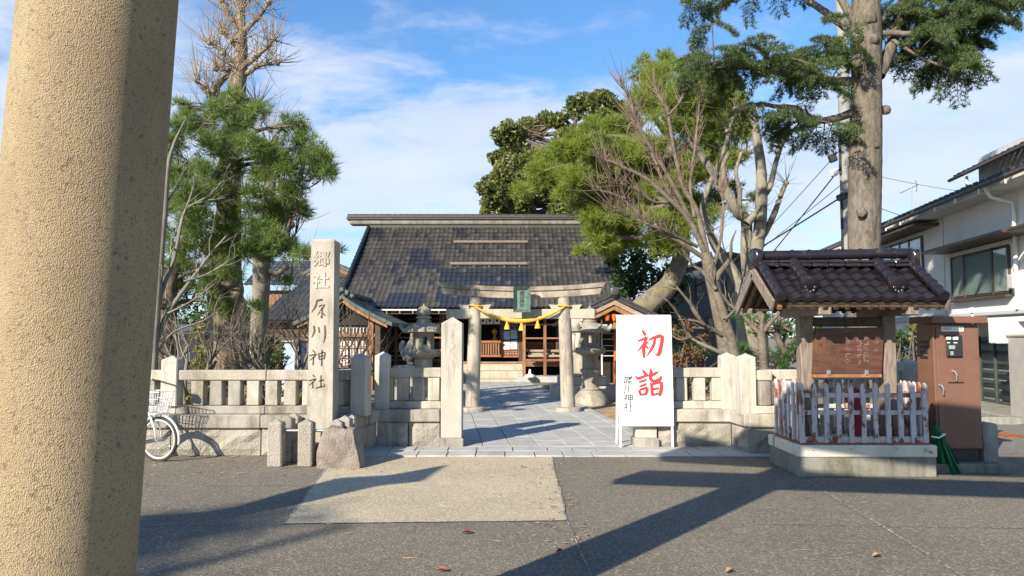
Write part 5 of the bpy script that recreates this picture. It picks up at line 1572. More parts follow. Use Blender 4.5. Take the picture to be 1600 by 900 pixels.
# ================================================================== white metal picket fence on the kiosk base
pf = thing('picket_fence', 'rusty white metal picket fence round the base of the roofed notice board', 'picket fence', (cx_, KY0 + .1, .35))
def picket(x, y, rz=0, h=.66, w=.052, z0=.37):
    m = MB(Matrix.Translation((x, y, z0)) @ Matrix.Rotation(rz, 4, 'Z')); q = w / 2
    m.prism([(-q, -.012, 0), (q, -.012, 0), (q, -.012, h - .035), (q * .55, -.012, h - .012), (0, -.012, h), (-q * .55, -.012, h - .012), (-q, -.012, h - .035)], (0, .026, 0)); m.build('picket', 'rusty_paint', pf)
def panel(pa, pb, n):
    pa = Vector(pa); pb = Vector(pb); rz = math.atan2(pb.y - pa.y, pb.x - pa.x)
    for i in range(n):
        q = pa.lerp(pb, i / (n - 1)); picket(q.x, q.y, rz)
    off = Vector((math.sin(rz), -math.cos(rz), 0)) * -.022
    for z_ in (.40, .70, .89):
        m = MB(); m.beam(pa + off + Vector((0, 0, z_)), pb + off + Vector((0, 0, z_)), .02, .05 if z_ > .5 else .07, .003); m.build('rail', 'rusty_paint', pf)
i_ = .07
panel((KX0 + i_, KY0 + i_, 0), (KX1 - i_, KY0 + i_, 0), 11); panel((KX0 + i_, KY1 - i_, 0), (KX0 + i_, KY0 + i_ + .12, 0), 6)
panel((KX1 - i_, KY1 - i_, 0), (KX0 + i_ + .1, KY1 - i_, 0), 11); panel((KX1 - i_, KY0 + i_ + .12, 0), (KX1 - i_, KY1 - i_ - .1, 0), 7)
m = MB(); m.box((cx_, KY0 + i_ - .01, .36), (KX1 - KX0 - .08, .05, .022), .004); m.build('bottom_plate', 'rust', pf)
m = MB(); m.box((KX0 + i_ - .01, cy_, .361), (.05, KY1 - KY0 - .2, .022), .004); m.build('bottom_plate', 'rust', pf)
rc = thing('traffic_cone', 'red plastic cone standing inside the rusty white picket fence', 'cone', (3.98, 8.7, .27))
m = MB(); m.lathe([(.14, .03), (.13, .05), (.035, .55), (.03, .56)], (3.98, 8.62, .27), 20); m.build('cone', 'red_cloth', rc, 40)
m = MB(); m.box((3.98, 8.62, .285), (.34, .34, .03), .01); m.build('foot', 'red_cloth', rc)

# ================================================================== brown steel control cabinet
CY0 = 8.62
cb = thing('steel_cabinet', 'tall brown steel pump control cabinet with chrome handles beside the picket fence', 'cabinet', (xat(1493, CY0), CY0, 0))
x0, x1 = xat(1458, CY0), xat(1529, CY0); zc0, zc1 = zat(702, CY0), zat(506, CY0); D_ = .36
m = MB(); m.box(((x0 + x1) / 2, CY0 + D_ / 2, (zc0 + zc1) / 2), (x1 - x0, D_, zc1 - zc0), .008); m.build('body', 'brown_steel', cb)
m = MB(); m.box(((x0 + x1) / 2 - .005, CY0 + D_ / 2 - .03, zat(500, CY0)), (x1 - x0 + .12, D_ + .14, zat(495, CY0) - zat(506, CY0)), .008); m.build('cap', 'brown_steel', cb)
m = MB(); m.box(((x0 + x1) / 2, CY0 + D_ / 2, zc0 / 2), (x1 - x0 - .06, D_ - .05, zc0), .006); m.build('plinth', 'black_plastic', cb)
m = MB(); m.box(((x0 + x1) / 2 + .05, CY0 + .25, .05), (x1 - x0 + .5, .75, .11), .01); m.build('footing', 'concrete_mossy', cb)
m = MB(); m.box(((x0 + x1) / 2 + .008, CY0 - .008, (zc0 + zc1) / 2 - .01), (x1 - x0 - .04, .016, zc1 - zc0 - .05), .004); m.build('door', 'brown_steel', cb)
m = MB(); q = at(1488, 514, CY0 - .018); m.box(q, (.255, .006, .056), .001); lb = m.build('name_plate', 'sign_white', cb)
text('消雪ポンプ盤', .040, (q.x, q.y - .0035, q.z), 'ink', lb, extrude=.0004, name='lettering')
m = MB(); q = at(1491, 541, CY0 - .03); m.box(q, (.185, .03, .255), .02); pn = m.build('control_panel', 'black_plastic', cb)
for pxx, py, w_, h_, mt in ((1482, 528.5, .055, .028, 'paper'), (1493, 528.5, .06, .032, 'paper'), (1482, 535.5, .03, .010, 'paper'), (1493, 535.5, .04, .012, 'paper'), (1487.5, 542.5, .072, .042, 'screen_grey'), (1487.5, 552, .036, .045, 'screen_grey')):
    c = at(pxx, py, CY0 - .047); m = MB(); m.box(c, (w_, .006, h_), .001); m.build('display', mt, pn)
m = MB(); q = at(1493, 584, CY0 - .018); m.box(q, (.18, .008, .195), .002); m.build('hatch', 'brown_steel', cb)
m = MB(); m.box(at(1493.5, 597.5, CY0 - .022), (.18, .012, .010), .001); m.build('hatch_shadow_strip', 'black_plastic', cb)  # raised black strip, drawn as the shadow line under the hatch
for pxx, py in ((1492, 587), (1471.5, 609)):
    q = at(pxx, py, CY0 - .03); m = MB(); m.lathe([(.016, 0), (.018, .02), (.012, .028)], (0, 0, 0), 14)
    m.v = [(q.x - .012 + v[0], q.y + .012 - v[2], q.z + .05 + v[1]) for v in m.v]
    m.tube([q + Vector((-.010, -.016, .05)), q + Vector((.004, -.024, .01)), q + Vector((.006, -.020, -.06))], [.013, .011, .008], 8); m.build('handle', 'chrome', cb, 50)
m = MB(); m.box((x1 + .025, CY0 + .15, zat(518, CY0)), (.06, .16, .13), .008); m.build('vent_box', 'brown_steel', cb)
for z_ in (1.30, 1.36, 1.42, 1.48):
    m = MB(); m.box((x0 - .004, CY0 + .2, z_), (.012, .16, .03), .003); m.build('vent_slot', 'black_plastic', cb)
# green tarp
gt_ = thing('green_tarp', 'folded dark green tarp tied with pale cord, leaning beside the kiosk base', 'tarp', gnd(1484, 740))
tp_ = at(1459, 660, 8.50); b0 = gnd(1462, 737); b1 = gnd(1505, 739); m = MB(); rows = 14; cols_ = 22; vs = []; rs = random.Random(3)
ph = [rs.uniform(-.02, .02) for _ in range(cols_)]
for i in range(rows):
    u = i / (rows - 1)
    for k in range(cols_):
        v = k / (cols_ - 1); base = b0.lerp(b1, v) + Vector((0, -.12 * math.sin(PI * v), 0)); p = (tp_ + Vector((.05 * v, 0, -.04 * v))).lerp(base, u ** .9)
        w_ = .035 * u * math.sin(v * 22 + 1.2 * u) + ph[k] * u
        if .28 < u < .36: p.x += (.5 - v) * .05
        vs.append((p.x + w_ * .4, p.y + w_, p.z + .01))
fs = [(i * cols_ + k, (i + 1) * cols_ + k, (i + 1) * cols_ + k + 1, i * cols_ + k + 1) for i in range(rows - 1) for k in range(cols_ - 1)]
n0 = len(vs); vs += [(v[0] + .01, v[1] + .06, v[2]) for v in vs]; fs += [tuple(n0 + q for q in f[::-1]) for f in fs]
edge = [k for k in range(cols_)] + [i * cols_ + cols_ - 1 for i in range(1, rows)] + [(rows - 1) * cols_ + k for k in range(cols_ - 2, -1, -1)] + [i * cols_ for i in range(rows - 2, 0, -1)]
for a_, b_ in zip(edge, edge[1:] + edge[:1]): fs.append((b_, a_, n0 + a_, n0 + b_))
m.add(vs, fs); m.build('cloth', 'green_tarp', gt_, 80)
m = MB(); q = at(1462, 683, 8.35); m.tube([q + Vector((-.06, -.02, .01)), q + Vector((0, -.06, 0)), q + Vector((.09, -.03, .035)), q + Vector((.1, .05, .03))], .008, 6); m.build('cord', 'paper', gt_, 60)
# low concrete block and street bits
o = MB(); p = gnd(1541, 733); o.box((p.x, p.y + .15, .27), (.17, .55, .54), .02, jit=.008)
cbk = o.build('concrete_block', 'concrete', None); tag(cbk, 'pale concrete wall stub standing right of the brown steel cabinet', 'concrete block')
o = MB(); p = gnd(1566, 681); o.lathe([(.30, 0), (.30, .012), (.27, .014), (.26, .010), (.05, .010)], (p.x, p.y, .006), 28)
mh = o.build('manhole_cover', 'rust', None, 40); tag(mh, 'round rusty manhole cover in the side street at right', 'manhole cover')
gc = thing('meter_cabinet', 'grey steel cabinet with a white meter box at the right edge', 'cabinet', (xat(1600, 13), 13, 0))
m = MB(); xx = xat(1574, 13.6); m.box((xx + .45, 13.3, .80), (.9, .6, 1.48), .01); m.build('body', 'cabinet_grey', gc)
m = MB(); m.box((xx + .45, 13.3, 1.56), (.96, .68, .05), .01); m.build('cap', 'cabinet_grey', gc)
m = MB(); m.box((xx + .2, 13.75, 1.62), (.75, .25, .42), .02); m.build('meter_box', 'house_white', gc)
m = MB(); m.box((xx + .45, 13.3, .03), (1.0, .7, .08), .01); m.build('footing', 'concrete', gc)
m = MB(); x_ = xat(1519, 9.4); 
wl_ = thing('dome_fixture', 'small white dome fixture on a stalk above the brown cabinet', 'fixture', (xat(1519, 9.5), 9.5, 1.7))
q = at(1519, 487, 9.5); m = MB(); m.lathe([(.055, -.01), (.055, .015), (.04, .045), (.0, .055)], q, 16); m.build('dome', 'white_paint', wl_, 40)
m = MB(); m.tube([q, (q.x, q.y, 1.2), (q.x, q.y, 0)], .016, 8); m.build('stalk', 'white_paint', wl_)
# small kerb wall by the street
m = MB(); m.beam((8.0, 13.2, .06), (10.6, 13.0, .06), .14, .14, .02); tag(m.build('kerb', 'concrete', kind='structure'))

# ================================================================== white bicycle
BYK = 9.30
wx, wz = xat(253, BYK), None
wr_ = .268; wc = Vector((xat(253, BYK), BYK, wr_ + .006))
bk = thing('bicycle', 'white city bicycle with a wire front basket parked by the stone fence', 'bicycle', (wc.x - .5, BYK, 0))
def ring(c, r, t, n=48, k=8, yaw=0.0):
    m = MB(); P_ = [c + Vector((r * math.cos(a_) * math.cos(yaw), r * math.cos(a_) * math.sin(yaw), r * math.sin(a_))) for a_ in np.linspace(0, 2 * PI, n + 1)]
    m.tube(P_, t, k, cap=False); return m
YW = -.26
fd = Vector((math.cos(YW), math.sin(YW), 0))
rc_ = wc - fd * 1.06
for nm, c, yw in (('front', wc, YW), ('rear', rc_, YW)):
    w_ = bpy.data.objects.new('wheel', MB().box((0, 0, 0), (.001, .001, .001), 0).mesh('wheel', 'tyre')) if False else None
    h_ = MB(); n_ = Vector((-math.sin(yw), math.cos(yw), 0)); h_.tube([c - n_ * .045, c + n_ * .045], .022, 10); hub = h_.build('wheel', 'chrome', bk)
    ring(c, wr_ - .010, .019, yaw=yw).build('tyre', 'tyre', hub, 180); ring(c, wr_ - .034, .014, yaw=yw).build('rim', 'tyre_pale', hub, 180)
    s_ = MB()
    for i in range(28):
        a_ = i * 2 * PI / 28; q = c + n_ * (.03 if i % 2 else -.03); s_.tube([q, c + Vector((math.cos(a_) * fd.x, math.cos(a_) * fd.y, math.sin(a_))) * (wr_ - .04)], .0022, 4)
    s_.build('spokes', 'chrome', hub)
    mg = MB(); a0, a1 = (-.2, 2.6) if nm == 'front' else (.2, 3.3); P_ = [c + Vector((math.cos(a_) * fd.x, math.cos(a_) * fd.y, math.sin(a_))) * (wr_ + .026) for a_ in np.linspace(a0, a1, 18)]
    mg.tube(P_, .015, 6); mg.build('mudguard', 'bike_white', bk, 180)
side = Vector((-fd.y, fd.x, 0)); UP = Vector((0, 0, 1))
hd = wc - fd * .22 + UP * .50; 
fk = MB()
for sg_ in (-1, 1): fk.tube([wc + side * .05 * sg_, wc - fd * .02 + side * .05 * sg_ + UP * .12, wc - fd * .11 + side * .04 * sg_ + UP * .30, hd - UP * .12], [.010, .012, .014, .016], 8)
fk.build('fork', 'bike_white', bk, 180)
fr = MB(); bb = wc - fd * .62 + UP * .0; st = wc - fd * .80 + UP * .52
fr.tube([hd + UP * .05 - fd * .02, hd - UP * .12 + fd * .02], .02, 8); fr.tube([hd - UP * .08, hd - fd * .16 - UP * .34, bb + UP * .06], .019, 8); fr.tube([bb, st], .017, 8)
for sg_ in (-1, 1): fr.tube([bb + side * .04 * sg_, rc_ + side * .06 * sg_], .010, 6); fr.tube([st - UP * .12 + side * .03 * sg_, rc_ + side * .06 * sg_], .009, 6)
fr.build('frame', 'bike_white', bk, 60)
hb_ = MB(); g_ = hd + UP * .30 - fd * .06
hb_.tube([hd, g_], .013, 8); hb_.tube([g_ - fd * .20 + side * .26, g_ - fd * .06 + side * .20 + UP * .01, g_ + side * .05, g_ - side * .05, g_ - fd * .06 - side * .20 + UP * .01, g_ - fd * .20 - side * .26], .011, 8); hb_.build('handlebar', 'chrome', bk, 60)
for sg_ in (-1, 1):
    m = MB(); q = g_ - fd * .2 + side * .26 * sg_; m.tube([q, q - fd * .11 + side * .03 * sg_], .016, 8); m.build('grip', 'black_plastic', bk)
m = MB(); v_, f_ = blob(st + UP * .10 - fd * .02, (.13, .09, .04), 2, 3, .03, .8); m.add(v_, f_); m.build('saddle', 'black_plastic', bk, 60)
m = MB(); m.tube([st, st + UP * .09], .012, 8); m.build('seat_post', 'chrome', bk)
m = MB(); v_, f_ = blob(bb + side * .07 * -1 + fd * -.2 + UP * .03, (.27, .02, .055), 1, 2, .02, .5); m.add(v_, f_); m.build('chain_guard', 'bike_white', bk, 60)
m = MB(); m.tube([bb - side * .1, bb + side * .1], .02, 8); m.tube([bb - side * .08, bb - side * .08 - UP * .14 + fd * .05], .01, 6); m.box(bb - side * .13 - UP * .14 + fd * .05, (.09, .07, .02), .004); m.build('crank', 'chrome', bk)
bs = MB(); bc = wc - fd * .085 + UP * .455; hw_, hl, hh = .14, .165, .135
def bp(u, v, w_):       # basket corner, wider at the top
    k = .80 + .20 * w_; return bc + fd * (u * hl * k + .02 * w_) + side * v * hw_ * k + UP * (w_ - .5) * 2 * hh
for w_ in (0, .33, .66, 1):
    t_ = .0055 if w_ in (0, 1) else .003
    bs.tube([bp(-1, -1, w_), bp(1, -1, w_), bp(1, 1, w_), bp(-1, 1, w_), bp(-1, -1, w_)], t_, 5)
for i in range(9):
    u = -1 + i / 4
    for v in (-1, 1): bs.tube([bp(u, v, 0), bp(u, v, 1)], .0042, 4); bs.tube([bp(v, u, 0), bp(v, u, 1)], .0042, 4)
    bs.tube([bp(u, -1, 0), bp(u, 1, 0)], .003, 4)
bs.build('basket', 'bike_white', bk)
m = MB(); q = wc + fd * .03 + UP * .31 - side * .03; m.lathe([(.03, 0), (.035, .05), (.015, .08)], (0, 0, 0), 12); m.v = [tuple(q + fd * v[2] * -1 + side * v[0] + UP * v[1]) for v in m.v]; m.build('lamp', 'chrome', bk, 40)
m = MB(); m.box(g_ + UP * .01 + fd * .05, (.12, .10, .09), .02, rz=YW); m.build('bell_cover', 'yellow_plastic', bk)
m = MB(); q = rc_ + UP * .0; m.tube([q + side * .08, q + side * .15 - UP * .26 - fd * .05], .009, 6); m.build('stand', 'chrome', bk)

# ================================================================== utility pole and wires
up_ = thing('utility_pole', 'grey concrete utility pole standing close behind the big cedar trunk', 'utility pole', (xat(1329.5, 18), 18, 0))
ux = xat(1329.5, 18); m = MB(); m.tube([(ux, 18, 0), (ux, 18, 11)], [.17, .12], 20); m.build('pole', 'pole_concrete', up_, 60)
for py in (245, 330, 400):
    m = MB(); m.box((ux - .16, 17.95, zat(py, 18)), (.05, .06, .9), .01); m.build('conduit', 'cable_black', up_)
for pxx, py, s_, mt in ((1301, 247, (.17, .17, .20), 'cable_black'), (1303, 270, (.17, .16, .17), 'house_white'), (1317, 307, (.30, .12, .16), 'cable_black')):
    m = MB(); m.box(at(pxx, py, 17.7), s_, .03, rz=.3, rot=Matrix.Rotation(-.35, 3, 'Y')); m.build('junction_box', mt, up_)
def wire(name, label, pts, r, Y0, Y1, sag=.1):
    A0 = at(pts[0][0], pts[0][1], Y0); A1 = at(pts[1][0], pts[1][1], Y1); P_ = []
    for i in range(25):
        u = i / 24; q = A0.lerp(A1, u); q.z -= sag * 4 * u * (1 - u); P_.append(q)
    m = MB(); m.tube(P_, r, 5); o = m.build(name, 'cable_black', None, 180); tag(o, label, 'cable', 'overhead cables from the utility pole')
wire('overhead_cable', 'thick black overhead cable through the lowest junction box by the cedar', ((1327, 300), (1040, 475)), .022, 17.8, 30, .05)
wire('overhead_cable', 'double overhead cable through the white junction box by the cedar', ((1327, 245), (1120, 500)), .018, 17.8, 34, .05)
wire('overhead_cable', 'thin overhead cable below the white junction box by the cedar', ((1327, 278), (1080, 470)), .010, 17.8, 32, .08)
wire('overhead_cable', 'thin upper overhead cable through the dark junction box by the cedar', ((1318, 228), (1130, 430)), .010, 17.8, 34, .08)
wire('overhead_cable', 'pale thin cable crossing the sky from cedar trunk to house roof', ((1375, 276), (1510, 300)), .006, 18, 22, .03)
wire('overhead_cable', 'thin cable running from the cedar trunk to the house eave', ((1375, 325), (1440, 345)), .008, 18, 21, .03)

# ================================================================== assumed stone outside the left edge, its outline shaped to cast the apron shadow
sd = Vector((.602, .799, 0)); pd = Vector((.799, -.602, 0)); cot = math.cos(SUN_EL) / math.sin(SUN_EL)
s0 = -1.6
mo = thing('assumed_shadow_stone', 'assumed upright stone beyond the left edge of the picture, shaped for its shadow', 'monument', (0, 0, 0))
ctr = sd * s0 + pd * -6.30
pro = [(2.9, 1.15, -6.30), (3.34, .66, -6.04), (3.7, .36, -5.96), (4.0, .34, -5.95), (4.5, .54, -6.0), (5.4, .66, -6.10), (5.84, .54, -5.85), (6.3, .26, -5.95), (6.72, .04, -6.03)]
m = MB(); vs = []
pro = [(s0 + .01, 1.2, -6.30)] + pro
for s_, w_, n_ in pro:
    z_ = (s_ - s0) / cot; c = sd * s0 + pd * n_; d_ = .18 if z_ > .6 else .3
    for t_ in np.linspace(0, 2 * PI, 16, endpoint=False):
        q = c + pd * (w_ / 2 * math.cos(t_)) + sd * (d_ * min(1, w_ * 2) * math.sin(t_)); vs.append((q.x, q.y, z_))
fs = []
for i in range(len(pro) - 1):
    for k in range(16): fs.append((i * 16 + k, i * 16 + (k + 1) % 16, (i + 1) * 16 + (k + 1) % 16, (i + 1) * 16 + k))
fs.append(tuple(range((len(pro) - 1) * 16, len(pro) * 16))); m.add(vs, fs); m.build('stone', 'rock', mo, 60)
m = MB(); m.box(ctr + Vector((0, 0, .1)), (1.4, .9, .2), .02, rz=math.atan2(pd.y, pd.x)); m.build('plinth', 'granite_dirty', mo)
# ================================================================== trees
def rot_dir(d, ang, rs):
    d = np.asarray(d, float); r = rs.normal(size=3); p = r - d * (r @ d); p /= np.linalg.norm(p) + 1e-9
    return d * math.cos(ang) + p * math.sin(ang)
def limb(W_, pts, rad, n=10, step=6, wob=0.0, rs=None):
    P, r = smooth_path(pts, rad, step)
    if wob:
        P = P + np.cumsum((rs or RNG).normal(size=P.shape) * wob, 0) * .5
    W_.tube(P, r, n); return P
def shoots(W_, p, n, L, up=.7, spread=.8, r=.006, rs=None, base=None):
    """a burst of straight young shoots from a knuckle"""
    for _ in range(n):
        d = RNG.normal(size=3) * spread + np.array([0, 0, up]) + (base if base is not None else 0); d /= np.linalg.norm(d)
        l = L * RNG.uniform(.45, 1.15); b = RNG.normal(size=3) * .12; q = np.array(p) + RNG.normal(size=3) * .02
        P = np.array([q, q + d * l * .35 + b * l * .15, q + d * l * .7 + (b + [0, 0, .1]) * l * .35, q + d * l + (b + [0, 0, .25]) * l * .45])
        W_.tube(P, [r, r * .8, r * .6, r * .25], 4)
def fork(W_, p, d, L, r, depth, rs=RNG, ang=.55, up=.15, n=3, tips=None, shrink=.68, sides=5):
    """a recursive branch"""
    P = [np.array(p, float)]; d = np.array(d, float); k = 4
    for i in range(k):
        d = d + rs.normal(size=3) * .13 + np.array([0, 0, up * .25]); d /= np.linalg.norm(d); P.append(P[-1] + d * L / k)
    P = np.array(P); R_ = np.linspace(r, r * .55, k + 1); W_.tube(P, R_, sides)
    if depth <= 0:
        if tips is not None: tips.append((P[-1], d))
        return
    for i in range(n):
        t_ = rs.integers(2, k + 1); fork(W_, P[t_], rot_dir(d, ang * rs.uniform(.5, 1.3), rs), L * shrink * rs.uniform(.7, 1.15), R_[t_] * .62, depth - 1, rs, ang, up, n, tips, shrink, max(3, sides - 1))
def knob(W_, p, r):
    t_ = np.linspace(-1, 1, 7); d = unit(RNG.normal(size=3)); W_.tube(np.asarray(p) + d * t_[:, None] * r, r * np.sqrt(np.maximum(.02, 1 - t_ ** 2)) * RNG.uniform(.8, 1.15, 7), 8)
def bumpy_trunk(W_, pts, rad, n=28, step=10, amp=.06, seed=1):
    P, r = smooth_path(pts, rad, step); rs = np.random.default_rng(seed)
    o = W_.n; W_.tube(P, r, n); V = W_.V[-1].reshape(len(P), n, 3); t_ = np.arange(n) * 2 * PI / n
    lob = sum(rs.uniform(.3, 1) * np.sin(k * t_[None] + rs.uniform(0, 6) + rs.uniform(-.5, .5) * np.arange(len(P))[:, None] * .25) for k in (2, 3, 5, 7, 9)) / 3
    V = P[:, None] + (V - P[:, None]) * (1 + amp * lob + rs.normal(size=lob.shape) * amp * .25)[..., None]
    W_.V[-1] = V.reshape(-1, 3); return P, r
def pads(circles, Y, dY, sub=4, k=.62):
    """circles (px, py, r px) at depth Y -> smaller foliage pads (centre, radii)"""
    out = []
    for c in circles:
        y0 = Y + (c[3] if len(c) > 3 else RNG.uniform(-dY, dY)); cc = np.array(at(c[0], c[1], y0)); r = c[2] / F * y0
        for _ in range(sub):
            d = RNG.normal(size=3); d /= np.linalg.norm(d); q = cc + d * r * RNG.uniform(.25, .75) * np.array([1, 1.1, .85])
            rr = r * k * RNG.uniform(.7, 1.1); out.append((q, np.array([rr, rr, rr * .62])))
    return out
def needles(lv, pd_, dens, k, L, Wd, spread=.55, upb=.55, clip=None):
    for c, r in pd_:
        n = max(6, int(dens * r[0] * r[0])); C, d = ell(c, r, n, .35, .25); A = unit(d * .7 + np.array([0, 0, upb]) + RNG.normal(size=d.shape) * .25)
        lv.tufts(C, A, k, L, Wd, spread)
def limbs_to(W_, trunkP, pd_, r=.03, frac=1.0, droop=.15, far=1.3):
    T_ = np.asarray(trunkP)
    for c, rr in pd_:
        if RNG.random() > frac or np.linalg.norm(T_ - c, axis=1).min() > far: continue
        dd = np.linalg.norm(T_ - c - np.array([0, 0, -.2]), axis=1); i = int(np.argmin(dd)); a_ = T_[i]
        m_ = (a_ + c) / 2 + np.array([0, 0, -droop * dd[i]]) + RNG.normal(size=3) * .12 * dd[i]
        limb(W_, [a_, m_, c - np.array([0, 0, rr[2] * .3])], [r, r * .75, r * .35], 6, 5)
        for _ in range(3):
            limb(W_, [m_, (m_ + c) / 2 + RNG.normal(size=3) * rr[0] * .4, c + RNG.normal(size=3) * rr * .5], [r * .5, r * .35, r * .15], 4, 3)

def fill(poly, n, r0, r1, seed):
    rs = np.random.default_rng(seed); P = np.array(poly, float); out = []
    lo, hi = P.min(0), P.max(0)
    while len(out) < n:
        x_, y_ = rs.uniform(lo, hi); ins = False; j = len(P) - 1
        for i in range(len(P)):
            if (P[i][1] > y_) != (P[j][1] > y_) and x_ < (P[j][0] - P[i][0]) * (y_ - P[i][1]) / (P[j][1] - P[i][1]) + P[i][0]: ins = not ins
            j = i
        if ins: out.append((x_, y_, rs.uniform(r0, r1)))
    return out
def tree(name, label, cat, px_, Y, group=None):
    return thing(name, label, cat, (xat(px_, Y), Y, 0), group)

# --- tall pruned tree at left, bare burst of shoots at the top
Y = 13.6
t = tree('pruned_tree', 'tall pruned tree with swollen furrowed trunk and bare knuckled top at left', 'tree', 350, Y)
w = Wood()
TPg, _ = bumpy_trunk(w, px([(349, 662), (350, 600), (352, 540), (353, 500), (352, 455), (356, 400), (357, 340), (358, 270), (366, 190), (371, 130), (377, 85), (376, 30), (375, -40), (374, -140)], Y), [.40, .33, .295, .29, .31, .22, .215, .20, .175, .155, .12, .085, .06, .02], 32, 8, .09, 3)
for q in ((345, 470, -.24), (365, 462, -.2), (352, 440, -.28), (338, 430, -.15), (372, 478, -.12), (360, 400, -.2)):
    v_, f_ = blob(at(q[0], q[1], Y + q[2]), (.17, .16, .19), int(q[0]), 3, .25, 1); q_ = np.array(f_); w.V.append(np.array(v_)); w.Fq.append(q_ + w.n); w.n += len(v_)
w.build('trunk', 'bark_ginkgo', t)
w = Wood(); ends = []
for pts in ([(360, 112), (345, 128), (333, 143), (318, 138), (308, 126)], [(376, 104), (392, 96), (404, 84), (418, 74), (427, 61)], [(378, 118), (390, 112), (402, 103), (416, 100), (434, 98)], [(369, 98), (356, 90), (343, 77), (327, 67)],
            [(373, 78), (362, 64), (347, 50)], [(377, 52), (368, 40), (360, 27), (346, 2)], [(379, 52), (392, 38), (407, 23), (420, 4)], [(376, 20), (385, 0), (395, -15)], [(374, 100), (356, 108), (338, 108)], [(360, 150), (340, 160), (326, 150)], [(366, 165), (388, 172), (402, 165)]):
    dY = RNG.uniform(-.5, .5); pp = px([(a_[0], a_[1], dY * i / len(pts)) for i, a_ in enumerate(pts)], Y); P = limb(w, pp, np.linspace(.06, .026, len(pp)), 8, 5)
    knob(w, P[-1], .055); knob(w, P[len(P) // 2], .06); ends += [(P[-1], 16), (P[len(P) // 2], 8), (P[int(len(P) * .75)], 8)]
w.build('limbs', 'bark_ginkgo', t)
w = Wood()
for p, n in ends: shoots(w, p, int(n * 1.5), .70, .75, .62, .0075)
for q in ((376, 60, 12), (375, 20, 14), (372, 110, 10), (366, 170, 10), (330, 190, 12), (390, 215, 14), (410, 235, 14), (335, 245, 12), (355, 260, 10), (425, 205, 10), (380, 300, 12), (410, 275, 12), (300, 190, 8), (430, 260, 10)): shoots(w, at(q[0], q[1], Y - .6), q[2], .85, .7, .6, .009)
w.build('shoots', 'twig_tan', t, kind='stuff')

# --- second pruned grey trunk
Y = 15.5
t = tree('pruned_tree', 'slimmer grey pruned trunk with knuckled stubs behind the left pine', 'tree', 410, Y)
w = Wood(); bumpy_trunk(w, px([(404, 640), (405, 520), (408, 450), (409, 400), (414, 350), (420, 300), (428, 250), (430, 215)], Y), [.20, .17, .165, .17, .14, .13, .10, .06], 20, 6, .09, 5)
for pts in ([(412, 420), (432, 428), (446, 418)], [(414, 380), (436, 372), (455, 352)], [(420, 330), (440, 310), (448, 290)], [(408, 400), (395, 385), (380, 380)], [(424, 280), (440, 262), (446, 240)]):
    P = limb(w, px(pts, Y), [.08, .065, .05], 8, 5); knob(w, P[-1], .08)
w.build('trunk', 'bark_pale', t); w = Wood()
for q in ((446, 418, 14), (455, 352, 14), (448, 290, 12), (380, 380, 10), (446, 240, 12), (430, 215, 12), (470, 430, 8)): shoots(w, at(q[0], q[1], Y), q[2], .85, .8, .55, .006)
w.build('shoots', 'twig_tan', t, kind='stuff')

# --- left pine
Y = 12.8
t = tree('pine_tree', 'green pine with loose needle clumps behind the balustrade at left', 'pine tree', 258, Y)
w = Wood(); TP, _ = bumpy_trunk(w, px([(256, 660), (257, 560), (259, 500), (266, 440), (285, 390), (310, 330), (340, 270), (358, 220), (366, 175)], Y), [.24, .20, .18, .13, .09, .075, .06, .05, .03], 22, 7, .07, 8)
C_ = [(300, 196, 30), (338, 168, 24), (285, 165, 14), (362, 158, 22), (392, 178, 26), (450, 196, 26), (468, 232, 34), (505, 262, 22), (485, 255, 30), (432, 252, 30), (395, 232, 28), (330, 232, 34), (290, 275, 34), (345, 292, 32), (402, 300, 28), (445, 296, 22), (470, 330, 20), (300, 345, 30), (362, 352, 24), (425, 345, 26), (285, 392, 28), (340, 415, 20), (438, 392, 22), (468, 400, 18), (385, 396, 22), (272, 440, 26), (320, 455, 20), (352, 480, 18), (497, 396, 10), (530, 392, 10), (400, 480, 14), (445, 440, 12), (240, 250, 30), (235, 340, 30), (230, 420, 26), (475, 205, 14), (515, 268, 12)]
C_ += fill([(235, 180), (270, 152), (350, 142), (400, 165), (460, 182), (500, 230), (528, 265), (490, 290), (470, 335), (480, 400), (420, 410), (380, 430), (300, 470), (235, 470)], 66, 14, 24, 3)
pd_ = pads(C_, Y - .35, 1.1, 5, .85)
SK = [TP]
for pts in ([(266, 440), (300, 425), (340, 412)], [(285, 390), (330, 380), (400, 388), (460, 396)], [(310, 330), (280, 320), (240, 335)], [(320, 310), (380, 302), (445, 296)], [(340, 270), (400, 255), (495, 258)], [(330, 290), (290, 275), (240, 255)], [(355, 230), (400, 205), (455, 196)], [(350, 240), (310, 205), (285, 170)], [(365, 215), (345, 170)], [(375, 190), (392, 175)], [(340, 350), (425, 345), (470, 332)], [(259, 480), (300, 470), (350, 478)], [(350, 250), (420, 245), (468, 230)]):
    dy = RNG.uniform(-.9, .9); SK.append(limb(w, px([(a_[0], a_[1], dy * i / 2) for i, a_ in enumerate(pts)], Y), np.linspace(.045, .018, len(pts)), 7, 6, .006))
limbs_to(w, np.concatenate(SK), pd_[::3], .016, far=.85)
w.build('trunk', 'bark_pine', t); lv = Leaves(); needles(lv, pd_, 520, 10, .16, .0105, .75, .45); lv.build('crown', 'pine_needles', t)

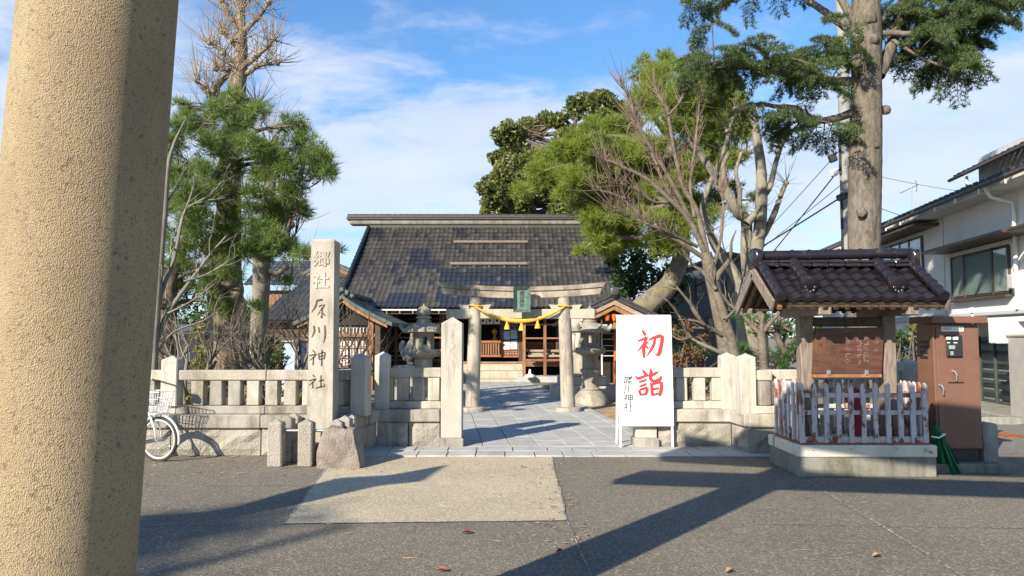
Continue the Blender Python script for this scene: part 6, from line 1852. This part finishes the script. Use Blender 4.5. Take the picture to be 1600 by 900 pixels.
# --- young bare tree close by the near pillar
Y = 10.9
t = tree('bare_sapling', 'thin bare tree with pale forking branches right beside the near pillar', 'bare tree', 243, Y)
w = Wood()
limb(w, px([(238, 640), (240, 560), (244, 494), (252, 390), (258, 327), (262, 265), (272, 225), (288, 190)], Y), [.07, .065, .06, .05, .042, .034, .025, .008], 10)
for pts, r in (([(241, 540), (262, 490), (295, 442), (308, 425), (328, 398), (357, 365)], .042), ([(246, 480), (258, 440), (272, 405), (287, 335), (305, 318), (328, 305), (350, 282)], .036), ([(287, 440), (320, 430), (355, 410), (372, 398)], .02), ([(262, 490), (300, 470), (340, 440)], .02), ([(287, 335), (300, 300), (303, 280)], .016), ([(258, 320), (278, 290), (295, 262)], .016), ([(252, 380), (232, 350), (222, 320)], .02), ([(240, 560), (270, 520), (320, 500), (345, 480)], .02), ([(270, 225), (300, 212), (322, 190)], .012), ([(262, 270), (285, 258), (312, 232)], .012)):
    P = limb(w, px([(a_[0], a_[1], i * .12) for i, a_ in enumerate(pts)], Y), np.linspace(r, r * .3, len(pts)), 7, 6)
    for i in range(3, len(P) - 1, 3): d = P[i + 1] - P[i]; fork(w, P[i], rot_dir(unit(d), .7, RNG), .45, r * .3, 1, n=2)
w.build('trunk', 'bark_pale', t)

# --- shrubs behind the left fence
def bare_shrub(label, px_, Y, pytop, pybase, n, mat='bark_cherry', spread=.5, depth=3, r=.03, cat='bare shrub', name='bare_shrub'):
    t = tree(name, label, cat, px_, Y); w = Wood(); base = np.array(at(px_, pybase, Y)); H = zat(pytop, Y) - base[2]
    for i in range(n):
        d = unit(np.array([RNG.normal() * spread, RNG.normal() * spread * .6, 1.0])); fork(w, base + RNG.normal(size=3) * [.1, .1, 0], d, H * .60 * RNG.uniform(.75, 1.2), r, depth, ang=.6, up=.35, n=3)
    w.build('branches', mat, t); return t
bare_shrub('tangled bare grey shrub left of the tall name pillar', 440, 12.4, 455, 650, 13, 'bark_cherry', .8, 4, .048)
bare_shrub('bare twiggy shrub between the name pillar and the green roofed porch', 535, 14, 480, 640, 4, 'twig_red', .5, 3, .04)
bare_shrub('pale bare multi-stemmed shrub between dark pine trunk and pruned trunk', 298, 12.2, 475, 640, 5, 'bark_pale', .35, 3, .045)
def bush(label, circles, Y, mat, dens=300, size=.08, base=None, name='bush', cat='bush', stem=True, wid=.5, sub=4):
    t = tree(name, label, cat, circles[0][0], Y); pd_ = pads(circles, Y, .35, sub, .7); lv = Leaves()
    for c, r in pd_:
        n = int(dens * r[0] * r[0] * 4) + 8; C, d = ell(c, r * np.array([1, 1, 1.35]), n, .3, .1); lv.leaves(C, d + np.array([0, 0, .3]), size, wid)
    lv.build('foliage', mat, t)
    if stem:
        w = Wood(); b = np.array([t.location.x, Y, 0])
        for c, r in pd_[::2]: limb(w, [b + RNG.normal(size=3) * [.12, .12, 0], (b + c) / 2 + RNG.normal(size=3) * .1, c], [.025, .018, .008], 5, 4)
        w.build('stems', 'bark_pine', t)
    return t
bush('dark glossy evergreen bush left of the tall name pillar', [(420, 545, 24), (410, 575, 22), (440, 580, 20), (432, 560, 20), (400, 600, 20), (430, 610, 20)], 13.6, 'shrub_leaves', 340, .09)
bush('yellowish green bush between the dark pine trunk and the pruned trunk', [(315, 520, 20), (325, 550, 22), (308, 570, 22), (330, 580, 20), (320, 600, 18)], 14.6, 'bush_yellow', 260, .09)
bush('low mixed green plants seen through the balusters below the pruned trunk', [(390, 615, 16), (330, 615, 14), (300, 620, 14), (450, 615, 12), (260, 615, 14), (480, 620, 10)], 11.6, 'bush_yellow', 300, .08, stem=False)
bush('dark hedge in the shade far behind the left pine', [(250, 470, 30), (290, 480, 30), (330, 490, 26), (380, 500, 26), (235, 500, 24), (420, 500, 20)], 24, 'shrub_leaves', 90, .16)

# --- great broadleaf tree behind the hall
Y = 37
t = tree('broadleaf_tree', 'huge dark rounded evergreen tree rising behind the shrine roof', 'tree', 880, Y)
C_ = [(800, 212, 30), (838, 196, 30), (868, 188, 24), (786, 248, 24), (772, 244, 12), (803, 290, 38), (785, 318, 24), (828, 252, 40), (905, 172, 30), (940, 165, 26), (968, 172, 24), (880, 222, 42), (925, 232, 45), (965, 215, 36), (858, 300, 40), (900, 305, 40), (945, 300, 42), (820, 322, 28), (880, 335, 30), (760, 330, 14), (770, 300, 20), (790, 270, 24), (1000, 260, 50), (1000, 330, 50), (1050, 300, 50), (960, 350, 40)]
C_ += fill([(758, 335), (768, 290), (765, 240), (790, 215), (830, 185), (880, 178), (930, 152), (985, 165), (990, 340)], 30, 22, 36, 9)
pd_ = pads(C_, Y, 2.5, 10, .5); lv = Leaves()
for c, r in pd_:
    n = int(520 * r[0] * r[0]) + 30; C, d = ell(c, r * np.array([1, 1, 1.25]), n, .45, .15); lv.leaves(C, d * .8 + np.array([0, 0, .5]), .25, .5, .7)
lv.build('crown', 'broad_leaves', t)
w = Wood(); TP, _ = bumpy_trunk(w, px([(885, 560), (886, 480), (880, 400), (880, 320), (890, 250), (895, 200)], Y), [.9, .7, .6, .5, .35, .15], 20, 6, .08, 2); limbs_to(w, TP, pd_[::6], .14, far=4); w.build('trunk', 'bark_pine', t)

# --- bright pine in the middle right
Y = 21.5
t = tree('pine_tree', 'big bright yellow-green pine leaning over the right end of the shrine roof', 'pine tree', 1000, Y)
C_ = [(815, 300, 16), (835, 285, 22), (858, 268, 28), (880, 250, 28), (905, 270, 30), (870, 235, 18), (900, 215, 22), (930, 205, 26), (940, 240, 34), (975, 200, 30), (985, 245, 38), (1010, 160, 34), (1000, 120, 22), (1040, 130, 34), (1075, 150, 36), (1050, 200, 42), (1090, 210, 36), (1120, 200, 28), (1150, 170, 20), (1030, 260, 42), (1075, 270, 38), (1110, 265, 30), (1140, 250, 18), (1165, 245, 14), (990, 305, 36), (960, 335, 34), (1010, 345, 36), (1050, 330, 34), (935, 370, 26), (910, 395, 14), (945, 392, 20), (985, 375, 28), (1020, 375, 22), (1060, 385, 20), (1095, 330, 28), (1120, 310, 20), (1040, 92, 18), (1010, 95, 14), (1155, 330, 16), (1180, 310, 14), (1150, 290, 14)]
C_ += fill([(812, 298), (850, 258), (885, 225), (930, 200), (985, 140), (1060, 88), (1110, 112), (1160, 165), (1175, 250), (1165, 345), (1085, 398), (1040, 395), (960, 400), (905, 402), (930, 345), (880, 300)], 80, 18, 30, 5)
pd_ = pads(C_, Y, 2.0, 5, .72)
w = Wood(); TP, _ = bumpy_trunk(w, px([(985, 585), (992, 500), (1018, 470), (1042, 448), (1060, 415), (1066, 380), (1060, 330), (1050, 270), (1045, 200), (1040, 130)], Y), [.36, .33, .31, .28, .25, .22, .18, .15, .11, .05], 22, 7, .08, 4)
SK = [TP]
for pts in ([(1060, 330), (1010, 300), (940, 290), (870, 262)], [(1058, 380), (1000, 372), (940, 372), (912, 390)], [(1050, 270), (990, 220), (920, 212)], [(1045, 215), (1010, 160), (1000, 118)], [(1050, 250), (1100, 215), (1150, 175)], [(1055, 300), (1110, 270), (1165, 248)], [(1062, 350), (1100, 330), (1150, 312)], [(1042, 170), (1075, 145), (1078, 130)], [(1055, 320), (990, 330), (950, 335)], [(1052, 280), (960, 245), (860, 262)]):
    dy = RNG.uniform(-1.2, 1.2); SK.append(limb(w, px([(a_[0], a_[1], dy * i / 3) for i, a_ in enumerate(pts)], Y), np.linspace(.10, .03, len(pts)), 8, 6, .012))
limbs_to(w, np.concatenate(SK), pd_[::4], .028, droop=.05, far=1.6); w.build('trunk', 'bark_mossy', t)
lv = Leaves(); needles(lv, pd_, 330, 11, .22, .016, .75, .5); lv.build('crown', 'pine_bright', t)
bush('deep dark evergreen thicket under the bright pine beside the hall', [(960, 400, 26), (975, 440, 26), (1000, 400, 30), (1035, 400, 26), (1058, 440, 22), (985, 420, 30), (1010, 450, 34), (1035, 430, 26), (985, 460, 30), (1010, 490, 34), (1045, 480, 24), (975, 500, 24), (1010, 530, 34), (1040, 520, 30)], 25.5, 'shrub_leaves', 170, .18)

# --- bare reddish tree fanning up-left
Y = 14.6
t = tree('bare_tree', 'bare tree with many reddish stems fanning up to the left before the pine', 'bare tree', 1120, Y)
w = Wood(); tw = Wood()
limb(w, px([(1142, 652), (1138, 580), (1130, 520), (1120, 470), (1110, 425), (1103, 395)], Y), [.19, .16, .145, .135, .13, .11], 14)
for pts, r, dy in (([(1110, 420), (1083, 355), (1053, 318), (1007, 280), (960, 258), (940, 250)], .085, -.6), ([(1085, 358), (1062, 310), (1040, 267), (1007, 210), (987, 163), (975, 130)], .075, -.3), ([(1105, 400), (1088, 330), (1067, 293), (1052, 232), (1043, 177), (1028, 148)], .085, .3),
                   ([(1108, 408), (1060, 378), (1023, 360), (973, 313), (933, 298)], .07, -.9), ([(1090, 385), (1058, 370), (1033, 360), (973, 337), (955, 330)], .05, -1.1), ([(1070, 330), (1040, 290), (1020, 240), (1000, 205), (985, 185)], .055, .1), ([(1085, 340), (1078, 280), (1085, 220), (1090, 150)], .055, .5),
                   ([(1112, 430), (1124, 380), (1130, 330), (1128, 300)], .05, .2), ([(1055, 318), (1020, 312), (985, 290), (958, 282)], .04, -.9), ([(1045, 180), (1062, 160), (1078, 130), (1085, 100)], .04, .3)):
    P = limb(w, px([(a_[0], a_[1], dy * i / len(pts)) for i, a_ in enumerate(pts)], Y), np.linspace(r * .72, r * .28, len(pts)), 9, 6, .008)
    for i in range(len(P) // 3, len(P)):
        if RNG.random() < .8: shoots(tw, P[i], 4, .55, .5, .55, .0075, base=unit(P[min(i + 1, len(P) - 1)] - P[i - 1]) * .6)
    shoots(tw, P[-1], 9, .65, .5, .5, .008, base=unit(P[-1] - P[-2]) * .7)
w.build('trunk', 'bark_cherry', t); tw.build('twigs', 'twig_red', t, kind='stuff')

# --- pale smooth multi-stemmed tree, pruned
Y = 15.8
t = tree('pale_tree', 'pale smooth barked tree with several thick pruned stems right of centre', 'bare tree', 1172, Y)
w = Wood(); tw = Wood()
limb(w, px([(1176, 650), (1176, 560), (1174, 500), (1170, 465), (1172, 435)], Y), [.36, .33, .32, .33, .25], 18)
for pts, r in (([(1168, 480), (1158, 450), (1140, 415), (1118, 385), (1108, 360)], .17), ([(1172, 445), (1166, 400), (1166, 345), (1154, 334), (1135, 300), (1120, 278), (1095, 243), (1072, 222)], .16), ([(1174, 450), (1180, 400), (1187, 360), (1190, 300), (1189, 262), (1184, 225), (1178, 188)], .19), ([(1187, 345), (1192, 310), (1203, 291), (1212, 255), (1222, 224)], .10),
               ([(1188, 372), (1196, 362), (1210, 333), (1220, 305), (1228, 286)], .10), ([(1154, 336), (1156, 300), (1150, 270), (1158, 240)], .07), ([(1135, 300), (1130, 262), (1140, 232), (1136, 205)], .075), ([(1110, 362), (1098, 330), (1108, 290), (1126, 250), (1140, 205), (1148, 170)], .085), ([(1166, 350), (1180, 335), (1186, 330)], .12)):
    P = limb(w, px([(a_[0], a_[1], RNG.uniform(-.15, .15)) for a_ in pts], Y), np.linspace(r * .84, r * .45, len(pts)), 12, 6); knob(w, P[-1], r * .62); shoots(tw, P[-1], 14, .7, .6, .7, .006)
    for i in range(len(P) // 2, len(P), 4): shoots(tw, P[i], 3, .4, .4, .7, .005)
w.build('trunk', 'bark_pale', t); tw.build('twigs', 'twig_red', t, kind='stuff')

# --- plums behind the right fence
Y = 12.1
t = tree('plum_tree', 'bare plum tree with brown stem bending left behind the right balustrade', 'plum tree', 1148, Y); w = Wood()
limb(w, px([(1156, 650), (1153, 590), (1147, 548), (1135, 505), (1124, 472), (1117, 450), (1122, 430), (1140, 405), (1143, 378), (1150, 360)], Y), [.10, .09, .082, .075, .07, .06, .05, .035, .02, .01], 10)
for pts, r in (([(1118, 452), (1098, 425), (1083, 415), (1072, 398)], .04), ([(1148, 545), (1122, 520), (1100, 507), (1080, 475), (1057, 447)], .045), ([(1145, 560), (1120, 548), (1080, 527), (1060, 490), (1043, 468)], .04), ([(1132, 500), (1150, 480), (1158, 450), (1170, 420)], .03), ([(1100, 507), (1085, 500), (1060, 498)], .025), ([(1117, 450), (1112, 420), (1122, 395)], .02), ([(1140, 405), (1130, 385), (1128, 362)], .02), ([(1080, 527), (1062, 530), (1045, 520)], .02)):
    P = limb(w, px([(a_[0], a_[1], RNG.uniform(-.2, .2)) for a_ in pts], Y), np.linspace(r, r * .4, len(pts)), 7, 5, .004)
    for i in range(3, len(P) - 1, 4): fork(w, P[i], rot_dir(unit(P[i + 1] - P[i]), .8, RNG), .32, r * .32, 1, n=2)
w.build('trunk', 'bark_cherry', t)
Y = 11.4
t = tree('plum_tree', 'small bare tree forking into a Y left of the notice board', 'plum tree', 1193, Y); w = Wood()
limb(w, px([(1196, 650), (1194, 580), (1191, 540), (1189, 518)], Y), [.075, .068, .066, .065], 10)
for pts, r in (([(1189, 522), (1178, 512), (1160, 492), (1140, 476), (1128, 460)], .042), ([(1190, 518), (1190, 500), (1193, 480), (1200, 455)], .034), ([(1193, 518), (1205, 504), (1218, 490), (1224, 476)], .04)):
    P = limb(w, px(pts, Y), np.linspace(r, r * .45, len(pts)), 8, 5, .003)
    for i in range(5, len(P) - 1, 4): fork(w, P[i], rot_dir(unit(P[i + 1] - P[i]), .8, RNG), .28, r * .3, 1, n=2)
w.build('trunk', 'bark_cherry', t)
def low_pine(label, circles, Y, px_):
    t = tree('garden_pine', label, 'garden pine', px_, Y); pd_ = pads(circles, Y, .5, 4, .62); w = Wood(); b = at(px_, 640, Y); b.z = 0
    TP = limb(w, [b, at(px_ - 6, 590, Y), at(px_ + 8, 555, Y), at(px_ - 4, 525, Y), at(px_, 495, Y)], [.10, .09, .07, .05, .03], 10); limbs_to(w, TP, pd_[::2], .022); w.build('trunk', 'bark_pine', t)
    lv = Leaves(); needles(lv, pd_, 900, 11, .11, .009, .6, .8); lv.build('crown', 'pine_low', t)
low_pine('low clipped garden pine left of the notice board posts', [(1165, 500, 18), (1185, 520, 16), (1205, 500, 14), (1158, 545, 18), (1180, 560, 16), (1212, 556, 18), (1230, 515, 16), (1240, 495, 14), (1245, 540, 16), (1225, 575, 14), (1165, 575, 12), (1262, 500, 12)], 13.2, 1218)
bush('reddish green nandina bush beside the sign board', [(1065, 520, 18), (1075, 550, 18), (1060, 565, 14), (1090, 565, 14), (1080, 505, 12), (1095, 530, 12)], 12.6, 'nandina', 420, .07)
bush('fresh green low bush behind the right balustrade', [(1070, 590, 16), (1105, 590, 14), (1060, 605, 12), (1090, 612, 14), (1115, 615, 12)], 11.9, 'pine_low', 420, .07, stem=False)
bush('dark green hedge below the navy building', [(1060, 560, 24), (1100, 550, 24), (1140, 555, 24), (1180, 560, 24), (1230, 560, 26), (1260, 540, 22)], 19, 'shrub_leaves', 130, .12)
bush('leafy green bush between notice board and brown cabinet', [(1402, 528, 20), (1420, 540, 20), (1395, 552, 18), (1425, 515, 16), (1412, 575, 20), (1435, 560, 18)], 12.2, 'shrub_leaves', 420, .08)
bush('yellow tipped young bush beside the brown cabinet', [(1428, 512, 9), (1432, 525, 8), (1424, 530, 7)], 11.7, 'bush_yellow', 700, .06, sub=3)
bush('distant tree line low on the horizon at left', [(x_, 500 + (x_ * 7 % 13), 26) for x_ in range(120, 620, 34)], 60, 'shrub_leaves', 24, .4)
bush('distant tree line low on the horizon at right', [(x_, 505 + (x_ * 5 % 11), 24) for x_ in range(980, 1320, 34)], 62, 'shrub_leaves', 24, .4)

# --- the big Himalayan cedar
Y = 12.6
t = tree('cedar_tree', 'big cedar with straight grey trunk and drooping dark sprays rising behind the notice board', 'cedar tree', 1352, Y)
w = Wood()
TP, _ = bumpy_trunk(w, px([(1352, 672), (1351, 560), (1350, 440), (1351, 330), (1353, 220), (1354, 120), (1353, 40), (1352, -60), (1352, -250), (1352, -500)], Y), [.34, .275, .252, .262, .258, .242, .25, .19, .12, .03], 36, 12, .035, 6)
for q in ((1346, 332, -.26, .085), (1384, 172, -.02, .085), (1368, 228, -.24, .05), (1364, 62, -.2, .1), (1340, 60, -.15, .1), (1358, 30, -.2, .12)):
    v_, f_ = blob(at(q[0], q[1], Y + q[2]), (q[3],) * 3, int(q[1]), 3, .2, 1); w.V.append(np.array(v_)); w.Fq.append(np.array(f_) + w.n); w.n += len(v_)
B_ = [([(1335, 128), (1300, 126), (1274, 117), (1248, 116), (1222, 114), (1181, 106), (1140, 103), (1104, 100), (1080, 108)], .085, -.5), ([(1275, 118), (1262, 102), (1237, 92), (1205, 92)], .05, -.5), ([(1330, 176), (1302, 186), (1274, 188), (1243, 172), (1215, 170), (1186, 165), (1160, 176)], .07, -.3),
      ([(1275, 187), (1262, 178), (1258, 165)], .03, -.5), ([(1334, 50), (1312, 34), (1291, 20), (1268, 4), (1240, -14), (1205, -30)], .09, .6), ([(1340, 40), (1320, 10), (1300, -20), (1280, -60)], .09, .4), ([(1366, 54), (1395, 52), (1422, 53), (1450, 47), (1473, 38), (1495, 30), (1520, 20)], .06, -.6), ([(1372, 118), (1384, 92), (1394, 62), (1402, 30), (1412, -10), (1420, -60)], .12, .3),
      ([(1336, 82), (1310, 86), (1270, 94), (1240, 104)], .04, .7), ([(1366, 40), (1390, 20), (1410, 2), (1440, -20), (1480, -30)], .08, .2), ([(1394, 62), (1420, 78), (1450, 95), (1490, 108), (1515, 118)], .035, -.8), ([(1410, 55), (1450, 62), (1500, 62), (1535, 66)], .035, .3), ([(1355, -20), (1400, -40), (1480, -20), (1560, 2), (1590, 16)], .07, .5), ([(1352, -30), (1280, -60), (1180, -40), (1100, -5)], .07, -.2),
      ([(1352, -100), (1250, -150), (1150, -130)], .07, 1.5), ([(1352, -100), (1450, -160), (1580, -140)], .07, -1.5), ([(1352, -180), (1300, -260), (1230, -270)], .05, -1.5), ([(1352, -180), (1420, -270), (1500, -280)], .05, 1.5), ([(1352, -300), (1400, -380), (1440, -400)], .03, -1), ([(1352, -300), (1300, -380), (1260, -400)], .03, 1)]
BP = []
for pts, r, dy in B_:
    P = limb(w, px([(a_[0], a_[1], dy * i / len(pts)) for i, a_ in enumerate(pts)], Y), np.linspace(r, r * .35, len(pts)), 10, 6, .006); BP.append(P)
lv = Leaves()
def spray(p, d, L, n=7):
    """a drooping branchlet with short needle rosettes"""
    P = [np.array(p)]; d = unit(np.array(d, float))
    for i in range(n):
        d = unit(d + np.array([0, 0, -.16]) + RNG.normal(size=3) * .12); P.append(P[-1] + d * L / n)
    P = np.array(P); w.tube(P, np.linspace(.010, .003, len(P)), 4)
    for i in range(1, len(P)):
        s_ = unit(np.cross(P[i] - P[i - 1], [0, 0, 1.0]))
        for sg in (-1, 1):
            l2 = L * .42 * (1 - .6 * i / n) * RNG.uniform(.6, 1.1); k = 5
            C = P[i] + (s_ * sg + unit(P[i] - P[i - 1]) * .7)[None] * np.linspace(.03, l2, k)[:, None] + np.array([0, 0, -.10])[None] * (np.linspace(0, 1, k) ** 2)[:, None] * l2 * 2
            lv.tufts(C, np.tile(np.array([0, 0, .25]) + s_ * sg * .5, (k, 1)), 9, .075, .012, 1.0)
REG = [(1150, 82, 24, 9), (1190, 90, 22, 6), (1120, 86, 22, 7), (1090, 100, 22, 8), (1222, 92, 18, 3), (1270, 62, 18, 10), (1290, 50, 14, 6), (1255, 138, 18, 6), (1275, 150, 16, 5), (1225, 128, 16, 4), (1240, 205, 22, 7), (1290, 215, 24, 10), (1215, 195, 16, 6), (1170, 178, 18, 5), (1125, 140, 20, 5), (1105, 125, 18, 4), (1300, 100, 16, 8), (1280, 85, 14, 6),
       (1425, 18, 30, 16), (1470, 22, 30, 18), (1510, 20, 24, 14), (1440, 62, 20, 10), (1480, 58, 22, 14), (1515, 70, 18, 12), (1425, 80, 18, 10), (1455, 98, 22, 12), (1490, 112, 16, 8), (1400, 12, 18, 8), (1540, 8, 22, 10), (1090, 0, 18, 8), (1120, -2, 16, 6), (1480, -20, 40, 20), (1400, -60, 50, 20), (1250, -60, 50, 20), (1300, -120, 60, 20), (1420, -140, 60, 20), (1350, -220, 60, 24), (1352, -360, 50, 20), (1180, -60, 40, 14), (1560, -30, 40, 14), (1590, 12, 10, 3), (1308, 60, 12, 5), (1530, -120, 50, 14), (1200, -130, 50, 14)]
ALL = np.concatenate(BP)
for (x_, y_, r_, n_) in REG:
    c = np.array(at(x_, y_, Y)); rr = r_ / F * Y
    dd = np.linalg.norm((ALL - c)[:, [0, 2]], axis=1); near = ALL[np.argsort(dd)[:10]]
    for _ in range(n_):
        a_ = near[RNG.integers(0, len(near))]; q = c + RNG.normal(size=3) * rr * np.array([.55, .8, .4]); q[1] = a_[1] + RNG.normal() * .5
        start = a_ + (q - a_) * .45; hd_ = np.array([q[0] - a_[0] + RNG.normal() * .25, q[1] - a_[1] + RNG.normal() * .4, .05]); 
        w.tube(np.array([a_, (a_ + start) / 2 + RNG.normal(size=3) * .03, start]), [.012, .010, .008], 4)
        spray(start, hd_, RNG.uniform(.38, .68))
w.build('trunk', 'bark_cedar', t); lv.build('crown', 'cedar_needles', t)

# --- tree behind the camera; its soft shadow streaks lie across the foreground
t = thing('roadside_tree', 'tall spreading roadside tree standing behind the viewer', 'tree', (-15.3, -12.3, 0))
w = Wood(); lv = Leaves(); TP = limb(w, [(-15.3, -12.3, 0), (-15.3, -12.3, 4), (-15.3, -12.3, 8), (-15.2, -12.2, 12.5)], [.35, .3, .22, .05], 14); tips = []
for i in range(34):
    z_ = RNG.uniform(8.4, 12.3); p = TP[np.argmin(abs(TP[:, 2] - z_))]; a_ = RNG.uniform(0, 2 * PI); fork(w, p, (math.cos(a_), math.sin(a_), .15), .62, .04, 2, tips=tips, up=.05)
C = np.array([q for q, d in tips]); C = np.repeat(C, 26, 0) + RNG.normal(size=(len(C) * 26, 3)) * [.3, .3, .10]
lv.leaves(C, RNG.normal(size=C.shape), .16, .5); w.build('trunk', 'bark_cherry', t); lv.build('crown', 'broad_leaves', t)

# ================================================================== grass and litter
lv = Leaves()
for cx0, cy0, rx_, ry_, n in ((1.45, 20.6, .55, 1.3, 3600), (2.7, 19.3, .35, .8, 700), (3.3, 18.8, .5, .6, 500)):
    C = np.c_[RNG.normal(size=n) * rx_ * .55 + cx0, RNG.normal(size=n) * ry_ * .5 + cy0, np.full(n, .0)]; C = C[C[:, 0] > path_x(3.2, C[:, 1])]
    lv.tufts(C, np.tile([0, 0, 1.0], (len(C), 1)), 6, .10, .012, .5)
lv.build('grass', 'grass', None, 'stuff')
lv = Leaves(); n = 520
C = np.c_[RNG.uniform(-6, 8, n), RNG.uniform(3.0, 9.6, n), np.full(n, .014)]
A = np.c_[RNG.normal(size=n), RNG.normal(size=n) * .4, np.zeros(n)]
def flat(C, A, L, wd, lv):
    N = len(C); D = unit(A); Pp = np.stack([-D[:, 1], D[:, 0], RNG.normal(size=N) * .25], 1); L = L * RNG.uniform(.6, 1.3, (N, 1)); wd = wd * RNG.uniform(.7, 1.3, (N, 1))
    V = np.stack([C - D * L / 2, C + Pp * wd / 2 + [0, 0, .002], C + D * L / 2 + [0, 0, .004], C - Pp * wd / 2], 1).reshape(-1, 3); f_ = np.arange(N * 4).reshape(-1, 4)
    lv.V.append(V); lv.F.append(np.concatenate([f_[:, [0, 3, 2]], f_[:, [0, 2, 1]]]) + lv.n); lv.n += N * 4
flat(C, A, .10, .006, lv)
n = 240; C = np.c_[RNG.uniform(-4.5, -1.6, n), RNG.uniform(8.2, 9.66, n), np.full(n, .016)]; flat(C, RNG.normal(size=(n, 3)) * [1, .5, 0], .07, .010, lv)
n = 120; C = np.c_[RNG.normal(size=n) * .12 + .45, RNG.uniform(5.2, 9.3, n), np.full(n, .016)]; flat(C, RNG.normal(size=(n, 3)) * [1, .6, 0], .05, .018, lv)
n = 700; C = np.c_[RNG.uniform(1.6, 4.5, n), RNG.uniform(12, 22, n), np.full(n, .012)]; flat(C, RNG.normal(size=(n, 3)) * [1, 1, 0], .12, .012, lv)
lv.build('leaf_litter', 'leaf_litter', None, 'stuff')
for (pxx, py, lab, L_) in ((729, 836, 'curled reddish fallen leaf below the front edge of the pale apron', .12), (690, 896, 'small red brown fallen leaf at the bottom edge left of the big shadow', .10), (874, 866, 'red fallen leaf lying inside the dark shadow band', .07), (1370, 873, 'dark brown fallen leaf on the asphalt at lower right', .10), (1140, 897, 'pale tan fallen leaf at the bottom edge right of the shadow band', .09), (817, 732, 'single tan fallen leaf on the pale apron', .09)):
    p = gnd(pxx, py); m = MB(); vs = []; rs = random.Random(pxx); a_ = rs.uniform(-.5, .5)
    for k in range(9):
        u = k / 8; wd = .28 * math.sin(PI * u) ** .8
        for v in (-1, 0, 1): q = Vector(((u - .5) * L_ * .75, v * wd * L_ * .75, .016 + .018 * abs(v) * math.sin(PI * u) + .01 * u)); vs.append(p + Matrix.Rotation(a_, 3, 'Z') @ q)
    m.add(vs, [(k * 3 + v, k * 3 + 3 + v, k * 3 + 4 + v, k * 3 + 1 + v) for k in range(8) for v in range(2)])
    o = m.build('fallen_leaf', 'leaf_red' if 'red' in lab else 'leaf_litter', None, 60); tag(o, lab, 'leaf', 'fallen leaves on the asphalt')
